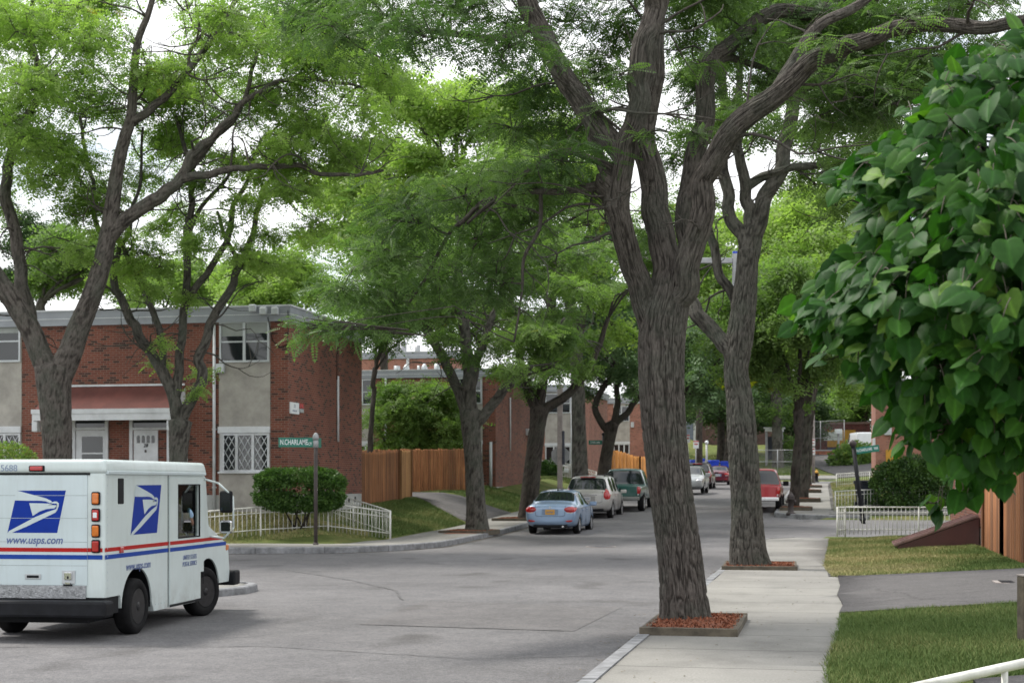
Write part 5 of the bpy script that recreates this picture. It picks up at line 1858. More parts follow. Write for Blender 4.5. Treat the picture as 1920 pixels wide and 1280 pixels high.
# seams and panels of the flank
bm = BM()
for sd in (1, -1):
    for a, b2, c, d in ((1.922, 1.938, .24, 1.90), (3.205, 3.215, .45, 1.88)):
        bm = BM(); add_box(bm, sd * hw - .004, sd * hw + .004, a, b2, c, d); obj('panel_seam', bm, M['black'], van)
for sd in (1, -1):
    # sliding door: a proud slab round the window
    bm = BM()
    x0, x1 = (hw, hw + .014) if sd > 0 else (-hw - .014, -hw)
    add_box(bm, x0, x1, 1.96, 2.24, .27, 1.88); add_box(bm, x0, x1, 3.05, 3.19, .62, 1.88)
    add_box(bm, x0, x1, 2.24, 3.05, 1.79, 1.88); add_box(bm, x0, x1, 2.24, 3.05, .27, 1.09)
    add_box(bm, x0, x1, 3.05, 3.07, .27, .62)
    dr = obj('sliding_door', bm, M['van_white'], van)
    bm = BM()
    for (a, b2, c, d) in ((2.24, 3.05, 1.775, 1.79), (2.24, 3.05, 1.09, 1.105), (2.24, 2.255, 1.105, 1.775), (3.035, 3.05, 1.105, 1.775)):
        add_box(bm, x0 + .001, x1 + .003, a, b2, c, d)
    obj('window_seal', bm, M['black'], dr)
    # stripes on flank
    bm = BM()
    add_box(bm, min(sd * hw, sd * (hw + .003)), max(sd * hw, sd * (hw + .003)), .0, 1.955, 1.02, 1.065)
    add_box(bm, min(sd * (hw + .014), sd * (hw + .017)), max(sd * (hw + .014), sd * (hw + .017)), 1.965, 3.185, 1.02, 1.065)
    add_box(bm, min(sd * hw, sd * (hw + .003)), max(sd * hw, sd * (hw + .003)), 3.2, 3.98, 1.02, 1.065)
    obj('stripe', bm, M['v_red'], van)
    bm = BM()
    add_box(bm, min(sd * hw, sd * (hw + .003)), max(sd * hw, sd * (hw + .003)), .0, 1.955, .935, .985)
    add_box(bm, min(sd * (hw + .014), sd * (hw + .017)), max(sd * (hw + .014), sd * (hw + .017)), 1.965, 3.185, .935, .985)
    add_box(bm, min(sd * hw, sd * (hw + .003)), max(sd * hw, sd * (hw + .003)), 3.2, 4.12, .935, .985)
    obj('stripe', bm, M['v_navy'], van)
    bm = BM(); add_box(bm, sd * hw - .02, sd * hw + .02, .40, .50, .99, 1.06, bev=.01); obj('marker_light', bm, M['red_lens'], van)
    bm = BM(); add_box(bm, sd * (hw - .03) - .02, sd * (hw - .03) + .045, 4.12, 4.215, .86, .94, bev=.012); obj('indicator', bm, M['amber_lens'], van)
    bm = BM(); add_box(bm, sd * hw - .02, sd * hw + .012, .36, .52, 1.56, 1.86, bev=.012); obj('air_scoop', bm, M['black'], van)
for sd in (1, -1):
    bm = BM()
    for z in np.arange(.60, 1.86, .09): add_box(bm, sd * hw - .003, sd * hw + .004, .055, .069, z, z + .014)
    for y in np.arange(1.5, 1.9, .1): add_box(bm, sd * hw - .003, sd * hw + .004, y, y + .014, .30, .314)
    obj('rivets', bm, M['van_grey'], van)
    bm = BM(); add_box(bm, sd * hw - .004, sd * hw + .012, 1.98, 3.18, .235, .262); obj('door_track', bm, M['black'], van)
# rear: rolling door, slats, posts
bm = BM()
add_box(bm, -.63, .60, -.012, -.001, .64, 1.895)
rd = obj('rear_door', bm, M['van_grey'], van)
bm = BM()
for z in (.86, 1.13, 1.40, 1.66): add_box(bm, -.63, .60, -.0135, -.012, z, z + .006)
obj('door_groove', bm, mat('groove_shadow', (.36, .42, .43), .6), rd)
bm = BM(); add_box(bm, -.66, .63, -.016, -.001, 1.896, 1.918); obj('door_gap', bm, M['black'], van)
bm = BM(); add_box(bm, -.66, .585, -.02, -.001, .485, .635, bev=.004); obj('tread_plate', bm, M['tread'], van)
bm = BM()
add_box(bm, -hw + .01, .60, -.0155, -.0125, 1.02, 1.065); add_box(bm, .60, hw - .03, -.004, -.001, 1.02, 1.065)
obj('stripe', bm, M['v_red'], van)
bm = BM()
add_box(bm, -hw + .01, .60, -.0155, -.0125, .935, .985); add_box(bm, .60, hw - .03, -.004, -.001, .935, .985)
obj('stripe', bm, M['v_navy'], van)
for sd in (1, -1):
    for z, mm in ((1.63, 'amber_lens'), (1.44, 'red_lens'), (1.26, 'amber_lens'), (1.085, 'red_lens')):
        bm = BM(); add_box(bm, sd * .705 - .052, sd * .705 + .052, -.03, .0, z - .075, z + .075, bev=.018); hs = obj('lamp_housing', bm, M['black'], van)
        bm = BM(); add_box(bm, sd * .705 - .040, sd * .705 + .040, -.042, -.02, z - .062, z + .062, bev=.015); obj('lens', bm, M[mm], hs)
        if z == 1.44:
            bm = BM(); add_box(bm, sd * .705 - .024, sd * .705 + .024, -.046, -.03, z - .03, z + .03, bev=.004); obj('lens', bm, M['sign_white'], hs)
bm = BM(); add_box(bm, -.095, .095, -.045, .0, 1.935, 2.005, bev=.015); hs = obj('lamp_housing', bm, M['black'], van)
bm = BM(); add_box(bm, -.078, .078, -.055, -.03, 1.945, 1.995, bev=.012); obj('lens', bm, M['red_lens'], hs)
# handle and latch
bm = BM(); add_box(bm, -.15, .045, -.02, -.012, .705, .765, bev=.005); hd = obj('grab_handle', bm, M['alu'], rd)
bm = BM(); add_box(bm, -.125, .02, -.0225, -.02, .72, .75); obj('recess', bm, M['black'], hd)
bm = BM(); add_box(bm, .30, .46, -.024, -.012, .655, .81, bev=.006); lt = obj('latch', bm, M['alu'], rd)
bm = BM(); add_box(bm, .335, .425, -.04, -.024, .70, .79, bev=.008); add_box(bm, .35, .41, -.05, -.024, .655, .675); obj('latch_lever', bm, M['chrome'], lt)
bm = BM(); add_box(bm, .37, .39, -.044, -.04, .715, .745); add_box(bm, .32, .42, -.03, -.013, .632, .65); obj('latch_slot', bm, M['black'], lt)
# bumpers
bm = BM(); add_box(bm, -hw - .10, hw + .12, -.27, -.02, .29, .475, bev=.03); obj('rear_bumper', bm, M['black'], van)
bm = BM(); add_box(bm, -hw - .06, hw + .08, 4.28, 4.52, .36, .57, bev=.03); obj('front_bumper', bm, M['black'], van)
bm = BM(); add_box(bm, -hw + .25, hw - .25, .1, 4.1, .20, .50); obj('chassis', bm, M['black'], van)
bm = BM(); add_box(bm, -hw + .02, hw - .02, .02, .42, .30, .50); add_cyl(bm, (-.66, .9, .33), (.66, .9, .33), .06, n=8); obj('rear_axle', bm, M['black'], van)
for y in (.90, 3.40):
    for sd in (1, -1):
        w_ = wheel(van, 0, 0, .335, .20, sd, M['van_rim'], 8)
        steer = R_(-16) if y > 2 else 0
        T_ = Matrix.Translation((sd * (hw - .115 + (.05 if y < 2 else 0)), y, 0)) @ Matrix.Rotation(steer, 4, 'Z')
        for ob in (w_, w_.children[0]): ob.data.transform(T_)
# black wheel arches
for y, r0 in ((.93, .465), (3.40, .455)):
    for sd in (1, -1):
        bm = BM(); rings = []
        for xx, rr in ((hw - .014, r0), (.42, r0), (.40, .02)):
            rings.append([bm.verts.new((sd * xx, y + rr * math.cos(a), .335 + rr * math.sin(a))) for a in np.linspace(-.1, math.pi + .1, 24)])
        for a, b in zip(rings[:-1], rings[1:]):
            for k in range(23): bm.faces.new((a[k], a[k + 1], b[k + 1], b[k]))
        for v in bm.verts: v.co = Vector((v.co.x, y + (v.co.y - y) * .972, .335 + (v.co.z - .335) * .972))
        obj('wheel_well', bm, M['black'], van)
# mirrors on the nearside front corner and far corner
for sd in (1, -1):
    bm = BM()
    add_path(bm, [(sd * hw, 3.22, 1.86), (sd * (hw + .16), 3.36, 1.80), (sd * (hw + .33), 3.46, 1.62), (sd * (hw + .34), 3.46, 1.20), (sd * (hw + .22), 3.42, 1.06), (sd * (hw + .02), 3.40, 1.08)], .014, 8)
    arm = obj('mirror_arm', bm, M['van_white'], van, 'keep')
    for (z0, z1, m_) in ((1.40, 1.70, M['black']), (1.12, 1.30, M['chrome'])):
        bm = BM(); add_box(bm, sd * (hw + .24) - .09, sd * (hw + .24) + .09, 3.42, 3.47, z0, z1, bev=.03); mh = obj('mirror_head', bm, m_, arm)
        bm = BM(); add_box(bm, sd * (hw + .24) - .065, sd * (hw + .24) + .065, 3.412, 3.42, z0 + .03, z1 - .03); obj('mirror_glass', bm, M['glass'], mh)
# cab fittings
bm = BM(); add_box(bm, -hw + .06, hw - .06, 3.08, 3.21, .56, 1.16, bev=.04); obj('dashboard', bm, M['black'], van)
bm = BM(); add_box(bm, .26, .74, 2.50, 2.96, .56, .97, bev=.06); add_box(bm, .28, .72, 2.46, 2.60, .90, 1.40, bev=.05); obj('driver_seat', bm, M['black'], van)
bm = BM()
ring = [Vector((.40 + .19 * math.cos(a), 3.0 - .05 * math.sin(a) * 1.0, 1.16 + .18 * math.sin(a))) for a in np.linspace(0, 2 * math.pi, 20)]
add_path(bm, ring, .014, 6); add_cyl(bm, (.40, 3.0, 1.16), (.40, 3.1, 1.08), .02, n=8); add_box(bm, .23, .57, 2.99, 3.01, 1.15, 1.18)
obj('steering_wheel', bm, M['black'], van, 'keep')

# emblem: blue slanted panel with white eagle head shapes
def eagle(parent, to, sx=1.0, sc=1.0):
    """to(a, b, lift) -> van coordinates; a, b in metres from the panel's lower left corner"""
    def AB(p):
        x, y = p
        return ((x - 122) / 928 * .71 * sx, (958 - y - (x - 122) * .038) / 603 * .485 * sc)
    def poly(name, pts, m, lift, par):
        bm = BM(); f = bm.faces.new([bm.verts.new(to(*AB(p), lift)) for p in pts])
        bmesh.ops.triangulate(bm, faces=bm.faces[:])
        return obj(name, bm, m, par, 'keep')
    e = poly('emblem', [(122, 958), (912, 928), (1050, 320), (278, 352)], M['v_blue'], 0, parent)
    W_ = M['van_grey']
    poly('emblem_shape', [(274, 350), (223, 493), (420, 489), (640, 481), (730, 486), (800, 508), (836, 494), (815, 474), (740, 444), (600, 415), (420, 380)], W_, .0015, e)
    poly('emblem_shape', [(126, 958), (190, 957), (420, 860), (660, 747), (885, 640), (912, 605), (938, 548), (939, 503), (908, 482), (868, 482), (836, 494), (815, 512), (905, 512), (916, 530), (908, 570), (893, 590), (740, 643), (560, 718), (330, 838), (152, 930)], W_, .0015, e)
    poly('emblem_shape', [(470, 522), (525, 702), (640, 632), (740, 596), (868, 580), (902, 548), (896, 535), (845, 535), (750, 548), (822, 515), (640, 517)], W_, .0016, e)
    return e


eagle(rd, lambda a, b, l: Vector((-.365 + a, -.0128 - l, 1.235 + b)))
T1 = Matrix.Rotation(R_(90), 4, 'X')
text_mesh('lettering', 'www.usps.com', M['v_ink'], rd, .125, Matrix.Translation((-.04, -.0128, 1.150)) @ T1, shear=.25, xs=.90, bold=.002)
text_mesh('fleet_number', '5688', mat('faded_number', (.24, .30, .42), .5), rf, .105, Matrix.Translation((-.235, -.027, 1.972)) @ T1, align='RIGHT')
eagle(vb, lambda a, b, l: Vector((hw + .002 + l, .73 + a * 1.37, 1.19 + b * 1.22)))
T2 = Matrix.Rotation(R_(90), 4, 'Z') @ Matrix.Rotation(R_(90), 4, 'X')
text_mesh('lettering', 'www.usps.com', M['v_ink'], vb, .13, Matrix.Translation((hw + .002, .97, .815)) @ T2, shear=.2, xs=.95, bold=.001)
for i, w_ in enumerate(('UNITED STATES', 'POSTAL SERVICE')):
    text_mesh('lettering', w_, M['v_ink'], vb, .085, Matrix.Translation((hw + .016, 2.66, .835 - i * .085)) @ T2, shear=.15, xs=.82)

# the driver, seated on the kerb side
def skin_body(name, joints, edges, m, parent=None, root=0, sub=2):
    me = bpy.data.meshes.new(name)
    me.from_pydata([j[0] for j in joints], edges, [])
    o = bpy.data.objects.new(name, me); COL.objects.link(o)
    sk = o.modifiers.new('skin', 'SKIN')
    for i, j in enumerate(joints):
        v = me.skin_vertices[0].data[i]
        v.radius = j[1] if isinstance(j[1], tuple) else (j[1], j[1])
        v.use_root = i == root
    sb = o.modifiers.new('sub', 'SUBSURF'); sb.levels = sub; sb.render_levels = sub
    dg = bpy.context.evaluated_depsgraph_get(); dg.update()
    ev = bpy.data.meshes.new_from_object(o.evaluated_get(dg))
    COL.objects.unlink(o); bpy.data.objects.remove(o)
    return link(name, ev, m, parent, True)


M['skin'] = mat('skin', (.20, .105, .07), .5, .08, 6)
M['shirt'] = mat('light_blue_shirt', (.28, .42, .60), .85, .1, 6)
M['trousers'] = mat('navy_trousers', (.02, .028, .05), .9, .1, 6)
M['hair'] = mat('dark_hair', (.012, .010, .009), .7, .2, 20)
wm = Matrix.Translation(van.location) @ Matrix.Rotation(H_, 4, 'Z')
ploc = wm @ Vector((.50, 2.76, 1.02))
pers = thing('person', 'driver in light blue shirt seated inside the mail van', 'person', ploc, H_)
bx, by, bz = .47, 2.6, 1.0
J = [((0, 0, .02), (.16, .12)), ((0, -.03, .28), (.16, .11)), ((0, -.03, .46), (.17, .10)), ((0, 0, .56), .055), ((0, .03, .62), .05), ((0, .04, .72), (.078, .095)), ((0, .05, .80), (.06, .075)),
     ((.19, -.01, .47), .06), ((.27, .12, .25), .046), ((.14, .22, .18), .036), ((.08, .26, .18), .03),
     ((-.19, -.01, .47), .06), ((-.27, .12, .25), .046), ((-.14, .22, .18), .036), ((-.08, .26, .18), .03),
     ((.09, .14, .01), .085), ((.12, .34, .03), .062), ((.12, .36, -.24), .048), ((.12, .42, -.30), .035),
     ((-.09, .14, .01), .085), ((-.12, .34, .03), .062), ((-.12, .36, -.24), .048), ((-.12, .42, -.30), .035)]
E = [(0, 1), (1, 2), (2, 3), (3, 4), (4, 5), (5, 6), (2, 7), (7, 8), (8, 9), (9, 10), (2, 11), (11, 12), (12, 13), (13, 14), (0, 15), (15, 16), (16, 17), (17, 18), (0, 19), (19, 20), (20, 21), (21, 22)]
skin_body('body', J, E, M['skin'], pers)
JS = [((0, -.005, .03), (.185, .145)), ((0, -.03, .28), (.185, .135)), ((0, -.03, .46), (.19, .12)), ((.20, -.01, .47), .085), ((.25, .13, .31), .074), ((-.20, -.01, .47), .085), ((-.25, .13, .31), .074), ((0, -.01, .53), .085)]
skin_body('shirt', JS, [(0, 1), (1, 2), (2, 3), (3, 4), (2, 5), (5, 6), (2, 7)], M['shirt'], pers)
JT = [((0, 0, .02), (.19, .14)), ((.09, .15, .01), .105), ((.12, .35, .03), .078), ((.12, .37, -.22), .06), ((-.09, .15, .01), .105), ((-.12, .35, .03), .078), ((-.12, .37, -.22), .06)]
skin_body('trousers', JT, [(0, 1), (1, 2), (2, 3), (0, 4), (4, 5), (5, 6)], M['trousers'], pers)
bm = BM(); bmesh.ops.create_uvsphere(bm, u_segments=16, v_segments=10, radius=1)
bmesh.ops.transform(bm, matrix=Matrix.Translation((0, .025, .785)) @ Matrix.Diagonal((.088, .105, .085, 1)), verts=bm.verts)
bmesh.ops.delete(bm, geom=[v for v in bm.verts if v.co.z < .755 and v.co.y > .03], context='VERTS')
obj('hair', bm, M['hair'], pers, True)
# face and fingers
bm = BM(); add_cyl(bm, (0, .13, .735), (0, .155, .70), .008, .014, 8); obj('nose', bm, M['skin'], pers)
for sd in (1, -1):
    bm = BM(); b = BM(); bmesh.ops.create_uvsphere(b, u_segments=8, v_segments=6, radius=.011); merge(bm, b, 0, Matrix.Translation((sd * .032, .128, .74))); obj('eye', bm, M['black'], pers)
    bm = BM(); b = BM(); bmesh.ops.create_uvsphere(b, u_segments=8, v_segments=6, radius=1); merge(bm, b, 0, Matrix.Translation((sd * .088, .04, .72)) @ Matrix.Diagonal((.012, .022, .032, 1))); obj('ear', bm, M['skin'], pers)
    jj = [((sd * .085, .25, .18), .03)]
    ee = []
    for k in range(4):
        a = len(jj)
        jj += [((sd * (.10 - .02 * k), .30, .195 + .004 * k), .010), ((sd * (.10 - .02 * k), .33, .18), .0095), ((sd * (.10 - .02 * k), .32, .155), .009)]
        ee += [(0, a), (a, a + 1), (a + 1, a + 2)]
    a = len(jj); jj += [((sd * .05, .28, .21), .011), ((sd * .03, .31, .20), .010)]; ee += [(0, a), (a, a + 1)]
    skin_body('hand', jj, ee, M['skin'], pers, sub=1)
# ================================================================== STREET FURNITURE
def street_sign(label, u, d, text, top, blades, lean=0, pole_m=None, r=.045, z0=None):
    p = on(u, d)
    o = thing('street_sign', label, 'street sign', p, 0)
    o.rotation_euler = (0, R_(lean), 0)
    bm = BM(); add_cyl(bm, (0, 0, -.4), (0, 0, top), r, n=14)
    add_cyl(bm, (0, 0, -.02), (0, 0, .06), r * 1.5, n=14)
    po = obj('pole', bm, pole_m or M['pole_brown'], o, 'keep')
    return o, po


def blade(o, x0, x1, z, h, yaw, lines, m=None):
    bm = BM(); Mx = Matrix.Rotation(R_(yaw), 4, 'Z')
    add_box(bm, x0, x1, -.006, .006, z - h / 2, z + h / 2, M=Mx, bev=.003)
    b = obj('sign_blade', bm, m or M['green_sign'], o)
    for (txt, size, xc, zc, xs) in lines:
        text_mesh('lettering', txt, M['sign_white'], b, size, Mx @ Matrix.Translation((xc, -.0065, z + zc)) @ Matrix.Rotation(R_(90), 4, 'X'), xs=xs, bold=.002)
    return b


# corner sign
o, po = street_sign('green street name sign on a brown pole before the clipped hedge', 592, 40.3, '', 0, 0)
bpy.data.objects.remove(po)
TOPZ = 2.78
bm = BM(); add_cyl(bm, (0, 0, -.4), (0, 0, TOPZ), .052, n=14); add_cyl(bm, (0, 0, -.02), (0, 0, .08), .085, .07, n=14); obj('pole', bm, M['pole_brown'], o, 'keep')
bm = BM(); add_lathe(bm, [(.07, TOPZ), (.085, TOPZ + .03), (.085, TOPZ + .08), (.075, TOPZ + .13), (.04, TOPZ + .18), (.008, TOPZ + .2)], 14); add_lathe(bm, [(.06, TOPZ - .2), (.075, TOPZ - .18), (.075, TOPZ - .02), (.06, TOPZ)], 14); obj('finial', bm, M['pole_grey'], o)
blade(o, -.985, -.06, TOPZ - .06, .255, 0, [('N.CHARLAME', .20, -.575, 0, .60), ('CT', .10, -.155, -.04, .8)])
blade(o, .07, .62, TOPZ - .06, .255, 84, [])

# leaning black sign across the side street
o, po = street_sign('leaning black pole with a green street name sign beside the yew', 1618, 55.0, '', 2.68, 0, lean=-7.5, pole_m=M['black'], r=.075)
bm = BM(); add_lathe(bm, [(.08, 2.68), (.12, 2.71), (.13, 2.80), (.09, 2.88), (.01, 2.92)], 12); obj('finial', bm, M['pole_brown'], o)
blade(o, .09, .92, 2.50, .24, 0, [('N.CHARLAME', .15, .38, 0, .62), ('TER', .12, .80, 0, .8)])
# far corner sign half hidden by a trunk
o, po = street_sign('small green street sign on a dark pole under the distant trees', 1131, 78, '', 3.1, 0, pole_m=M['black'], r=.06)
blade(o, -.75, -.06, 2.72, .22, 4, [('CHARLAME', .15, -.42, 0, .66)])
bm = BM(); add_lathe(bm, [(.06, 3.1), (.09, 3.14), (.01, 3.25)], 10); obj('finial', bm, M['black'], o)

# stop sign seen from behind on a tall weathered pole
p = on(1050, 62.5)
o = thing('stop_sign', 'back of an octagonal stop sign on a pale square post', 'stop sign', p, YAW)
bm = BM(); add_box(bm, -.10, .10, -.08, .08, -.4, 5.2, bev=.01); obj('pole', bm, M['pole_wood'], o)
bm = BM()
pts = [(.40 * math.cos(R_(22.5 + 45 * i)), .40 * math.sin(R_(22.5 + 45 * i))) for i in range(8)]
add_prism(bm, pts, lambda a, b, c: Vector((a, .085 + c, 2.30 + b)), .006); obj('sign_plate', bm, M['pole_grey'], o)
bm = BM(); add_box(bm, .105, .18, -.09, .10, 1.95, 3.3); obj('conduit', bm, M['slate_bin'], o)
bm = BM(); add_box(bm, -.22, .22, .0805, .085, 2.0, 2.04); add_box(bm, -.22, .22, .0805, .085, 2.55, 2.59); obj('bracket', bm, M['pole_grey'], o)

# tall pole with short arm beyond the second tree
p = on(1378, 50)
o = thing('lamp_post', 'grey steel post with a box shaped arm rising behind the second tree', 'lamp post', p, 0)
za = EYE - (487 - HOR) / K * 50 - p.z
bm = BM(); add_box(bm, -.085, .085, -.085, .085, -.3, za + .20, bev=.01); obj('pole', bm, M['pole_grey'], o)
bm = BM(); add_box(bm, -1.5, -.086, -.07, .07, za - .12, za + .06, bev=.02); obj('arm', bm, M['pole_grey'], o)
bm = BM(); add_box(bm, -.075, .075, -.075, .075, za + .201, za + .27, bev=.01); obj('cap', bm, M['blue_bin'], o)

# fluorescent diamond warning signs flanking the second tree
for u, ox, d, lab in ((1378, -.52, 66, 'yellow green diamond warning sign showing on the near kerb side of the second trunk'), (1392, .30, 66.6, 'yellow green diamond warning sign showing on the pavement side of the second trunk')):
    p = on(u, d)
    zc = EYE - (716 - HOR) / K * d - p.z
    o = thing('warning_sign', lab, 'warning sign', p, 0, None)
    bm = BM(); add_cyl(bm, (0, .02, -.3), (0, .02, zc + .3), .03, n=8); obj('pole', bm, M['pole_grey'], o, 'keep')
    w = .36
    bm = BM(); add_prism(bm, [(ox, -w), (ox + w, 0), (ox, w), (ox - w, 0)], lambda a, b, c: Vector((a, -.012 - c, zc + b)), .006); sgn = obj('sign_plate', bm, M['yellow_sign'], o)
    bm = BM()
    for a, b2 in (((0, -w * .9), (w * .9, 0)), ((w * .9, 0), (0, w * .9)), ((0, w * .9), (-w * .9, 0)), ((-w * .9, 0), (0, -w * .9))):
        add_cyl(bm, (a[0], -.019, zc + a[1]), (b2[0], -.019, zc + b2[1]), .012, n=4)
    X0 = len(bm.verts)
    add_cyl(bm, (0, -.019, zc + .10), (-.02, -.019, zc - .03), .032, n=6); add_cyl(bm, (-.02, -.019, zc - .03), (-.09, -.019, zc - .19), .02, n=6); add_cyl(bm, (-.02, -.019, zc - .03), (.07, -.019, zc - .18), .02, n=6)
    add_cyl(bm, (0, -.019, zc + .08), (.09, -.019, zc), .015, n=6)
    b = BM(); bmesh.ops.create_uvsphere(b, u_segments=8, v_segments=6, radius=.04); merge(bm, b, 0, Matrix.Translation((.01, -.019, zc + .17)) @ Matrix.Diagonal((1, .2, 1, 1)))
    bmesh.ops.translate(bm, vec=(ox, 0, 0), verts=bm.verts)
    obj('symbol', bm, M['black'], sgn)
    bm = BM(); add_box(bm, min(0, ox), max(0, ox), -.011, .0, zc + .05, zc + .08); add_box(bm, min(0, ox), max(0, ox), -.011, .0, zc - .09, zc - .06); obj('bracket', bm, M['pole_grey'], o)

# parking signs on thin posts
for u, ut, d, v, lab in ((1296, 1288, 104, 822, 'white parking sign on a tilted post above the dark maroon car'), (1304, 1305, 112, 833, 'white parking sign on an upright post by the blue bins')):
    p = on(u, d); zc = EYE - (v - HOR) / K * d - p.z
    o = thing('parking_sign', lab, 'road sign', p, 0)
    o.rotation_euler = (0, math.atan2((ut - u) / K * d, zc), 0)
    bm = BM(); add_cyl(bm, (0, 0, -.3), (0, 0, zc + .3), .035, n=8); obj('pole', bm, M['pole_grey'], o, 'keep')
    bm = BM(); add_box(bm, -.2, .2, -.05, -.036, zc - .28, zc + .28, bev=.004); sp_ = obj('sign_plate', bm, M['sign_white'], o)
    bm = BM(); add_box(bm, -.2, .2, -.053, -.051, zc + .18, zc + .27); add_box(bm, -.13, .13, -.053, -.051, zc - .02, zc + .08); obj('lettering', bm, M['red_lens'], sp_)

# utility pole with notices at the end of the pavement
p = on(1525, 112)
o = thing('utility_pole', 'slim pale utility pole with two white notices near the yellow topped hydrant', 'pole', p, 0)
bm = BM(); add_cyl(bm, (0, 0, -.4), (0, 0, 5.1), .12, .10, n=12); obj('pole', bm, M['pole_wood'], o, 'keep')
for v, mm in ((829, 'sign_white'), (846, 'sign_white')):
    zc = EYE - (v - HOR) / K * 112 - p.z
    bm = BM(); add_box(bm, -.2, .10, -.15, -.13, zc - .25, zc + .25, bev=.005); s_ = obj('notice', bm, M[mm], o)
    bm = BM(); add_box(bm, -.16, .06, -.153, -.151, zc + .12, zc + .2); add_box(bm, -.14, .04, -.153, -.151, zc - .1, zc - .04); obj('lettering', bm, M['red_lens'], s_)

def hydrant(label, p, m_body, m_top, h=.78):
    o = thing('fire_hydrant', label, 'hydrant', p, 0)
    k = h / .78
    bm = BM(); add_lathe(bm, [(.17 * k, -.05), (.17 * k, .04), (.13 * k, .06), (.105 * k, .10), (.10 * k, .50 * k), (.14 * k, .51 * k), (.14 * k, .55 * k), (.115 * k, .56 * k)], 18); obj('barrel', bm, m_body, o, True)
    bm = BM(); add_lathe(bm, [(.125 * k, .56 * k), (.13 * k, .60 * k), (.10 * k, .68 * k), (.05 * k, .73 * k), (.035 * k, .74 * k), (.035 * k, .78 * k), (.01, .79 * k)], 18); obj('bonnet', bm, m_top, o, True)
    for a in (0, 90, 180):
        bm = BM(); Mx = Matrix.Rotation(R_(a), 4, 'Z')
        add_cyl(bm, Mx @ Vector((.08 * k, 0, .44 * k)), Mx @ Vector((.18 * k, 0, .44 * k)), .055 * k, n=12); obj('outlet_cap', bm, m_top, o, 'keep')
    return o


x, y = st(60.2, -1.35)
hydrant('dark iron hydrant at the kerb corner in front of the paired trunks', (x, y, float(RZ(60)) + .15), M['pole_brown'], M['pole_brown'], .86)
p = on(1531, 118)
hydrant('black hydrant with a yellow bonnet on the sunlit pavement', (p.x, p.y, p.z), M['black'], M['yellow_board'], .95)

# wheeled bins
def bin_(label, p, m, s=1.0, yaw=0, group=None, name='recycling_bin', cat='bin'):
    o = thing(name, label, cat, p, yaw, group)
    bm = BM(); b = BM(); bmesh.ops.create_cube(b, size=1)
    for v in b.verts:
        top = v.co.z > 0
        v.co = Vector((v.co.x * (.62 if top else .48), v.co.y * (.72 if top else .52), .98 if top else .05)) * s
    bmesh.ops.bevel(b, geom=b.edges[:], offset=.04, segments=2, affect='EDGES'); merge(bm, b)
    add_box(bm, -.33 * s, .33 * s, -.38 * s, .38 * s, .93 * s, .985 * s, bev=.01)
    obj('bin_body', bm, m, o)
    bm = BM(); add_box(bm, -.33 * s, .33 * s, -.40 * s, .40 * s, .99 * s, 1.06 * s, bev=.03); add_cyl(bm, (-.28 * s, .44 * s, .98 * s), (.28 * s, .44 * s, .98 * s), .025, n=8); obj('lid', bm, m, o)
    for sd in (1, -1):
        bm = BM(); add_cyl(bm, (sd * .24 * s, .28 * s, .12 * s), (sd * .31 * s, .28 * s, .12 * s), .12 * s, n=14); obj('wheel', bm, M['black'], o, 'keep')
    return o


GB = 'blue recycling bins at the end of the street'
for (u, d, lab, s, yw) in ((1302, 131, 'blue bin partly behind the parking sign post', 1.25, .1), (1313, 132, 'blue bin second in the row next to the sign post', 1.25, -.1), (1338, 131, 'lone blue bin between the lamp post and the burgundy car', 1.2, .15), (1360, 129, 'tallest blue bin beside the second trunk', 1.28, -.2)):
    bin_(lab, on(u, d) + Vector((0, 0, .0)), M['blue_bin'], s, yw, GB)
x, y = st(63.6, 1.55)
bin_('slate wheeled bin behind the leaning sign and railing', (x, y, gz(x, y)), M['slate_bin'], 1.05, .2, None, 'wheeled_bin')

# lamp standard near the bins
p = on(1325, 127)
o = thing('lamp_post', 'short dark post with a white globe among the blue bins', 'lamp post', p, 0)
zc = EYE - (829 - HOR) / K * 127 - p.z
bm = BM(); add_cyl(bm, (0, 0, -.3), (0, 0, zc - .12), .09, n=10); obj('pole', bm, M['pole_grey'], o, 'keep')
bm = BM(); bmesh.ops.create_uvsphere(bm, u_segments=12, v_segments=8, radius=.16); bmesh.ops.translate(bm, vec=(0, 0, zc), verts=bm.verts); obj('globe', bm, M['sign_white'], o, True)
# lamp on the wire fence post by the shed
p = on(1572, 148.5)
o = thing('lamp_post', 'grey post with boxy white lamp before the brick shed', 'lamp post', p, 0)
zc = EYE - (813 - HOR) / K * 148.5 - p.z
bm = BM(); add_cyl(bm, (0, 0, -.3), (0, 0, zc), .12, n=10); obj('pole', bm, M['pole_grey'], o, 'keep')
bm = BM(); add_box(bm, -.33, .33, -.25, .25, zc, zc + .45, bev=.05); obj('lamp_head', bm, M['sign_white'], o)

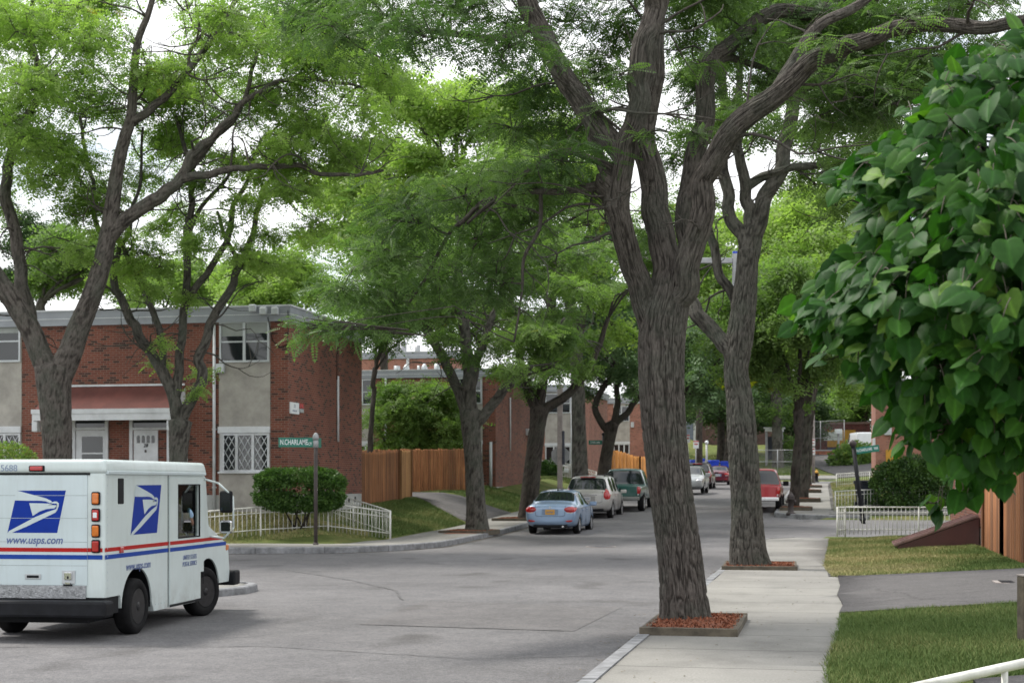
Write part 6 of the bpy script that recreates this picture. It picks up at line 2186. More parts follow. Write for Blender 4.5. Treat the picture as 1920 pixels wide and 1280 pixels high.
# ---------------------------------------------------------------- timber tree pits
def tree_pit(label, s, t, ls, lt, h=.13, skew=0):
    x, y = st(s, t)
    z = float(RZ(s)) + .15
    o = thing('tree_pit', label, 'tree pit', (x, y, z), YAW + skew, 'timber edged tree pits')
    w = .045
    bm = BM()
    add_box(bm, -lt / 2, lt / 2, -ls / 2, -ls / 2 + w * 2, -.1, h, bev=.006)
    add_box(bm, -lt / 2, lt / 2, ls / 2 - w * 2, ls / 2, -.1, h, bev=.006)
    add_box(bm, -lt / 2, -lt / 2 + w * 2, -ls / 2 + w * 2 + .004, ls / 2 - w * 2 - .004, -.1, h - .008, bev=.006)
    add_box(bm, lt / 2 - w * 2, lt / 2, -ls / 2 + w * 2 + .004, ls / 2 - w * 2 - .004, -.1, h - .008, bev=.006)
    obj('timber_frame', bm, M['pressure_wood'], o)
    r = np.random.default_rng(int(s * 10))
    n = 18
    gx, gy = np.meshgrid(np.linspace(-lt / 2 + w, lt / 2 - w, n), np.linspace(-ls / 2 + w, ls / 2 - w, n))
    rr = np.sqrt((gx / lt * 2) ** 2 + (gy / ls * 2) ** 2)
    zz = h - .025 + .035 * np.exp(-rr * rr * 3) + r.normal(0, .006, gx.shape)
    ix = np.arange(n * n).reshape(n, n)
    Fq = np.stack([ix[:-1, :-1], ix[:-1, 1:], ix[1:, 1:], ix[1:, :-1]], -1).reshape(-1, 4)
    mo = npmesh('mulch', np.stack([gx, gy, zz], -1).reshape(-1, 3), Fq, M['mulch'], o, False)
    # loose chips
    m = 1500
    c = np.stack([r.uniform(-lt / 2 + w, lt / 2 - w, m), r.uniform(-ls / 2 + w, ls / 2 - w, m), np.zeros(m)], 1)
    c[:, 2] = h - .018 + .035 * np.exp(-((c[:, 0] / lt * 2) ** 2 + (c[:, 1] / ls * 2) ** 2) * 3) + r.uniform(0, .01, m)
    a = r.uniform(0, 6.28, m); L = r.uniform(.008, .022, m)
    d = np.stack([np.cos(a) * L, np.sin(a) * L, r.normal(0, .012, m)], 1); e = np.stack([-np.sin(a) * L * .35, np.cos(a) * L * .35, r.normal(0, .006, m)], 1)
    V = np.stack([c - d - e, c + d - e, c + d + e, c - d + e], 1).reshape(-1, 3)
    npmesh('mulch_chips', V, np.arange(m * 4).reshape(-1, 4), M['mulch'], o, False)['kind'] = 'stuff'
    return o


tree_pit('timber edged pit of red mulch round the nearest trunk', 17.55, -1.46, 2.1, 1.06, .085)
tree_pit('timber edged pit of red mulch round the second trunk', 30.2, -1.27, 2.0, 1.42, .075, .03)
tree_pit('broken timber pit at the kerb before the cedar fenced driveway', 47.2, -11.1, 2.0, 1.45, .06, -.06)
tree_pit('low brown pit beside the blue sedan', 55.3, -11.2, 2.0, 1.5, .07)
tree_pit('reddish pit at the foot of the leaning dark trunk past the side street', 63.6, -1.2, 1.7, 1.3, .12)
tree_pit('reddish pit under the stout pale trunk behind the dark one', 71.0, -1.0, 1.8, 1.5, .14)
tree_pit('reddish pit third along the far pavement', 82.0, -1.0, 1.8, 1.5, .14)
tree_pit('reddish pit farthest along the pavement', 95.0, -1.0, 1.8, 1.5, .14)
# drain cover in the driveway
x, y = st(23.6, 2.8)
dr = thing('drain_cover', 'patched square drain cover in the asphalt driveway', 'drain cover', (x, y, gz(x, y) + .016), YAW)
bm = BM(); add_box(bm, -.36, .36, -.30, .30, -.03, .004); obj('rim', bm, M['pole_wood'], dr)
bm = BM()
for i in range(9): add_box(bm, -.28, .28, -.24 + i * .058, -.205 + i * .058, .0045, .010)
obj('bar', bm, M['black'], dr)
for s_, t_, lab in ((41.8, -6.1, 'round iron manhole cover in the road before the blue sedan'), (44.5, -4.2, 'round iron manhole cover nearest the side street')):
    x, y = st(s_, t_)
    mc = thing('manhole_cover', lab, 'manhole cover', (x, y, float(RZ(s_)) + .004), 0, 'manhole covers')
    bm = BM(); add_cyl(bm, (0, 0, -.02), (0, 0, .006), .36, n=28); obj('cover', bm, M['slate_bin'], mc)
    bm = BM(); add_lathe(bm, [(.37, -.02), (.37, .008), (.42, .008), (.42, -.02)], 28); obj('ring', bm, M['pole_wood'], mc)

# ---------------------------------------------------------------- small litter on the walks and in the gutter
r = np.random.default_rng(5)
n = 700
tl = np.concatenate([r.uniform(-2.6, .1, 420), r.normal(-2.25, .12, 280)])
sl = r.uniform(12.5, 42, n)
zl = np.where(tl > -2.03, RZ(sl) + .156, RZ(sl) + .006)
a = r.uniform(0, 6.28, n); L = r.uniform(.008, .026, n)
dx, dy = np.cos(a) * L, np.sin(a) * L
V = np.stack([np.stack([tl - dx, sl - dy, zl], 1), np.stack([tl + dy * .4, sl - dx * .4, zl + .004], 1), np.stack([tl + dx, sl + dy, zl + .002], 1), np.stack([tl - dy * .4, sl + dx * .4, zl + .003], 1)], 1)
lit = npmesh('leaf_litter', V.reshape(-1, 3), np.arange(n * 4).reshape(-1, 4), mat('dry_leaf', (.16, .12, .05), .9, .5, 3), None)
lit.rotation_euler = (0, 0, YAW)
tag(lit, 'dry leaf litter scattered along the near pavement and gutter', 'leaf litter', None, 'stuff')
# ================================================================== TREES
_ng = np.random.default_rng(99).uniform(0, 1, (64, 256))


def vnoise(a, b):
    """smooth value noise, periodic in a (period 64)"""
    a = np.asarray(a) % 64; b = np.asarray(b) % 256
    i, j = a.astype(int), b.astype(int)
    f, g_ = a - i, b - j
    f = f * f * (3 - 2 * f); g_ = g_ * g_ * (3 - 2 * g_)
    i1, j1 = (i + 1) % 64, (j + 1) % 256
    i, j = i % 64, j % 256
    return (_ng[i, j] * (1 - f) + _ng[i1, j] * f) * (1 - g_) + (_ng[i, j1] * (1 - f) + _ng[i1, j1] * f) * g_


class Wood:
    def __init__(self):
        self.V, self.F, self.A, self.n = [], [], [], 0
        self.nodes = []          # skeleton samples for attaching twigs

    def tube(self, pts, rad, seg=10, step=.15, ridge=0.0, flare=0, keep=True, freq=20, wig=0.0):
        pts = np.asarray(pts, float); rad = np.asarray(rad, float)
        # Catmull-Rom through the points
        P0 = np.vstack([2 * pts[0] - pts[1], pts, 2 * pts[-1] - pts[-2]])
        out, ro = [], []
        for i in range(len(pts) - 1):
            a, b, c, d = P0[i:i + 4]
            L = np.linalg.norm(c - b)
            m = max(2, int(L / step))
            for k in range(m):
                t = k / m
                out.append(.5 * ((2 * b) + (-a + c) * t + (2 * a - 5 * b + 4 * c - d) * t * t + (-a + 3 * b - 3 * c + d) * t ** 3))
                ro.append(rad[i] + (rad[i + 1] - rad[i]) * t)
        out.append(pts[-1]); ro.append(rad[-1])
        out = np.array(out); ro = np.array(ro)
        if wig and len(out) > 4:
            ds = np.concatenate([[0], np.cumsum(np.linalg.norm(np.diff(out, axis=0), axis=1))])
            o1, o2 = random.uniform(0, 200), random.uniform(0, 200)
            am = np.minimum(ro * .8 + .02, .09) * np.clip(ds / .5, 0, 1) * wig
            for ax in range(3):
                out[:, ax] += am * ((vnoise(np.full(len(ds), 3.3 * ax + o1), ds * 1.7 + o2) - .5) * 2 + (vnoise(np.full(len(ds), 7.3 * ax + o1), ds * 4.1 + o2) - .5) * .8)
        if keep: self.nodes += [(p, r) for p, r in zip(out[1:], ro[1:])]
        T = np.gradient(out, axis=0); T /= np.linalg.norm(T, axis=1)[:, None] + 1e-9
        ref = np.array([0, 1.0, 0]) if abs(T[0][1]) < .9 else np.array([1.0, 0, 0])
        N = np.empty_like(T); n = ref - T[0] * ref.dot(T[0]); n /= np.linalg.norm(n)
        for i in range(len(T)):
            n = n - T[i] * n.dot(T[i]); n /= np.linalg.norm(n) + 1e-9
            N[i] = n
        B = np.cross(T, N)
        ang = np.linspace(0, 2 * np.pi, seg, endpoint=False)
        dist = np.concatenate([[0], np.cumsum(np.linalg.norm(np.diff(out, axis=0), axis=1))])
        R = np.repeat(ro[:, None], seg, 1)
        rd = np.full(R.shape, .5)
        if ridge:
            off = random.uniform(0, 60)
            aa = ang / (2 * np.pi) * 64
            nf = max(1, round(freq * 2.1))
            per = 64.0 / nf
            AA = np.repeat((ang / (2 * np.pi) * nf)[None], len(out), 0)
            # warp so that furrows wander and join
            w1 = (vnoise(AA * .5 * (64 / nf) / (64 / nf), dist[:, None] * 2.2 + off) - .5) * 1.6
            q = vnoise(AA + w1, dist[:, None] * 5.5 + off + 30)
            q2 = vnoise((AA * 2 + w1), dist[:, None] * 9 + off + 90)
            fur = np.clip(np.abs(2 * q - 1) * 2.6, 0, 1)
            fur2 = np.clip(np.abs(2 * q2 - 1) * 2.2, 0, 1)
            rd = np.minimum(fur, .45 + .55 * fur2)
            low = vnoise(AA * (4.0 / nf), dist[:, None] * .8 + off) - .5
            amp = ridge * .62 * np.clip(R / .25, .25, 1)
            R = R * (1 + .14 * low) + amp * (rd - .5)
        if flare:
            fl = np.exp(-dist / .28)
            lob = 1 + .35 * np.cos(ang * 5 + 1.0)[None] * .6 + .2 * np.cos(ang * 3)[None]
            R = R * (1 + flare * fl[:, None] * lob)
        ca, sa = np.cos(ang), np.sin(ang)
        V = out[:, None] + R[..., None] * (N[:, None] * ca[None, :, None] + B[:, None] * sa[None, :, None])
        m = len(out)
        ix = np.arange(m * seg).reshape(m, seg) + self.n
        nx = np.roll(ix, -1, axis=1)
        F_ = np.stack([ix[:-1], nx[:-1], nx[1:], ix[1:]], -1).reshape(-1, 4)
        self.V.append(V.reshape(-1, 3)); self.A.append(rd.reshape(-1)); self.n += m * seg
        # close the tip
        tip = self.n
        self.V.append((out[-1] + T[-1] * ro[-1] * .6)[None]); self.A.append([.5]); self.n += 1
        F2 = np.stack([ix[-1], nx[-1], np.full(seg, tip), np.full(seg, tip)], -1)
        self.F.append(F_); self.F.append(F2)
        return out, ro

    def sprout(self, r, n, L=1.6, rad=(.02, .12), rb=.022, up=.35, zmin=-9, sub=2, seg=5, step=.16):
        """winding side branches off the limbs, each with a few finer ones"""
        pool = [(p, q) for p, q in self.nodes if rad[0] < q < rad[1] and p[2] > zmin]
        if not pool: return
        for i in range(n):
            p, q = pool[r.integers(0, len(pool))]
            l = L * r.uniform(.5, 1.2)
            a = r.uniform(0, 2 * np.pi)
            d = np.array([np.cos(a), np.sin(a), r.normal(up, .45)]); d /= np.linalg.norm(d)
            pts = [np.array(p)]
            for k in range(5):
                d = d + r.normal(0, .34, 3) + np.array([0, 0, -.02]); d /= np.linalg.norm(d)
                pts.append(pts[-1] + d * l / 5)
            b = min(q * .55, rb * r.uniform(.7, 1.2))
            self.tube(pts, np.linspace(b, b * .25, 6), seg, step)
            for j in range(sub):
                k = r.integers(1, 5)
                d2 = pts[k] - pts[k - 1]; d2 = d2 / np.linalg.norm(d2) + r.normal(0, .6, 3); d2 /= np.linalg.norm(d2)
                q2 = [pts[k]]
                for m in range(3):
                    d2 = d2 + r.normal(0, .35, 3); d2 /= np.linalg.norm(d2)
                    q2.append(q2[-1] + d2 * l * .16)
                self.tube(q2, np.linspace(b * .5, b * .15, 4), 4, step)

    def build(self, name, m, parent, origin):
        V = np.vstack(self.V) - np.array(origin)
        F = np.vstack(self.F)
        o = npmesh(name, V, F, m, parent, True, {'ridge': np.concatenate([np.asarray(a).ravel() for a in self.A])})
        return o


def frond_template(pairs, leaf=.20, wid=.075, droop=.30):
    V, F = [], []
    for i in range(pairs):
        x = .12 + .84 * i / max(pairs - 1, 1)
        s_ = 1 - .35 * abs(2 * i / max(pairs - 1, 1) - .9)
        for sd in (1, -1):
            k = len(V)
            L = leaf * s_; w = wid * s_
            dx, dy = .42, .91 * sd
            base = np.array([x, .006 * sd, -droop * x * x])
            d = np.array([dx * L, dy * L, -.22 * L])
            n = np.array([-dy * w, dx * w, 0]) * .5
            mid = base + d * .5 + np.array([0, 0, .02 * L])
            V += [base, mid + n, base + d, mid - n]
            F.append((k, k + 1, k + 2, k + 3))
    k = len(V)
    V += [np.array([.95, .0, -droop * .9]), np.array([1.03, wid * .5, -droop * 1.05]), np.array([1.14, 0, -droop * 1.25]), np.array([1.03, -wid * .5, -droop * 1.05])]
    F.append((k, k + 1, k + 2, k + 3))
    return np.array(V), np.array(F)


T_FINE = frond_template(8, .20, .115, .26)
T_MED = frond_template(5, .25, .20, .26)
T_FAR = frond_template(3, .36, .30, .24)


def place(template, Pn, D, UP, S, tone):
    """instances of a template: x along D, z along UP"""
    V, F = template
    D = D / (np.linalg.norm(D, axis=1)[:, None] + 1e-9)
    Y = np.cross(UP, D); Y /= np.linalg.norm(Y, axis=1)[:, None] + 1e-9
    Z = np.cross(D, Y)
    W = Pn[:, None] + S[:, None, None] * (V[None, :, 0, None] * D[:, None] + V[None, :, 1, None] * Y[:, None] + V[None, :, 2, None] * Z[:, None])
    n, m = len(Pn), len(V)
    FF = (F[None] + (np.arange(n) * m)[:, None, None]).reshape(-1, F.shape[1])
    return W.reshape(-1, 3), FF, np.repeat(tone, m)


def grow(wood, clumps, fronds, template, size, r, layer=.6, twigs=9, tone0=.4, tone_var=.35, twig_r=.009, bough=True, sprays=None):
    """fill leaf clumps [(x, y, z, rx, ry, rz)] with twigs and fronds; returns vertex data"""
    Ps, Ds, Ss, Ts = [], [], [], []
    nodes = np.array([p for p, q in wood.nodes]); nr = np.array([q for p, q in wood.nodes])
    aref = float(np.mean([q_[3] * q_[5] for q_ in clumps]))
    for (cx, cy, cz, rx, ry, rz) in clumps:
        c = np.array([cx, cy, cz])
        dd = np.linalg.norm((nodes - c) * np.array([1, 1, 1.3]), axis=1) + np.where(nodes[:, 2] > cz + rz * .3, 1.5, 0)
        k = int(np.argmin(dd))
        a = nodes[k]
        L = np.linalg.norm(c - a)
        if bough and L > .25:
            mid = (a + c) / 2 + np.array([r.normal(0, .12 * L), r.normal(0, .12 * L), .10 * L])
            q1 = a + (mid - a) * .5 + r.normal(0, .06 * L, 3)
            br = min(nr[k] * .7, .008 + .014 * L)
            wood.tube([a, q1, mid, c], [br, br * .85, br * .7, br * .4], seg=6, step=.22, keep=False)
        ends = []
        for i in range(twigs):
            v = r.normal(0, 1, 3); v /= np.linalg.norm(v)
            v *= r.uniform(.55, 1.0)
            e = c + v * np.array([rx, ry, rz])
            m_ = c + (e - c) * .5 + np.array([0, 0, .12 * rz]) + r.normal(0, .06, 3) * rx
            s0 = c if r.uniform() < .6 or L < .3 else a + (c - a) * r.uniform(.5, 1)
            wood.tube([s0, m_, e], [twig_r * 1.5, twig_r, twig_r * .45], seg=4, step=.3, keep=False)
            ends.append((s0, m_, e))
        nf = max(12, int(fronds * min(1.35, (rx * rz / aref) ** .9)))
        ti = r.integers(0, twigs, nf)
        q = r.uniform(.15, 1.05, nf) ** .8
        S0 = np.array([x[0] for x in ends])[ti]; M0 = np.array([x[1] for x in ends])[ti]; E0 = np.array([x[2] for x in ends])[ti]
        p = S0 * ((1 - q) ** 2)[:, None] + 2 * M0 * (q * (1 - q))[:, None] + E0 * (q ** 2)[:, None]
        p = p + r.normal(0, 1, (nf, 3)) * np.array([rx, ry, rz * .9]) * .26
        out = (E0 - S0); out /= np.linalg.norm(out, axis=1)[:, None] + 1e-9
        an = r.uniform(0, 2 * np.pi, nf)
        d = np.stack([np.cos(an), np.sin(an), r.normal(-.25, .45, nf)], 1) * 1.0 + out * np.array([.8, .8, .25])
        Ps.append(p); Ds.append(d); Ss.append(size * r.uniform(.65, 1.25, nf))
        Ts.append(np.clip(tone0 + r.normal(0, tone_var * .5) + r.normal(0, tone_var * .45, nf), 0, .9) + (r.uniform(0, 1, nf) > .985) * .12)
    Pn, D, S, T = np.vstack(Ps), np.vstack(Ds), np.concatenate(Ss), np.clip(np.concatenate(Ts), 0, 1)
    UP = np.stack([r.normal(0, .75, len(Pn)), r.normal(0, .75, len(Pn)), np.ones(len(Pn))], 1)
    return place(template, Pn, D, UP, S, T)


def px_clumps(lst, d, r, spread=1.2):
    """(u, v, ru, rv[, dd]) in photo pixels at distance d -> clumps in metres"""
    out = []
    for c in lst:
        dd = c[4] if len(c) > 4 else r.uniform(-spread, spread)
        p = P(c[0], c[1], d + dd)
        a, b = c[2] / K * (d + dd), c[3] / K * (d + dd)
        out.append((p.x, p.y, p.z, a, a, b))
    return out


def shell_clumps(center, rad, n, cr, r, flat=.55, lo=-1.0):
    out = []
    while len(out) < n:
        v = r.normal(0, 1, 3); v /= np.linalg.norm(v)
        if v[2] < lo: continue
        q = r.uniform(.30, 1.0) ** .45
        c = np.array(center) + v * q * np.array(rad)
        s = cr * r.uniform(.7, 1.3)
        out.append((*c, s, s, s * flat))
    return out


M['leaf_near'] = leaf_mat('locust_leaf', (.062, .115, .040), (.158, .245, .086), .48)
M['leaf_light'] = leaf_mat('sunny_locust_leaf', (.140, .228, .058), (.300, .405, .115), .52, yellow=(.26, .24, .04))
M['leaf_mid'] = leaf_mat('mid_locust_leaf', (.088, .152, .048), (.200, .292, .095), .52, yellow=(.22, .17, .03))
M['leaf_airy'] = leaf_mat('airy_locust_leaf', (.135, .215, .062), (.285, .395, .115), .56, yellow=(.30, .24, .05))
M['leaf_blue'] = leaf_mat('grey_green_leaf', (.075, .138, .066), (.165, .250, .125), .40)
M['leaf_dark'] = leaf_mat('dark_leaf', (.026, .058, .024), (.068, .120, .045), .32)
GT = 'street trees'


def px_tube(w, pts, d, seg, step, ridge=0, flare=0, freq=20, rs=.93):
    """pts (u, v, width px[, depth offset])"""
    A, Rr = [], []
    for q in pts:
        dd = d + (q[3] if len(q) > 3 else 0)
        p = P(q[0], q[1], dd)
        A.append(p); Rr.append(q[2] / 2 / K * dd * rs)
    if w.nodes:
        ns_ = np.array([p for p, q in w.nodes]); di = np.linalg.norm(ns_ - np.array(A[0]), axis=1); k = int(np.argmin(di))
        if di[k] < .6: A[0] = Vector(ns_[k])
    return w.tube(A, Rr, seg, step, ridge, flare, freq=freq, wig=1.0 if Rr[0] < .24 else 0)


def finish_tree(name, label, base, wood, leaf, bark, leaf_m, group=GT, cat='tree'):
    o = thing(name, label, cat, base, 0, group)
    wood.build('trunk', bark, o, base)
    if leaf is not None:
        V, F, T = leaf
        npmesh('crown', V - np.array(base), F, leaf_m, o, False, {'tone': T})
    return o


# ---------------------------------------------------------------- nearest street tree
r = np.random.default_rng(11)
w = Wood(); d = 17.75
px_tube(w, [(1284, 1180, 90), (1280, 1130, 88), (1272, 1040, 85), (1262, 950, 84), (1252, 860, 85), (1245, 780, 87), (1242, 700, 90), (1243, 640, 93), (1248, 595, 90), (1258, 550, 76), (1264, 510, 56)], d, 280, .03, .040, .20, freq=34)
px_tube(w, [(1237, 668, 66), (1222, 608, 60), (1197, 540, 50, -.1), (1178, 472, 46, -.25), (1158, 410, 46, -.35), (1139, 365, 44, -.4), (1118, 342, 40, -.45)], d, 140, .035, .036, freq=24)
px_tube(w, [(1152, 400, 44, -.35), (1156, 350, 44, -.45), (1166, 295, 42, -.5), (1190, 235, 42, -.55), (1208, 170, 44, -.6), (1214, 80, 44, -.6), (1220, 0, 42, -.6), (1224, -120, 36, -.7)], d, 110, .04, .032, freq=20)
px_tube(w, [(1166, 300, 34, -.45), (1150, 258, 44, -.35), (1105, 215, 44, -.2), (1064, 140, 42, 0), (1030, 70, 40, .2), (990, 0, 37, .3), (930, -110, 30, .5)], d, 110, .04, .032, freq=20)
px_tube(w, [(1262, 600, 66), (1260, 520, 58, .05), (1245, 440, 54, .1), (1222, 370, 54, .15), (1210, 300, 50, .2), (1216, 220, 48, .2), (1232, 120, 46, .2), (1240, 20, 42, .2), (1246, -110, 36, .2)], d, 130, .04, .034, freq=22)
px_tube(w, [(1266, 615, 60), (1284, 540, 48, -.1), (1294, 470, 46, -.25), (1304, 400, 46, -.35), (1322, 345, 46, -.45), (1358, 280, 46, -.6), (1400, 225, 46, -.8), (1460, 150, 42, -1.0), (1530, 108, 38, -1.2), (1610, 84, 34, -1.5), (1700, 52, 32, -1.8), (1800, 46, 28, -2.1), (1930, 38, 22, -2.5), (2050, 20, 16, -3)], d, 110, .045, .034, freq=20)
px_tube(w, [(1270, 590, 44, .3), (1284, 480, 36, .5), (1282, 400, 38, .6), (1290, 330, 40, .7), (1306, 240, 40, .8), (1326, 150, 36, .9), (1350, 90, 34, 1.0), (1400, 52, 30, 1.1), (1480, 26, 28, 1.2), (1580, 6, 24, 1.4), (1700, -40, 18, 1.6)], d, 84, .05, .03, freq=16)
px_tube(w, [(1440, 165, 28, -.9), (1478, 118, 24, -.9), (1520, 60, 22, -.8), (1580, 20, 20, -.7), (1660, -30, 15, -.5)], d, 30, .06, .012, freq=12)
px_tube(w, [(1145, 380, 22, -.3), (1130, 300, 24, -.2), (1108, 255, 20, 0), (1080, 190, 18, .4), (1050, 120, 14, .9), (1000, 40, 10, 1.4)], d, 24, .06, .012, freq=12)
px_tube(w, [(1168, 318, 16, -.45), (1110, 300, 14, -.5), (1050, 290, 12, -.5), (985, 325, 10, -.4), (930, 380, 8, -.2), (880, 420, 6, 0)], d, 14, .08, .006, freq=8)
px_tube(w, [(1130, 352, 20, -.4), (1060, 354, 14, -.3), (980, 360, 12, -.1), (910, 384, 11, .2), (860, 430, 9, .4), (800, 520, 7, .7), (760, 590, 5, .9)], d, 16, .08, .008, freq=8)
px_tube(w, [(1022, 358, 9, -.2), (1014, 426, 8, -.2), (986, 490, 7, -.1), (980, 550, 5, 0), (965, 640, 4, .1)], d, 10, .08)
px_tube(w, [(1000, 55, 16, .4), (935, 75, 15, .6), (850, 60, 12, .9), (760, 55, 10, 1.2), (690, 58, 8, 1.5), (600, 80, 6, 1.8)], d, 16, .08, .008, freq=8)
px_tube(w, [(1360, 130, 18, .9), (1390, 110, 14, 1.2), (1450, 130, 11, 1.5), (1520, 180, 8, 1.8), (1590, 250, 6, 2)], d, 12, .08)
w.sprout(r, 46, 1.5, (.025, .14), .020, zmin=4.2)
w.sprout(r, 60, 1.0, (.006, .03), .010, up=.0, zmin=3.2, sub=3, seg=4)
A_CL = [(640, 60, 90, 40), (720, 30, 100, 42), (800, 70, 90, 40), (880, 20, 90, 45), (950, 90, 80, 45), (1010, 170, 80, 50, 1.4), (1070, 40, 75, 45, 1.6), (1120, 150, 60, 55, 1.9), (1080, 240, 75, 45, 1.5),
        (1160, 60, 50, 50, 1.8), (1290, 60, 50, 55, 2.0), (1300, 170, 40, 50, 1.9), (1262, 300, 24, 36, 1.2), (1240, 440, 34, 30, 1.0), (1310, 420, 24, 30, 1.2), (1420, 90, 70, 38, 1.2), (1500, 30, 80, 38, 1.4), (1590, 150, 80, 36, .6), (1640, 30, 80, 36, 1.0), (1740, 110, 80, 38, .4),
        (1820, 10, 80, 36, .5), (1560, 220, 60, 34, .8), (1680, 190, 65, 36, .4),
        (1050, 300, 80, 40), (960, 330, 90, 50), (870, 370, 95, 55), (780, 420, 95, 60), (900, 450, 90, 60), (990, 420, 75, 55), (710, 480, 90, 55), (820, 520, 85, 60), (640, 545, 75, 42), (740, 570, 70, 48), (930, 530, 70, 55), (600, 610, 55, 26), (660, 620, 45, 22),
        (960, 240, 60, 30)]
cl = px_clumps(A_CL, d, r, 1.4)
# parts of the crown over the frame's top and over the road
cl += px_clumps([(r.uniform(560, 1900), r.uniform(-90, 70), r.uniform(60, 90), r.uniform(30, 44), r.uniform(.6, 3)) for i in range(20)] + [(r.uniform(1560, 1960), r.uniform(60, 210), 70, 38, r.uniform(.2, 2)) for i in range(7)], d, r, 1.6)
for i in range(16):
    cl.append((r.uniform(-2.2, 7), d + r.uniform(-3, 4), r.uniform(7.6, 10.5), .75, .75, .42))
cl = [(a, b, c, e * 1.25, f * 1.25, g * 1.2) for a, b, c, e, f, g in cl]
cl += px_clumps([(1215, 250, 34, 16, -.8), (1165, 140, 40, 16, -.7), (1045, 110, 40, 16, -.4), (1300, 250, 30, 14, .4), (1545, 75, 46, 14, -1.5), (1700, 40, 46, 14, -2.0), (1318, 120, 36, 16, .4), (1120, 210, 30, 14, -.5)], d, r)
cl += px_clumps([(r.uniform(1400, 1720), r.uniform(50, 330), r.uniform(50, 70), r.uniform(26, 36), r.uniform(1.0, 3.5)) for i in range(14)], d, r)
lf = grow(w, cl, 320, T_FINE, .21, r, twigs=12, tone0=.42, twig_r=.006)
bp = on(1284, d); bp = Vector(P(1284, 1172, d))
finish_tree('street_tree', 'nearest big locust tree with a deeply furrowed trunk rising from the mulch pit', bp, w, lf, M['bark'], M['leaf_near'])

lfx = None
# ---------------------------------------------------------------- second street tree
r = np.random.default_rng(12)
w = Wood(); d = 29.6
px_tube(w, [(1408, 1072, 70), (1402, 1030, 66), (1398, 950, 60), (1394, 860, 59), (1391, 790, 57), (1386, 735, 50), (1381, 695, 48), (1387, 640, 52), (1394, 580, 46), (1400, 520, 42), (1403, 470, 40)], d, 150, .045, .045, .24, freq=28)
px_tube(w, [(1383, 690, 36), (1352, 640, 30), (1322, 605, 30, .2), (1298, 575, 28, .4), (1270, 530, 24, .7), (1255, 440, 20, 1)], d, 36, .06, .02, freq=16)
px_tube(w, [(1404, 480, 36), (1396, 440, 30), (1374, 400, 26), (1362, 340, 24), (1358, 270, 22), (1352, 190, 19), (1348, 90, 15), (1340, -40, 10)], d, 26, .08, .015, freq=14)
px_tube(w, [(1402, 480, 34), (1404, 420, 28), (1406, 370, 26), (1396, 320, 22), (1378, 270, 19), (1384, 190, 15), (1390, 90, 11)], d, 24, .08, .015, freq=14)
px_tube(w, [(1406, 500, 38), (1424, 440, 34), (1446, 370, 32), (1468, 310, 30), (1484, 240, 28), (1494, 160, 24), (1506, 70, 18), (1520, -40, 12)], d, 28, .08, .018, freq=14)
px_tube(w, [(1410, 350, 20), (1440, 328, 18), (1480, 316, 16), (1530, 306, 14), (1580, 318, 10), (1640, 340, 7)], d, 16, .1, .01, freq=10)
px_tube(w, [(1386, 610, 26, .2), (1374, 560, 20, .4), (1346, 490, 18, .6), (1322, 420, 16, .8), (1306, 340, 13, 1.0), (1290, 240, 9, 1.2)], d, 20, .1, .012, freq=12)
px_tube(w, [(1490, 200, 18), (1530, 140, 15), (1580, 100, 12), (1660, 90, 8)], d, 14, .1)
w.sprout(r, 40, 1.9, (.03, .16), .026, zmin=5.0)
B_CL = [(1330, 120, 60, 45), (1380, 200, 55, 45), (1440, 120, 60, 45), (1440, 250, 55, 40), (1500, 330, 60, 36), (1540, 250, 60, 40), (1580, 170, 70, 40), (1560, 380, 55, 34), (1610, 300, 60, 40), (1660, 230, 60, 40), (1690, 330, 60, 40), (1310, 250, 45, 40), (1480, 60, 60, 40), (1370, 40, 60, 40), (1600, 50, 60, 40), (1310, 370, 40, 34)]
B_CL += [(r.uniform(1280, 1700), r.uniform(-60, 300), r.uniform(45, 65), r.uniform(26, 38), r.uniform(.3, 3)) for i in range(20)]
cl = px_clumps(B_CL, d, r, 2.2)
for i in range(10): cl.append((r.uniform(2, 9), d + r.uniform(-3, 3), r.uniform(10.5, 13), 1.0, 1.0, .55))
lf = grow(w, cl, 330, T_MED, .26, r, twigs=10, tone0=.42, twig_r=.008)
bp = P(1408, 1066, d)
finish_tree('street_tree', 'second locust tree with a knot below its fork and lichen grey bark', bp, w, lf, M['bark_grey'], M['leaf_mid'])

# ---------------------------------------------------------------- big forked tree behind the mail van
r = np.random.default_rng(13)
w = Wood(); d = 37.6
px_tube(w, [(112, 1035, 66), (110, 940, 58), (108, 850, 57), (104, 780, 60), (102, 730, 66), (104, 690, 76)], d, 60, .07, .045, .15, freq=24)
px_tube(w, [(90, 720, 54), (78, 670, 46), (58, 620, 42), (28, 570, 40), (-8, 520, 38), (-50, 450, 34), (-80, 330, 28)], d, 40, .08, .03, freq=18)
px_tube(w, [(70, 640, 30, .5), (56, 590, 28, .7), (40, 520, 26, .8), (30, 440, 25, .9), (14, 360, 22, 1), (20, 290, 20, 1), (50, 220, 16, 1), (72, 150, 13, 1), (58, 60, 11, 1), (66, -30, 8, 1)], d, 26, .1, .018, freq=14)
px_tube(w, [(116, 720, 56), (132, 660, 48), (150, 610, 44), (170, 560, 40), (192, 490, 36), (206, 430, 34), (212, 380, 30), (220, 320, 26), (234, 260, 24), (246, 220, 21), (250, 160, 18), (258, 80, 15), (280, 20, 12), (300, -60, 9)], d, 40, .08, .025, freq=18)
px_tube(w, [(206, 450, 30), (236, 415, 28), (280, 385, 26), (325, 350, 24), (350, 325, 20), (368, 285, 17), (405, 250, 15), (440, 215, 13), (470, 180, 11), (520, 155, 9), (600, 150, 7), (680, 165, 5)], d, 26, .1, .016, freq=14)
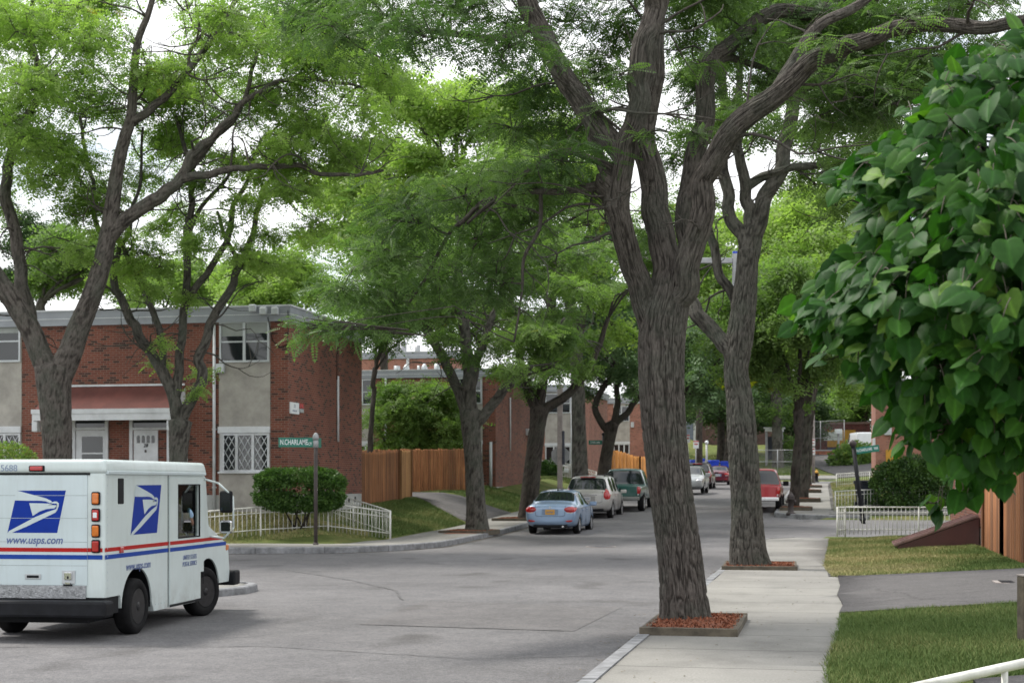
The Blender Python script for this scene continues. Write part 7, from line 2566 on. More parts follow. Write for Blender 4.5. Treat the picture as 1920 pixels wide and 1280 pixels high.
px_tube(w, [(335, 345, 18), (370, 330, 16), (420, 322, 14), (470, 316, 12), (545, 312, 11), (600, 322, 9), (660, 330, 7), (720, 318, 5)], d, 18, .1, .012, freq=10)
px_tube(w, [(345, 330, 15, .2), (390, 270, 13, .4), (425, 235, 12, .5), (455, 190, 10, .6), (480, 120, 8, .7), (492, 40, 6, .8)], d, 16, .1, .01, freq=10)
px_tube(w, [(246, 230, 18), (290, 205, 16), (330, 160, 14), (365, 115, 12), (400, 65, 10), (438, 10, 8), (470, -50, 6)], d, 18, .1, .012, freq=10)
px_tube(w, [(330, 160, 9, .2), (350, 130, 8, .2), (352, 100, 7, .3), (400, 40, 6, .4), (480, 10, 4, .5)], d, 12, .12)
w.sprout(r, 70, 2.2, (.03, .2), .030, zmin=5.5)
C_CL = []
for i in range(74):
    C_CL.append((r.uniform(-120, 740), r.uniform(-100, 330) if i % 3 else r.uniform(-60, 160), r.uniform(55, 90), r.uniform(28, 46), r.uniform(-1.2, 4.5)))
C_CL += [(30, 60, 80, 60), (60, 170, 70, 60), (20, 260, 80, 60), (100, 270, 60, 40), (150, 60, 70, 40), (90, 330, 60, 40), (10, 380, 50, 50), (110, 20, 80, 40), (640, 110, 90, 40), (560, 60, 90, 45), (680, 200, 80, 40), (600, 240, 80, 40), (500, 90, 80, 45), (660, 310, 70, 36), (560, 180, 70, 40)]
C_CL = [c for c in C_CL if not (165 < c[0] < 320 and 200 < c[1] < 320)]
cl = px_clumps(C_CL, d, r, 3.2)
lf = grow(w, cl, 270, T_MED, .30, r, twigs=9, tone0=.45, twig_r=.009)
bp = P(112, 1030, d)
finish_tree('street_tree', 'thick forked locust tree directly behind the mail van roof', bp, w, lf, M['bark'], M['leaf_airy'])

# ---------------------------------------------------------------- many stemmed tree before the porch
r = np.random.default_rng(14)
w = Wood(); d = 39.6
px_tube(w, [(330, 1020, 44), (333, 930, 38), (334, 860, 36), (336, 815, 40), (338, 790, 46)], d, 36, .08, .02, .15, freq=16)
px_tube(w, [(332, 800, 28), (322, 745, 24), (302, 695, 23), (276, 655, 21), (252, 605, 19), (232, 560, 17), (214, 525, 15), (205, 480, 12), (180, 400, 10), (170, 320, 8), (150, 220, 6)], d, 20, .1, .012, freq=10)
px_tube(w, [(330, 750, 20), (336, 700, 19), (342, 640, 17), (346, 580, 16), (350, 510, 15), (352, 440, 14), (362, 380, 12), (352, 300, 9), (330, 220, 7)], d, 18, .1, .012, freq=10)
px_tube(w, [(318, 690, 15), (300, 630, 14), (286, 590, 13), (262, 540, 12), (240, 490, 10), (216, 440, 8)], d, 14, .1, .01, freq=8)
px_tube(w, [(346, 790, 26), (366, 740, 22), (376, 710, 21), (370, 670, 20), (386, 635, 19), (404, 590, 17), (432, 540, 16), (452, 500, 14), (468, 450, 12), (480, 400, 10), (510, 340, 8), (560, 310, 5)], d, 20, .1, .012, freq=10)
px_tube(w, [(350, 580, 15), (378, 530, 14), (406, 480, 13), (426, 440, 12), (440, 390, 10), (470, 330, 8), (486, 260, 6)], d, 14, .1, .01, freq=8)
px_tube(w, [(350, 470, 10), (370, 400, 9), (420, 340, 7), (440, 280, 5)], d, 10, .12)
px_tube(w, [(450, 505, 10), (440, 470, 9), (422, 440, 8), (410, 400, 6)], d, 10, .12)
px_tube(w, [(205, 500, 10), (226, 470, 9), (250, 400, 8), (262, 320, 6), (270, 240, 5)], d, 10, .12)
w.sprout(r, 60, 2.0, (.025, .14), .026, zmin=4.5)
D_CL = [(180, 380, 60, 30), (150, 300, 60, 30), (210, 440, 50, 26), (270, 330, 60, 30), (330, 260, 60, 34), (300, 430, 45, 26), (370, 330, 55, 30), (420, 300, 60, 30), (460, 380, 55, 26), (510, 320, 60, 30), (560, 360, 60, 30), (500, 440, 45, 22), (540, 260, 60, 34), (420, 200, 60, 34), (270, 540, 36, 20), (250, 500, 45, 24), (300, 640, 22, 12), (350, 560, 26, 14), (450, 470, 36, 20), (300, 680, 24, 14), (380, 700, 26, 14), (372, 730, 20, 12), (300, 500, 36, 22), (410, 420, 40, 22), (320, 170, 60, 34), (230, 210, 60, 34), (480, 210, 60, 36), (600, 420, 40, 22), (140, 470, 40, 26)]
cl = px_clumps(D_CL, d, r, 2.0)
D_X = px_clumps([(r.uniform(120, 620), r.uniform(140, 560), r.uniform(45, 70), r.uniform(24, 40)) for i in range(16)], d, r, 2.4)
cl += [c for c in D_X if not (170 < 960 + c[0] / c[1] * K < 310 and 200 < HOR - (c[2] - EYE) / c[1] * K < 330)]
lf = grow(w, cl, 250, T_MED, .28, r, twigs=8, tone0=.5, twig_r=.008)
bp = P(330, 1012, d)
finish_tree('street_tree', 'slender many stemmed locust tree in front of the red porch roof', bp, w, lf, M['bark_grey'], M['leaf_airy'])

# ---------------------------------------------------------------- the row along the far kerb
r = np.random.default_rng(15)
w = Wood(); d = 48.4
px_tube(w, [(895, 1002, 44), (893, 950, 38), (889, 880, 36), (884, 820, 37), (882, 770, 44)], d, 40, .09, .03, .2, freq=18)
px_tube(w, [(876, 790, 26), (862, 740, 22), (838, 690, 20), (805, 630, 18), (785, 590, 15), (770, 540, 13), (740, 490, 10)], d, 18, .12, .014, freq=10)
px_tube(w, [(884, 770, 30), (880, 700, 26), (872, 640, 24), (864, 580, 21), (858, 520, 18), (866, 440, 14), (850, 360, 10)], d, 22, .12, .016, freq=12)
px_tube(w, [(880, 740, 20), (892, 680, 18), (906, 640, 16), (930, 580, 13), (950, 500, 10), (960, 420, 7)], d, 16, .12, .012, freq=10)
px_tube(w, [(892, 800, 24), (918, 765, 21), (945, 738, 20), (966, 718, 18), (990, 690, 15), (1020, 640, 12), (1060, 600, 8)], d, 18, .12, .014, freq=10)
px_tube(w, [(782, 590, 10), (750, 560, 9), (710, 550, 7), (690, 600, 5)], d, 10, .15)
w.sprout(r, 40, 2.4, (.03, .2), .034, zmin=4.5)
E_CL = [(r.uniform(690, 1110), r.uniform(380, 640), r.uniform(46, 70), r.uniform(22, 36)) for i in range(28)]
E_CL += [(940, 640, 50, 30), (1000, 660, 50, 30), (960, 690, 40, 22), (870, 660, 40, 24), (800, 570, 60, 34), (740, 610, 50, 28), (1040, 700, 40, 22), (730, 520, 60, 34), (780, 480, 60, 36), (650, 560, 50, 26), (690, 600, 40, 22), (1060, 640, 50, 30), (830, 640, 40, 24)]
cl = px_clumps(E_CL, d, r, 3.4)
lf = grow(w, cl, 250, T_MED, .33, r, twigs=8, tone0=.35, twig_r=.010)
finish_tree('street_tree', 'dark barked locust tree at the broken pit before the driveway', P(895, 996, d), w, lf, M['bark_grey'], M['leaf_mid'])

r = np.random.default_rng(16)
w = Wood(); d = 56.0
px_tube(w, [(990, 985, 42), (993, 930, 36), (1000, 860, 33), (1008, 800, 32), (1012, 765, 38)], d, 30, .12, .03, .3, freq=16)
px_tube(w, [(1006, 780, 24), (992, 730, 20), (980, 690, 18), (975, 640, 15), (960, 560, 12), (930, 470, 9), (900, 380, 6)], d, 16, .15, .014, freq=10)
px_tube(w, [(1016, 780, 22), (1040, 755, 19), (1068, 735, 17), (1096, 708, 15), (1120, 660, 12), (1140, 600, 9)], d, 16, .15, .014, freq=10)
px_tube(w, [(1012, 770, 22), (1020, 700, 18), (1030, 620, 15), (1040, 540, 12), (1030, 440, 9), (1000, 330, 6)], d, 16, .15, .014, freq=10)
cl = shell_clumps(tuple(P(960, 470, d)), (5.4, 5.0, 4.0), 44, 1.05, r)
cl += px_clumps([(1010, 690, 50, 26), (1060, 660, 50, 26), (1090, 690, 36, 20), (960, 700, 36, 20), (930, 690, 30, 18), (980, 730, 26, 16), (1130, 640, 40, 24)], d, r, 1.5)
lf = grow(w, cl, 300, T_MED, .38, r, twigs=8, tone0=.5, twig_r=.012)
finish_tree('street_tree', 'leaning locust trunk rising behind the light blue sedan', P(990, 980, d), w, lf, M['bark_dark'], M['leaf_mid'])

# crown that tops the row, its leaves coloured lighter to stand for sunlit tops
r = np.random.default_rng(17)
w = Wood(); d = 66.0
px_tube(w, [(1088, 925, 36), (1087, 860, 30), (1085, 780, 28), (1082, 700, 27), (1075, 600, 22), (1040, 480, 16), (1000, 360, 10)], d, 26, .15, .03, .2, freq=14)
px_tube(w, [(1082, 690, 18), (1050, 600, 14), (960, 480, 11), (860, 380, 8)], d, 12, .2)
px_tube(w, [(1080, 640, 16), (1110, 540, 12), (1120, 440, 9), (1100, 330, 6)], d, 12, .2)
cl = shell_clumps(tuple(P(900, 320, d)), (6.4, 6.0, 3.9), 56, 1.45, r, lo=-.7)
cl += px_clumps([(1130, 560, 40, 30), (1100, 500, 45, 30), (1160, 620, 36, 30)], d, r, 2)
lf = grow(w, cl, 330, T_FAR, .46, r, twigs=7, tone0=.62, twig_r=.014)
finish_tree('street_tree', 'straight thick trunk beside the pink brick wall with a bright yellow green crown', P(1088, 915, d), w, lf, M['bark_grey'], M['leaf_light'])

r = np.random.default_rng(18)
w = Wood(); d = 76.0
px_tube(w, [(1131, 905, 30), (1136, 860, 24), (1143, 820, 24), (1146, 795, 30)], d, 22, .15, .02, .2, freq=12)
px_tube(w, [(1140, 810, 16), (1126, 785, 14), (1118, 760, 13), (1130, 730, 12), (1150, 690, 10), (1150, 600, 8)], d, 12, .2)
px_tube(w, [(1152, 808, 15), (1168, 780, 13), (1192, 752, 12), (1220, 720, 10), (1250, 680, 7)], d, 12, .2)
px_tube(w, [(1148, 800, 15), (1156, 750, 12), (1160, 690, 10), (1140, 600, 8), (1110, 520, 6)], d, 12, .2)
cl = shell_clumps(tuple(P(1130, 560, d)), (4.2, 4.0, 4.2), 40, 1.2, r)
cl += px_clumps([(1110, 700, 34, 26), (1150, 700, 36, 24), (1180, 690, 34, 26), (1090, 660, 34, 26), (1190, 730, 20, 16), (1100, 740, 20, 16)], d, r, 1.5)
lf = grow(w, cl, 270, T_FAR, .44, r, twigs=7, tone0=.5, twig_r=.014)
finish_tree('street_tree', 'small curved dark trunk before the bright wood fence', P(1131, 900, d), w, lf, M['bark_dark'], M['leaf_blue'])


def plain_tree(label, u, vb, d, width, fork, crown, n, cr, leaf_m, bark, seed, fronds=110, size=.5, tone=.5, lean=0, lo=-.7, group=GT, tmpl=T_FAR, name='street_tree', extra=(), flat=.55):
    """u, vb: foot in the picture; fork: (u, v); crown: (u, v, ru, rv)"""
    r = np.random.default_rng(seed)
    w = Wood()
    px_tube(w, [(u, vb + 8, width * 1.2), (u + (fork[0] - u) * .3, vb + (fork[1] - vb) * .3, width), (u + (fork[0] - u) * .7, vb + (fork[1] - vb) * .7, width * .92), (fork[0], fork[1], width * 1.1)], d, 20, .15, .02, .2, freq=12)
    cu, cv, ru, rv = crown
    for k in range(5):
        a = r.uniform(-.9, .9)
        e = (cu + a * ru * .7, cv + r.uniform(-.5, .2) * rv)
        px_tube(w, [(fork[0], fork[1] + 6, width * .5), (fork[0] + (e[0] - fork[0]) * .3, fork[1] + (e[1] - fork[1]) * .4, width * .4, r.uniform(-1, 1)), (*e, width * .18, r.uniform(-2, 2))], d, 10, .25)
    cl = shell_clumps(tuple(P(cu, cv, d)), (ru / K * d, ru / K * d * .9, rv / K * d), n, cr, r, lo=lo, flat=flat)
    cl += px_clumps(list(extra), d, r, 1.5)
    lf = grow(w, cl, int(fronds * 1.7), tmpl, size, r, twigs=6, tone0=tone, twig_r=.016)
    return finish_tree(name, label, P(u, vb, d), w, lf, bark, leaf_m, group)


plain_tree('dark leaning trunk nearest on the far pavement by the iron hydrant', 1487, 962, 63.6, 19, (1499, 770), (1470, 620, 130, 120), 34, 1.25, M['leaf_mid'], M['bark_dark'], 31, 150, .42, .45, extra=[(1440, 700, 45, 22), (1480, 730, 40, 20), (1530, 690, 45, 24), (1420, 660, 40, 24), (1560, 660, 40, 24), (1500, 760, 26, 12)])
plain_tree('stout pale trunk standing close behind the dark leaning one', 1504, 942, 71.0, 21, (1510, 775), (1540, 560, 120, 130), 30, 1.4, M['leaf_light'], M['bark_grey'], 32, 130, .5, .5, extra=[(1560, 700, 40, 24), (1600, 720, 36, 22)])
plain_tree('third trunk along the far pavement mostly hidden by the pair', 1512, 928, 82.0, 11, (1516, 800), (1480, 470, 120, 110), 26, 1.6, M['leaf_light'], M['bark_dark'], 33, 120, .55, .65)
plain_tree('last trunk of the far pavement row with pale green crown', 1517, 915, 95.0, 8, (1522, 800), (1560, 430, 90, 100), 24, 1.7, M['leaf_light'], M['bark_dark'], 34, 110, .6, .7)
plain_tree('green tree over the silver car at the far kerb', 1230, 905, 100, 18, (1236, 800), (1300, 690, 95, 100), 36, 1.5, M['leaf_blue'], M['bark_dark'], 35, 120, .55, .6)
plain_tree('paired dark trunks on the green bank', 1352, 862, 141, 16, (1352, 780), (1350, 700, 90, 70), 26, 2.0, M['leaf_dark'], M['bark_dark'], 36, 110, .7, .5, extra=[(1330, 778, 50, 18), (1300, 770, 40, 20), (1390, 772, 50, 20)])
plain_tree('thick dark trunk on the green bank behind the blue bins', 1366, 862, 139, 18, (1372, 770), (1400, 680, 80, 80), 24, 2.0, M['leaf_mid'], M['bark_dark'], 37, 110, .7, .4)
plain_tree('grey trunk with ivy beside the shelter', 1459, 880, 136, 22, (1455, 740), (1450, 640, 90, 90), 28, 2.0, M['leaf_mid'], M['bark_grey'], 38, 110, .7, .4, extra=[(1478, 850, 14, 34), (1492, 830, 14, 30), (1430, 765, 50, 22), (1480, 770, 40, 24)])
GW = 'trees closing the view behind the street'
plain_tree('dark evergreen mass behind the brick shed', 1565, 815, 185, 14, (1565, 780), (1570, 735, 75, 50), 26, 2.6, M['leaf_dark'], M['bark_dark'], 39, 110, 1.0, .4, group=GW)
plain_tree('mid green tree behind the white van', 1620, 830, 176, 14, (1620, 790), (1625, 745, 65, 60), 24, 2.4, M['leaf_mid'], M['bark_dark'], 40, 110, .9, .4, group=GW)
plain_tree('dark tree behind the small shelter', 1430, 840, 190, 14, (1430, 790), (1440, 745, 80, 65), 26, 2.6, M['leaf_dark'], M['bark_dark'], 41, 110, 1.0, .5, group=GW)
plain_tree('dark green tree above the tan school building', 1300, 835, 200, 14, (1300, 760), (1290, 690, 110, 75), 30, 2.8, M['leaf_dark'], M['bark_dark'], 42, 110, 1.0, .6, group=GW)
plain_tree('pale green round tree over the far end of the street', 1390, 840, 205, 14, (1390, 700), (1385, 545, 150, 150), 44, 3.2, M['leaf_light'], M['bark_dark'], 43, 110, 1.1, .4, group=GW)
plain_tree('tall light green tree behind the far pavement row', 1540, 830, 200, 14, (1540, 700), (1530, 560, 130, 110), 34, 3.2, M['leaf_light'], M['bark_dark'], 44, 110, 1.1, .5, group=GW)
plain_tree('green tree beside the tall pale brick house end', 1680, 850, 150, 14, (1680, 780), (1660, 690, 90, 90), 28, 2.4, M['leaf_mid'], M['bark_dark'], 45, 110, .8, .4, group=GW)
plain_tree('tree far behind the orange brick house', 1190, 840, 190, 14, (1190, 740), (1180, 640, 110, 110), 30, 3.0, M['leaf_blue'], M['bark_dark'], 46, 110, 1.0, .4, group=GW)
plain_tree('light green crown showing between the limbs of the two nearest trees', 1310, 880, 118, 14, (1312, 720), (1315, 520, 75, 120), 34, 1.9, M['leaf_light'], M['bark_dark'], 47, 110, .65, .4, group=GW)
plain_tree('low spreading dark tree before the tan school wall', 1404, 860, 150, 12, (1404, 800), (1395, 768, 100, 32), 26, 1.7, M['leaf_dark'], M['bark_dark'], 48, 120, .7, .5, group=GW, lo=-1)
plain_tree('dark bushy tree filling the gap beside the shelter', 1492, 860, 152, 12, (1492, 810), (1490, 775, 48, 40), 18, 1.7, M['leaf_dark'], M['bark_dark'], 49, 120, .7, .7, group=GW, lo=-1)
# far wood that reads as one dark mass
r = np.random.default_rng(80)
w = Wood(); w.tube([P(1400, 850, 225), P(1400, 760, 225)], [.3, .2], 6, 1)
cl = [(*P(r.uniform(1150, 1800), r.uniform(742, 850), 222 + r.uniform(-8, 12)), 3.2, 3.2, 2.2) for i in range(150)]
V, F, T = grow(w, cl, 130, T_FAR, 1.25, r, twigs=3, tone0=.35, bough=False)
fw = npmesh('woodland', V, F, M['leaf_dark'], None, False, {'tone': T})
tag(fw, 'dark wood closing the view beyond the end of the street', 'woodland', None, 'stuff')
GY = 'trees growing behind the brick houses'
plain_tree('pale green tree over the roof of the corner house', 540, 850, 76, 14, (540, 660), (545, 545, 105, 62), 30, 1.1, M['leaf_light'], M['bark_dark'], 51, 140, .45, .45, group=GY)
plain_tree('small bright tree beside the roof corner floodlights', 470, 850, 84, 14, (470, 680), (480, 530, 70, 50), 20, 1.2, M['leaf_light'], M['bark_dark'], 52, 130, .5, .65, group=GY)
plain_tree('mixed green and rusty tree with a pale leaning limb over the roof', 66, 850, 72, 16, (80, 560), (160, 500, 100, 70), 26, 1.2, M['leaf_mid'], M['bark_grey'], 53, 120, .42, .6, group=GY)
plain_tree('dark evergreen behind the forked tree and the flat roof', 60, 850, 90, 16, (60, 640), (75, 490, 60, 90), 26, 1.4, M['leaf_dark'], M['bark_dark'], 54, 140, .5, .5, group=GY)
plain_tree('light tree behind the many stemmed one', 300, 850, 88, 14, (300, 660), (310, 540, 110, 55), 24, 1.4, M['leaf_light'], M['bark_dark'], 55, 110, .5, .3, group=GY)
plain_tree('tall pale crown far behind the cedar fence', 720, 850, 96, 16, (720, 640), (700, 430, 130, 110), 34, 1.8, M['leaf_light'], M['bark_dark'], 56, 130, .6, .7, group=GY)
plain_tree('bare limbed tree between the corner house and the white roof edge', 694, 850, 64, 10, (702, 690), (760, 590, 80, 34), 14, .8, M['leaf_blue'], M['bark_dark'], 57, 90, .4, .4, group=GY)


# ---------------------------------------------------------------- shrubs
def shrub(name, label, c, rad, n, leaf, m, seed, tone=.5, square=1.0, stems=6, cat='shrub', group=None, inner=.35, lump=.12):
    """dense leafy body: leaves on a lumpy shell, some inside, thin stems below"""
    r = np.random.default_rng(seed)
    base = Vector((c[0], c[1], gz(c[0], c[1])))
    v = r.normal(0, 1, (n, 3)); v /= np.linalg.norm(v, axis=1)[:, None]
    if square != 1:
        v = np.sign(v) * np.abs(v) ** square
    az = np.arctan2(v[:, 1], v[:, 0])
    bumpy = 1 + lump * (np.sin(az * 5 + v[:, 2] * 6 + seed) * .5 + np.sin(az * 9 - v[:, 2] * 11) * .3 + np.sin(v[:, 2] * 17 + az * 3) * .2)
    q = np.where(r.uniform(0, 1, n) < inner, r.uniform(.45, .95, n), r.uniform(.93, 1.05, n)) * bumpy
    p = np.array(c) + v * q[:, None] * np.array(rad)
    d = v + r.normal(0, .75, (n, 3)) + np.array([0, 0, .15])
    up = v * .8 + r.normal(0, .6, (n, 3)) + np.array([0, 0, .4])
    tmpl = (np.array([[0, 0, 0], [.5, .28, .05], [1, 0, -.08], [.5, -.28, .05]]), np.array([[0, 1, 2, 3]]))
    T = np.clip(tone + .18 * np.sin(az * 7 + v[:, 2] * 9) + r.normal(0, .2, n), 0, .95)
    V, F, T = place(tmpl, p, d, up, leaf * r.uniform(.6, 1.3, n), T)
    o = thing(name, label, cat, base, 0, group)
    npmesh('foliage', V - np.array(base), F, m, o, False, {'tone': T})
    w = Wood()
    for i in range(stems):
        a = r.uniform(0, 6.28)
        e = np.array(c) + np.array([np.cos(a) * rad[0] * .6, np.sin(a) * rad[1] * .6, r.uniform(-.1, .6) * rad[2]])
        b0 = np.array([c[0] + r.normal(0, .08), c[1] + r.normal(0, .08), base.z - .1])
        w.tube([b0, (b0 + e) / 2 + r.normal(0, .05, 3), e], [.03, .022, .01], 6, .2)
    w.build('stem', M['bark_dark'], o, base)
    return o


M['leaf_box'] = leaf_mat('clipped_leaf', (.026, .070, .016), (.090, .170, .036), .25)
M['leaf_yew'] = leaf_mat('yew_leaf', (.018, .050, .014), (.075, .145, .026), .2, yellow=(.10, .16, .03))
M['leaf_shrub'] = leaf_mat('shrub_leaf', (.085, .160, .036), (.200, .300, .085), .42, yellow=(.22, .20, .05))
p = P(562, 918, 42.3)
shrub('hedge', 'rounded clipped green hedge against the brick corner', tuple(p), (1.18, .75, .56), 30000, .080, M['leaf_box'], 61, .5, .62, lump=.07)
# low yellowish bush at the left edge
p = P(14, 870, 41.6)
shrub('shrub', 'olive bush below the lattice window beside the mail van roof', tuple(p), (.75, .6, .55), 5000, .08, M['leaf_shrub'], 62, .85)
# big loose shrub behind the cedar fence: several lobes, one plant
r = np.random.default_rng(63)
w = Wood(); d = 68.5
for e in ((740, 780), (790, 740), (830, 800), (770, 830), (710, 800), (850, 840)):
    px_tube(w, [(780, 960, 10), (780 + (e[0] - 780) * .5, 900 + (e[1] - 900) * .3, 7, r.uniform(-.5, .5)), (*e, 3, r.uniform(-1, 1))], d, 8, .2)
cl = px_clumps([(r.uniform(705, 865), r.uniform(735, 850), r.uniform(28, 44), r.uniform(22, 34)) for i in range(46)], d, r, 1.3)
cl += px_clumps([(720, 745, 40, 26), (750, 728, 36, 22), (800, 735, 36, 24), (840, 770, 36, 26), (700, 790, 36, 30), (860, 810, 24, 30)], d, r, 1.0)
cl += px_clumps([(r.uniform(700, 870), r.uniform(840, 890), 34, 24) for i in range(12)], d, r, 1.0)
lf = grow(w, cl, 300, T_FAR, .26, r, twigs=8, tone0=.55, twig_r=.008)
finish_tree('large_shrub', 'big loose green shrub spilling over the cedar fence', P(780, 935, d), w, lf, M['bark_dark'], M['leaf_shrub'], None, 'shrub')
# yew across the side street with its dark trunk
p = P(1716, 925, 60.5)
yw = shrub('yew', 'dark clipped yew with a short black trunk behind the white railing', tuple(p), (1.72, 1.2, 1.38), 30000, .11, M['leaf_yew'], 64, .45, .85, lump=.10)
w = Wood(); b0 = P(1744, 1000, 60.2)
w.tube([b0, b0 + Vector((-.1, 0, .5)), b0 + Vector((-.2, .2, 1.1))], [.28, .24, .15], 14, .1, .02, .2)
w.build('trunk', M['bark_dark'], yw, yw.location)
x, y = st(64.6, 3.6)
shrub('shrub', 'dark shrub under the black porch canopy', (x, y, gz(x, y) + 1.0), (.75, .6, .75), 6000, .10, M['leaf_yew'], 65, .2)
p = P(1602, 872, 136)
shrub('shrub', 'rough green thicket under the white van', tuple(p), (2.0, 1.5, 1.75), 7000, .32, M['leaf_mid'], 66, .5, lump=.25)
p = P(1625, 880, 139)
shrub('shrub', 'green thicket behind the leaning sign pole', tuple(p), (1.6, 1.3, 1.5), 5000, .32, M['leaf_mid'], 67, .6, lump=.25)
p = P(1027, 893, 89.6)
shrub('shrub', 'dark bush under the window behind the stop sign', tuple(p), (.8, .7, .85), 5000, .14, M['leaf_box'], 68, .3, lump=.2)
p = P(1480, 868, 137)
shrub('shrub', 'ivy covered bush at the foot of the grey trunk', tuple(p), (1.0, .9, 1.6), 4000, .28, M['leaf_mid'], 69, .45, lump=.25)


# ---------------------------------------------------------------- foreground tree with heart shaped leaves
def heart():
    out = [(0, 0), (.05, .26), (.18, .43), (.38, .475), (.62, .37), (.83, .17), (1.03, 0)]
    V, F = [], []
    for x, y in out:
        z = -.18 * x * x
        V += [(x if y or x else .12, 0, z - .0), (x - (.10 if 0 < x < .3 else 0), y * .5, z + .030 * (y > 0)), (x - (.15 if 0 < x < .3 else 0), y, z + .015 * (y > 0) - .05 * y)]
    n = len(out)
    for i in range(n - 1):
        a, b = i * 3, i * 3 + 3
        F += [(a, b, b + 1, a + 1), (a + 1, b + 1, b + 2, a + 2)]
    m = len(V)
    V2 = [(x, -y, z) for x, y, z in V]
    F2 = [(d_ + m, c_ + m, b_ + m, a_ + m) for a_, b_, c_, d_ in F]
    return np.array(V + V2, float), np.array(F + F2)


def broad_mat():
    m, nt, b = base_mat('heart_leaf')
    a = nt.nodes.new("ShaderNodeAttribute"); a.attribute_name = 'tone'
    r = ramp_node(nt, [(0, (.012, .040, .011)), (.5, (.026, .080, .017)), (.8, (.050, .125, .023)), (1, (.11, .20, .034))])
    nt.links.new(a.outputs['Fac'], r.inputs[0])
    va = nt.nodes.new("ShaderNodeAttribute"); va.attribute_name = 'vein'
    vr = ramp_node(nt, [(0, (1.45, 1.45, 1.35)), (.10, (1, 1, 1))])
    nt.links.new(va.outputs['Fac'], vr.inputs[0])
    n = noise(nt, 60, 3, .6)
    nr = ramp_node(nt, [(.3, (.86, .86, .86)), (.7, (1.12, 1.12, 1.1))])
    nt.links.new(n.outputs['Fac'], nr.inputs[0])
    c = mixc(nt, 1.0, mixc(nt, 1.0, r.outputs[0], vr.outputs[0], 'MULTIPLY'), nr.outputs[0], 'MULTIPLY')
    nt.links.new(c, b.inputs['Base Color'])
    b.inputs['Roughness'].default_value = .50
    b.inputs['Specular IOR Level'].default_value = .14
    tl = nt.nodes.new("ShaderNodeBsdfTranslucent")
    nt.links.new(mixc(nt, 1.0, c, (1.6, 2.1, .6), 'MULTIPLY'), tl.inputs[0])
    mx = nt.nodes.new("ShaderNodeMixShader"); mx.inputs[0].default_value = .28
    nt.links.new(b.outputs[0], mx.inputs[1]); nt.links.new(tl.outputs[0], mx.inputs[2])
    nt.links.new(mx.outputs[0], nt.nodes['Material Output'].inputs[0])
    return m


M['heart'] = broad_mat()
r = np.random.default_rng(71)
outline = np.array([(1990, 0), (1915, 25), (1810, 70), (1735, 120), (1705, 180), (1665, 230), (1610, 262), (1565, 300), (1565, 345), (1600, 380), (1590, 430), (1545, 470), (1500, 530), (1478, 570), (1505, 620), (1550, 660), (1610, 690), (1660, 750), (1684, 805), (1707, 838), (1724, 818), (1760, 848), (1797, 915), (1825, 895), (1850, 912), (1875, 962), (1905, 940), (1925, 880), (1990, 860), (2250, 850), (2250, 30)], float)


def inside(u, v, poly):
    c = np.zeros(len(u), bool); j = len(poly) - 1
    for i in range(len(poly)):
        xi, yi = poly[i]; xj, yj = poly[j]
        c ^= ((yi > v) != (yj > v)) & (u < (xj - xi) * (v - yi) / (yj - yi + 1e-9) + xi)
        j = i
    return c


# volume: a rounded body about 1.6 m deep, thinner towards its outline
N = 12500
U = r.uniform(1470, 2250, N); Vv = r.uniform(30, 980, N)
dc = np.full(N, 1e9)
seg = np.vstack([outline, outline[:1]])
for a, b in zip(seg[:-1], seg[1:]):
    ab = b - a
    t_ = np.clip(((U - a[0]) * ab[0] + (Vv - a[1]) * ab[1]) / (ab @ ab), 0, 1)
    dc = np.minimum(dc, np.hypot(U - a[0] - t_ * ab[0], Vv - a[1] - t_ * ab[1]))
ok = inside(U, Vv, outline) & (dc > 26)
U, Vv, dc = U[ok], Vv[ok], dc[ok]
half = np.sqrt(np.clip(dc / 240, 0, 1)) * 1.05 + .10
side = r.choice([-1, -1, -1, 1], len(U))
dep = 5.15 + half * side * r.uniform(.3, 1.0, len(U)) + r.normal(0, .04, len(U))
lump = np.sin(U * .031 + 2) * np.sin(Vv * .037 + 1) + .6 * np.sin(U * .071 + Vv * .043)
keep = r.uniform(0, 1, len(U)) < np.where(Vv > 850, .34, .50) * (1 + .25 * lump) * 1.12
dep = dep - .10 * lump
U, Vv, dep = U[keep], Vv[keep], dep[keep]
# loose shoots that stick out of the outline
shoots = []
left = outline[2:24]
for i in range(34):
    k = r.integers(0, len(left) - 1); q = r.uniform()
    a0 = left[k] * (1 - q) + left[k + 1] * q
    nrm = np.array([-(left[k + 1] - left[k])[1], (left[k + 1] - left[k])[0]]); nrm = nrm / np.linalg.norm(nrm)
    if not inside(np.array([a0[0] - nrm[0] * 20]), np.array([a0[1] - nrm[1] * 20]), outline)[0]: nrm = -nrm
    L = r.uniform(-40, 4); dd = 5.15 + r.normal(0, .25)
    pts = []
    for j in range(7):
        t_ = j / 6
        pu = a0 + nrm * (-70 + (L + 70) * t_) + np.array([r.normal(0, 4), 14 * t_ * t_ + r.normal(0, 4)])
        pts.append(P(pu[0], pu[1], dd + .05 * j * r.normal(0, .3)))
        if j > 1:
            off = (1 if j % 2 else -1) * r.uniform(6, 16)
            U = np.append(U, pu[0] - nrm[1] * off); Vv = np.append(Vv, pu[1] + nrm[0] * off + 6); dep = np.append(dep, dd + r.normal(0, .03))
    shoots.append(pts)
pp = np.stack([(U - 960) / K * dep, dep, EYE - (Vv - HOR) / K * dep], 1)
cen = np.array([1.65, 5.2, 2.35])
outw = pp - cen; outw /= np.linalg.norm(outw, axis=1)[:, None]
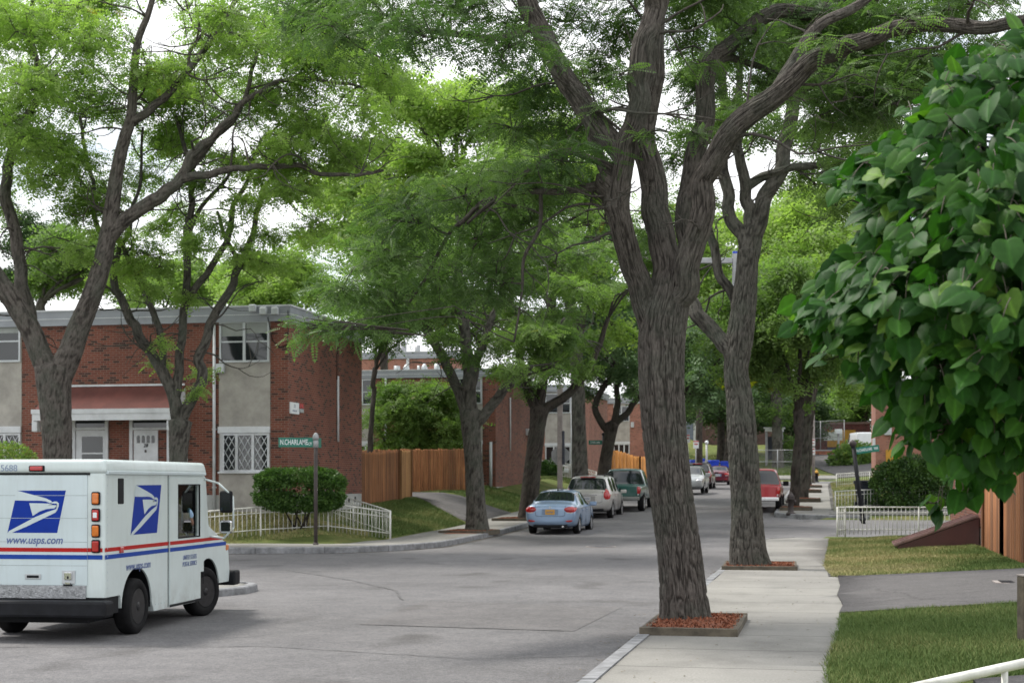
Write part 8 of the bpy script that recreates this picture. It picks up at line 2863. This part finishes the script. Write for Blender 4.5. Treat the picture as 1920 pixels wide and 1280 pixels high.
n = len(pp)
D = outw * np.array([.9, .6, .3]) + np.stack([r.normal(-.05, .48, n), r.normal(-.05, .48, n), r.normal(-.64, .45, n)], 1)
UPv = outw * np.array([.5, .7, .2]) + np.stack([r.normal(0, .46, n), r.normal(-.22, .46, n), r.uniform(.1, 1.2, n)], 1)
S = r.triangular(.036, .066, .092, n)
tone = np.clip(r.normal(.48, .20, n) + (r.uniform(0, 1, n) > .93) * .30, 0, 1)
hV, hF = heart()
V_, F_, T_ = place((hV, hF), pp, D, UPv, S, tone)
vein = np.tile(np.abs(hV[:, 1]) , n)
bx, by = st(4.8, 1.9)
base = Vector((2.05, 5.35, 0.0))
bush = thing('broadleaf_tree', 'broadleaf tree with large heart shaped leaves hanging close to the camera', 'tree', base, 0)
npmesh('crown', V_ - np.array(base), F_, M['heart'], bush, True, {'tone': T_, 'vein': vein})
w = Wood()
w.tube([(2.05, 5.35, -.15), (2.05, 5.35, .6), (2.0, 5.3, 1.2), (1.95, 5.25, 1.9), (1.9, 5.2, 2.6), (1.85, 5.2, 3.2)], [.075, .065, .055, .045, .03, .015], 16, .08, .008, .3, freq=12)
for pts in shoots: w.tube(pts, np.linspace(.0045, .0016, len(pts)), 5, .05, keep=False)
for i in range(150):
    k = r.integers(0, n)
    e = pp[k]
    z0 = np.clip(e[2] - r.uniform(-.1, .5), 1.85, 3.0)
    a = np.array([2.05 - .07 * (z0), 5.33 - .04 * z0, z0])
    m_ = (a + e) / 2 + np.array([r.normal(0, .05), r.normal(0, .05), .08])
    w.tube([a, m_, e], [.012, .008, .003], 6, .06, keep=False)
# petioles: from each leaf back towards the nearest shoot
for k in range(0, n, 2):
    e = pp[k]; b0 = e - D[k] / np.linalg.norm(D[k]) * .045 - outw[k] * .03 + np.array([0, 0, .012])
    w.tube([b0, (b0 + e) / 2 + np.array([0, 0, .004]), e], [.0018, .0015, .0013], 4, .05, keep=False)
w.build('trunk', mat('shoot_bark', (.085, .075, .055), .8, .2, 10), bush, base)
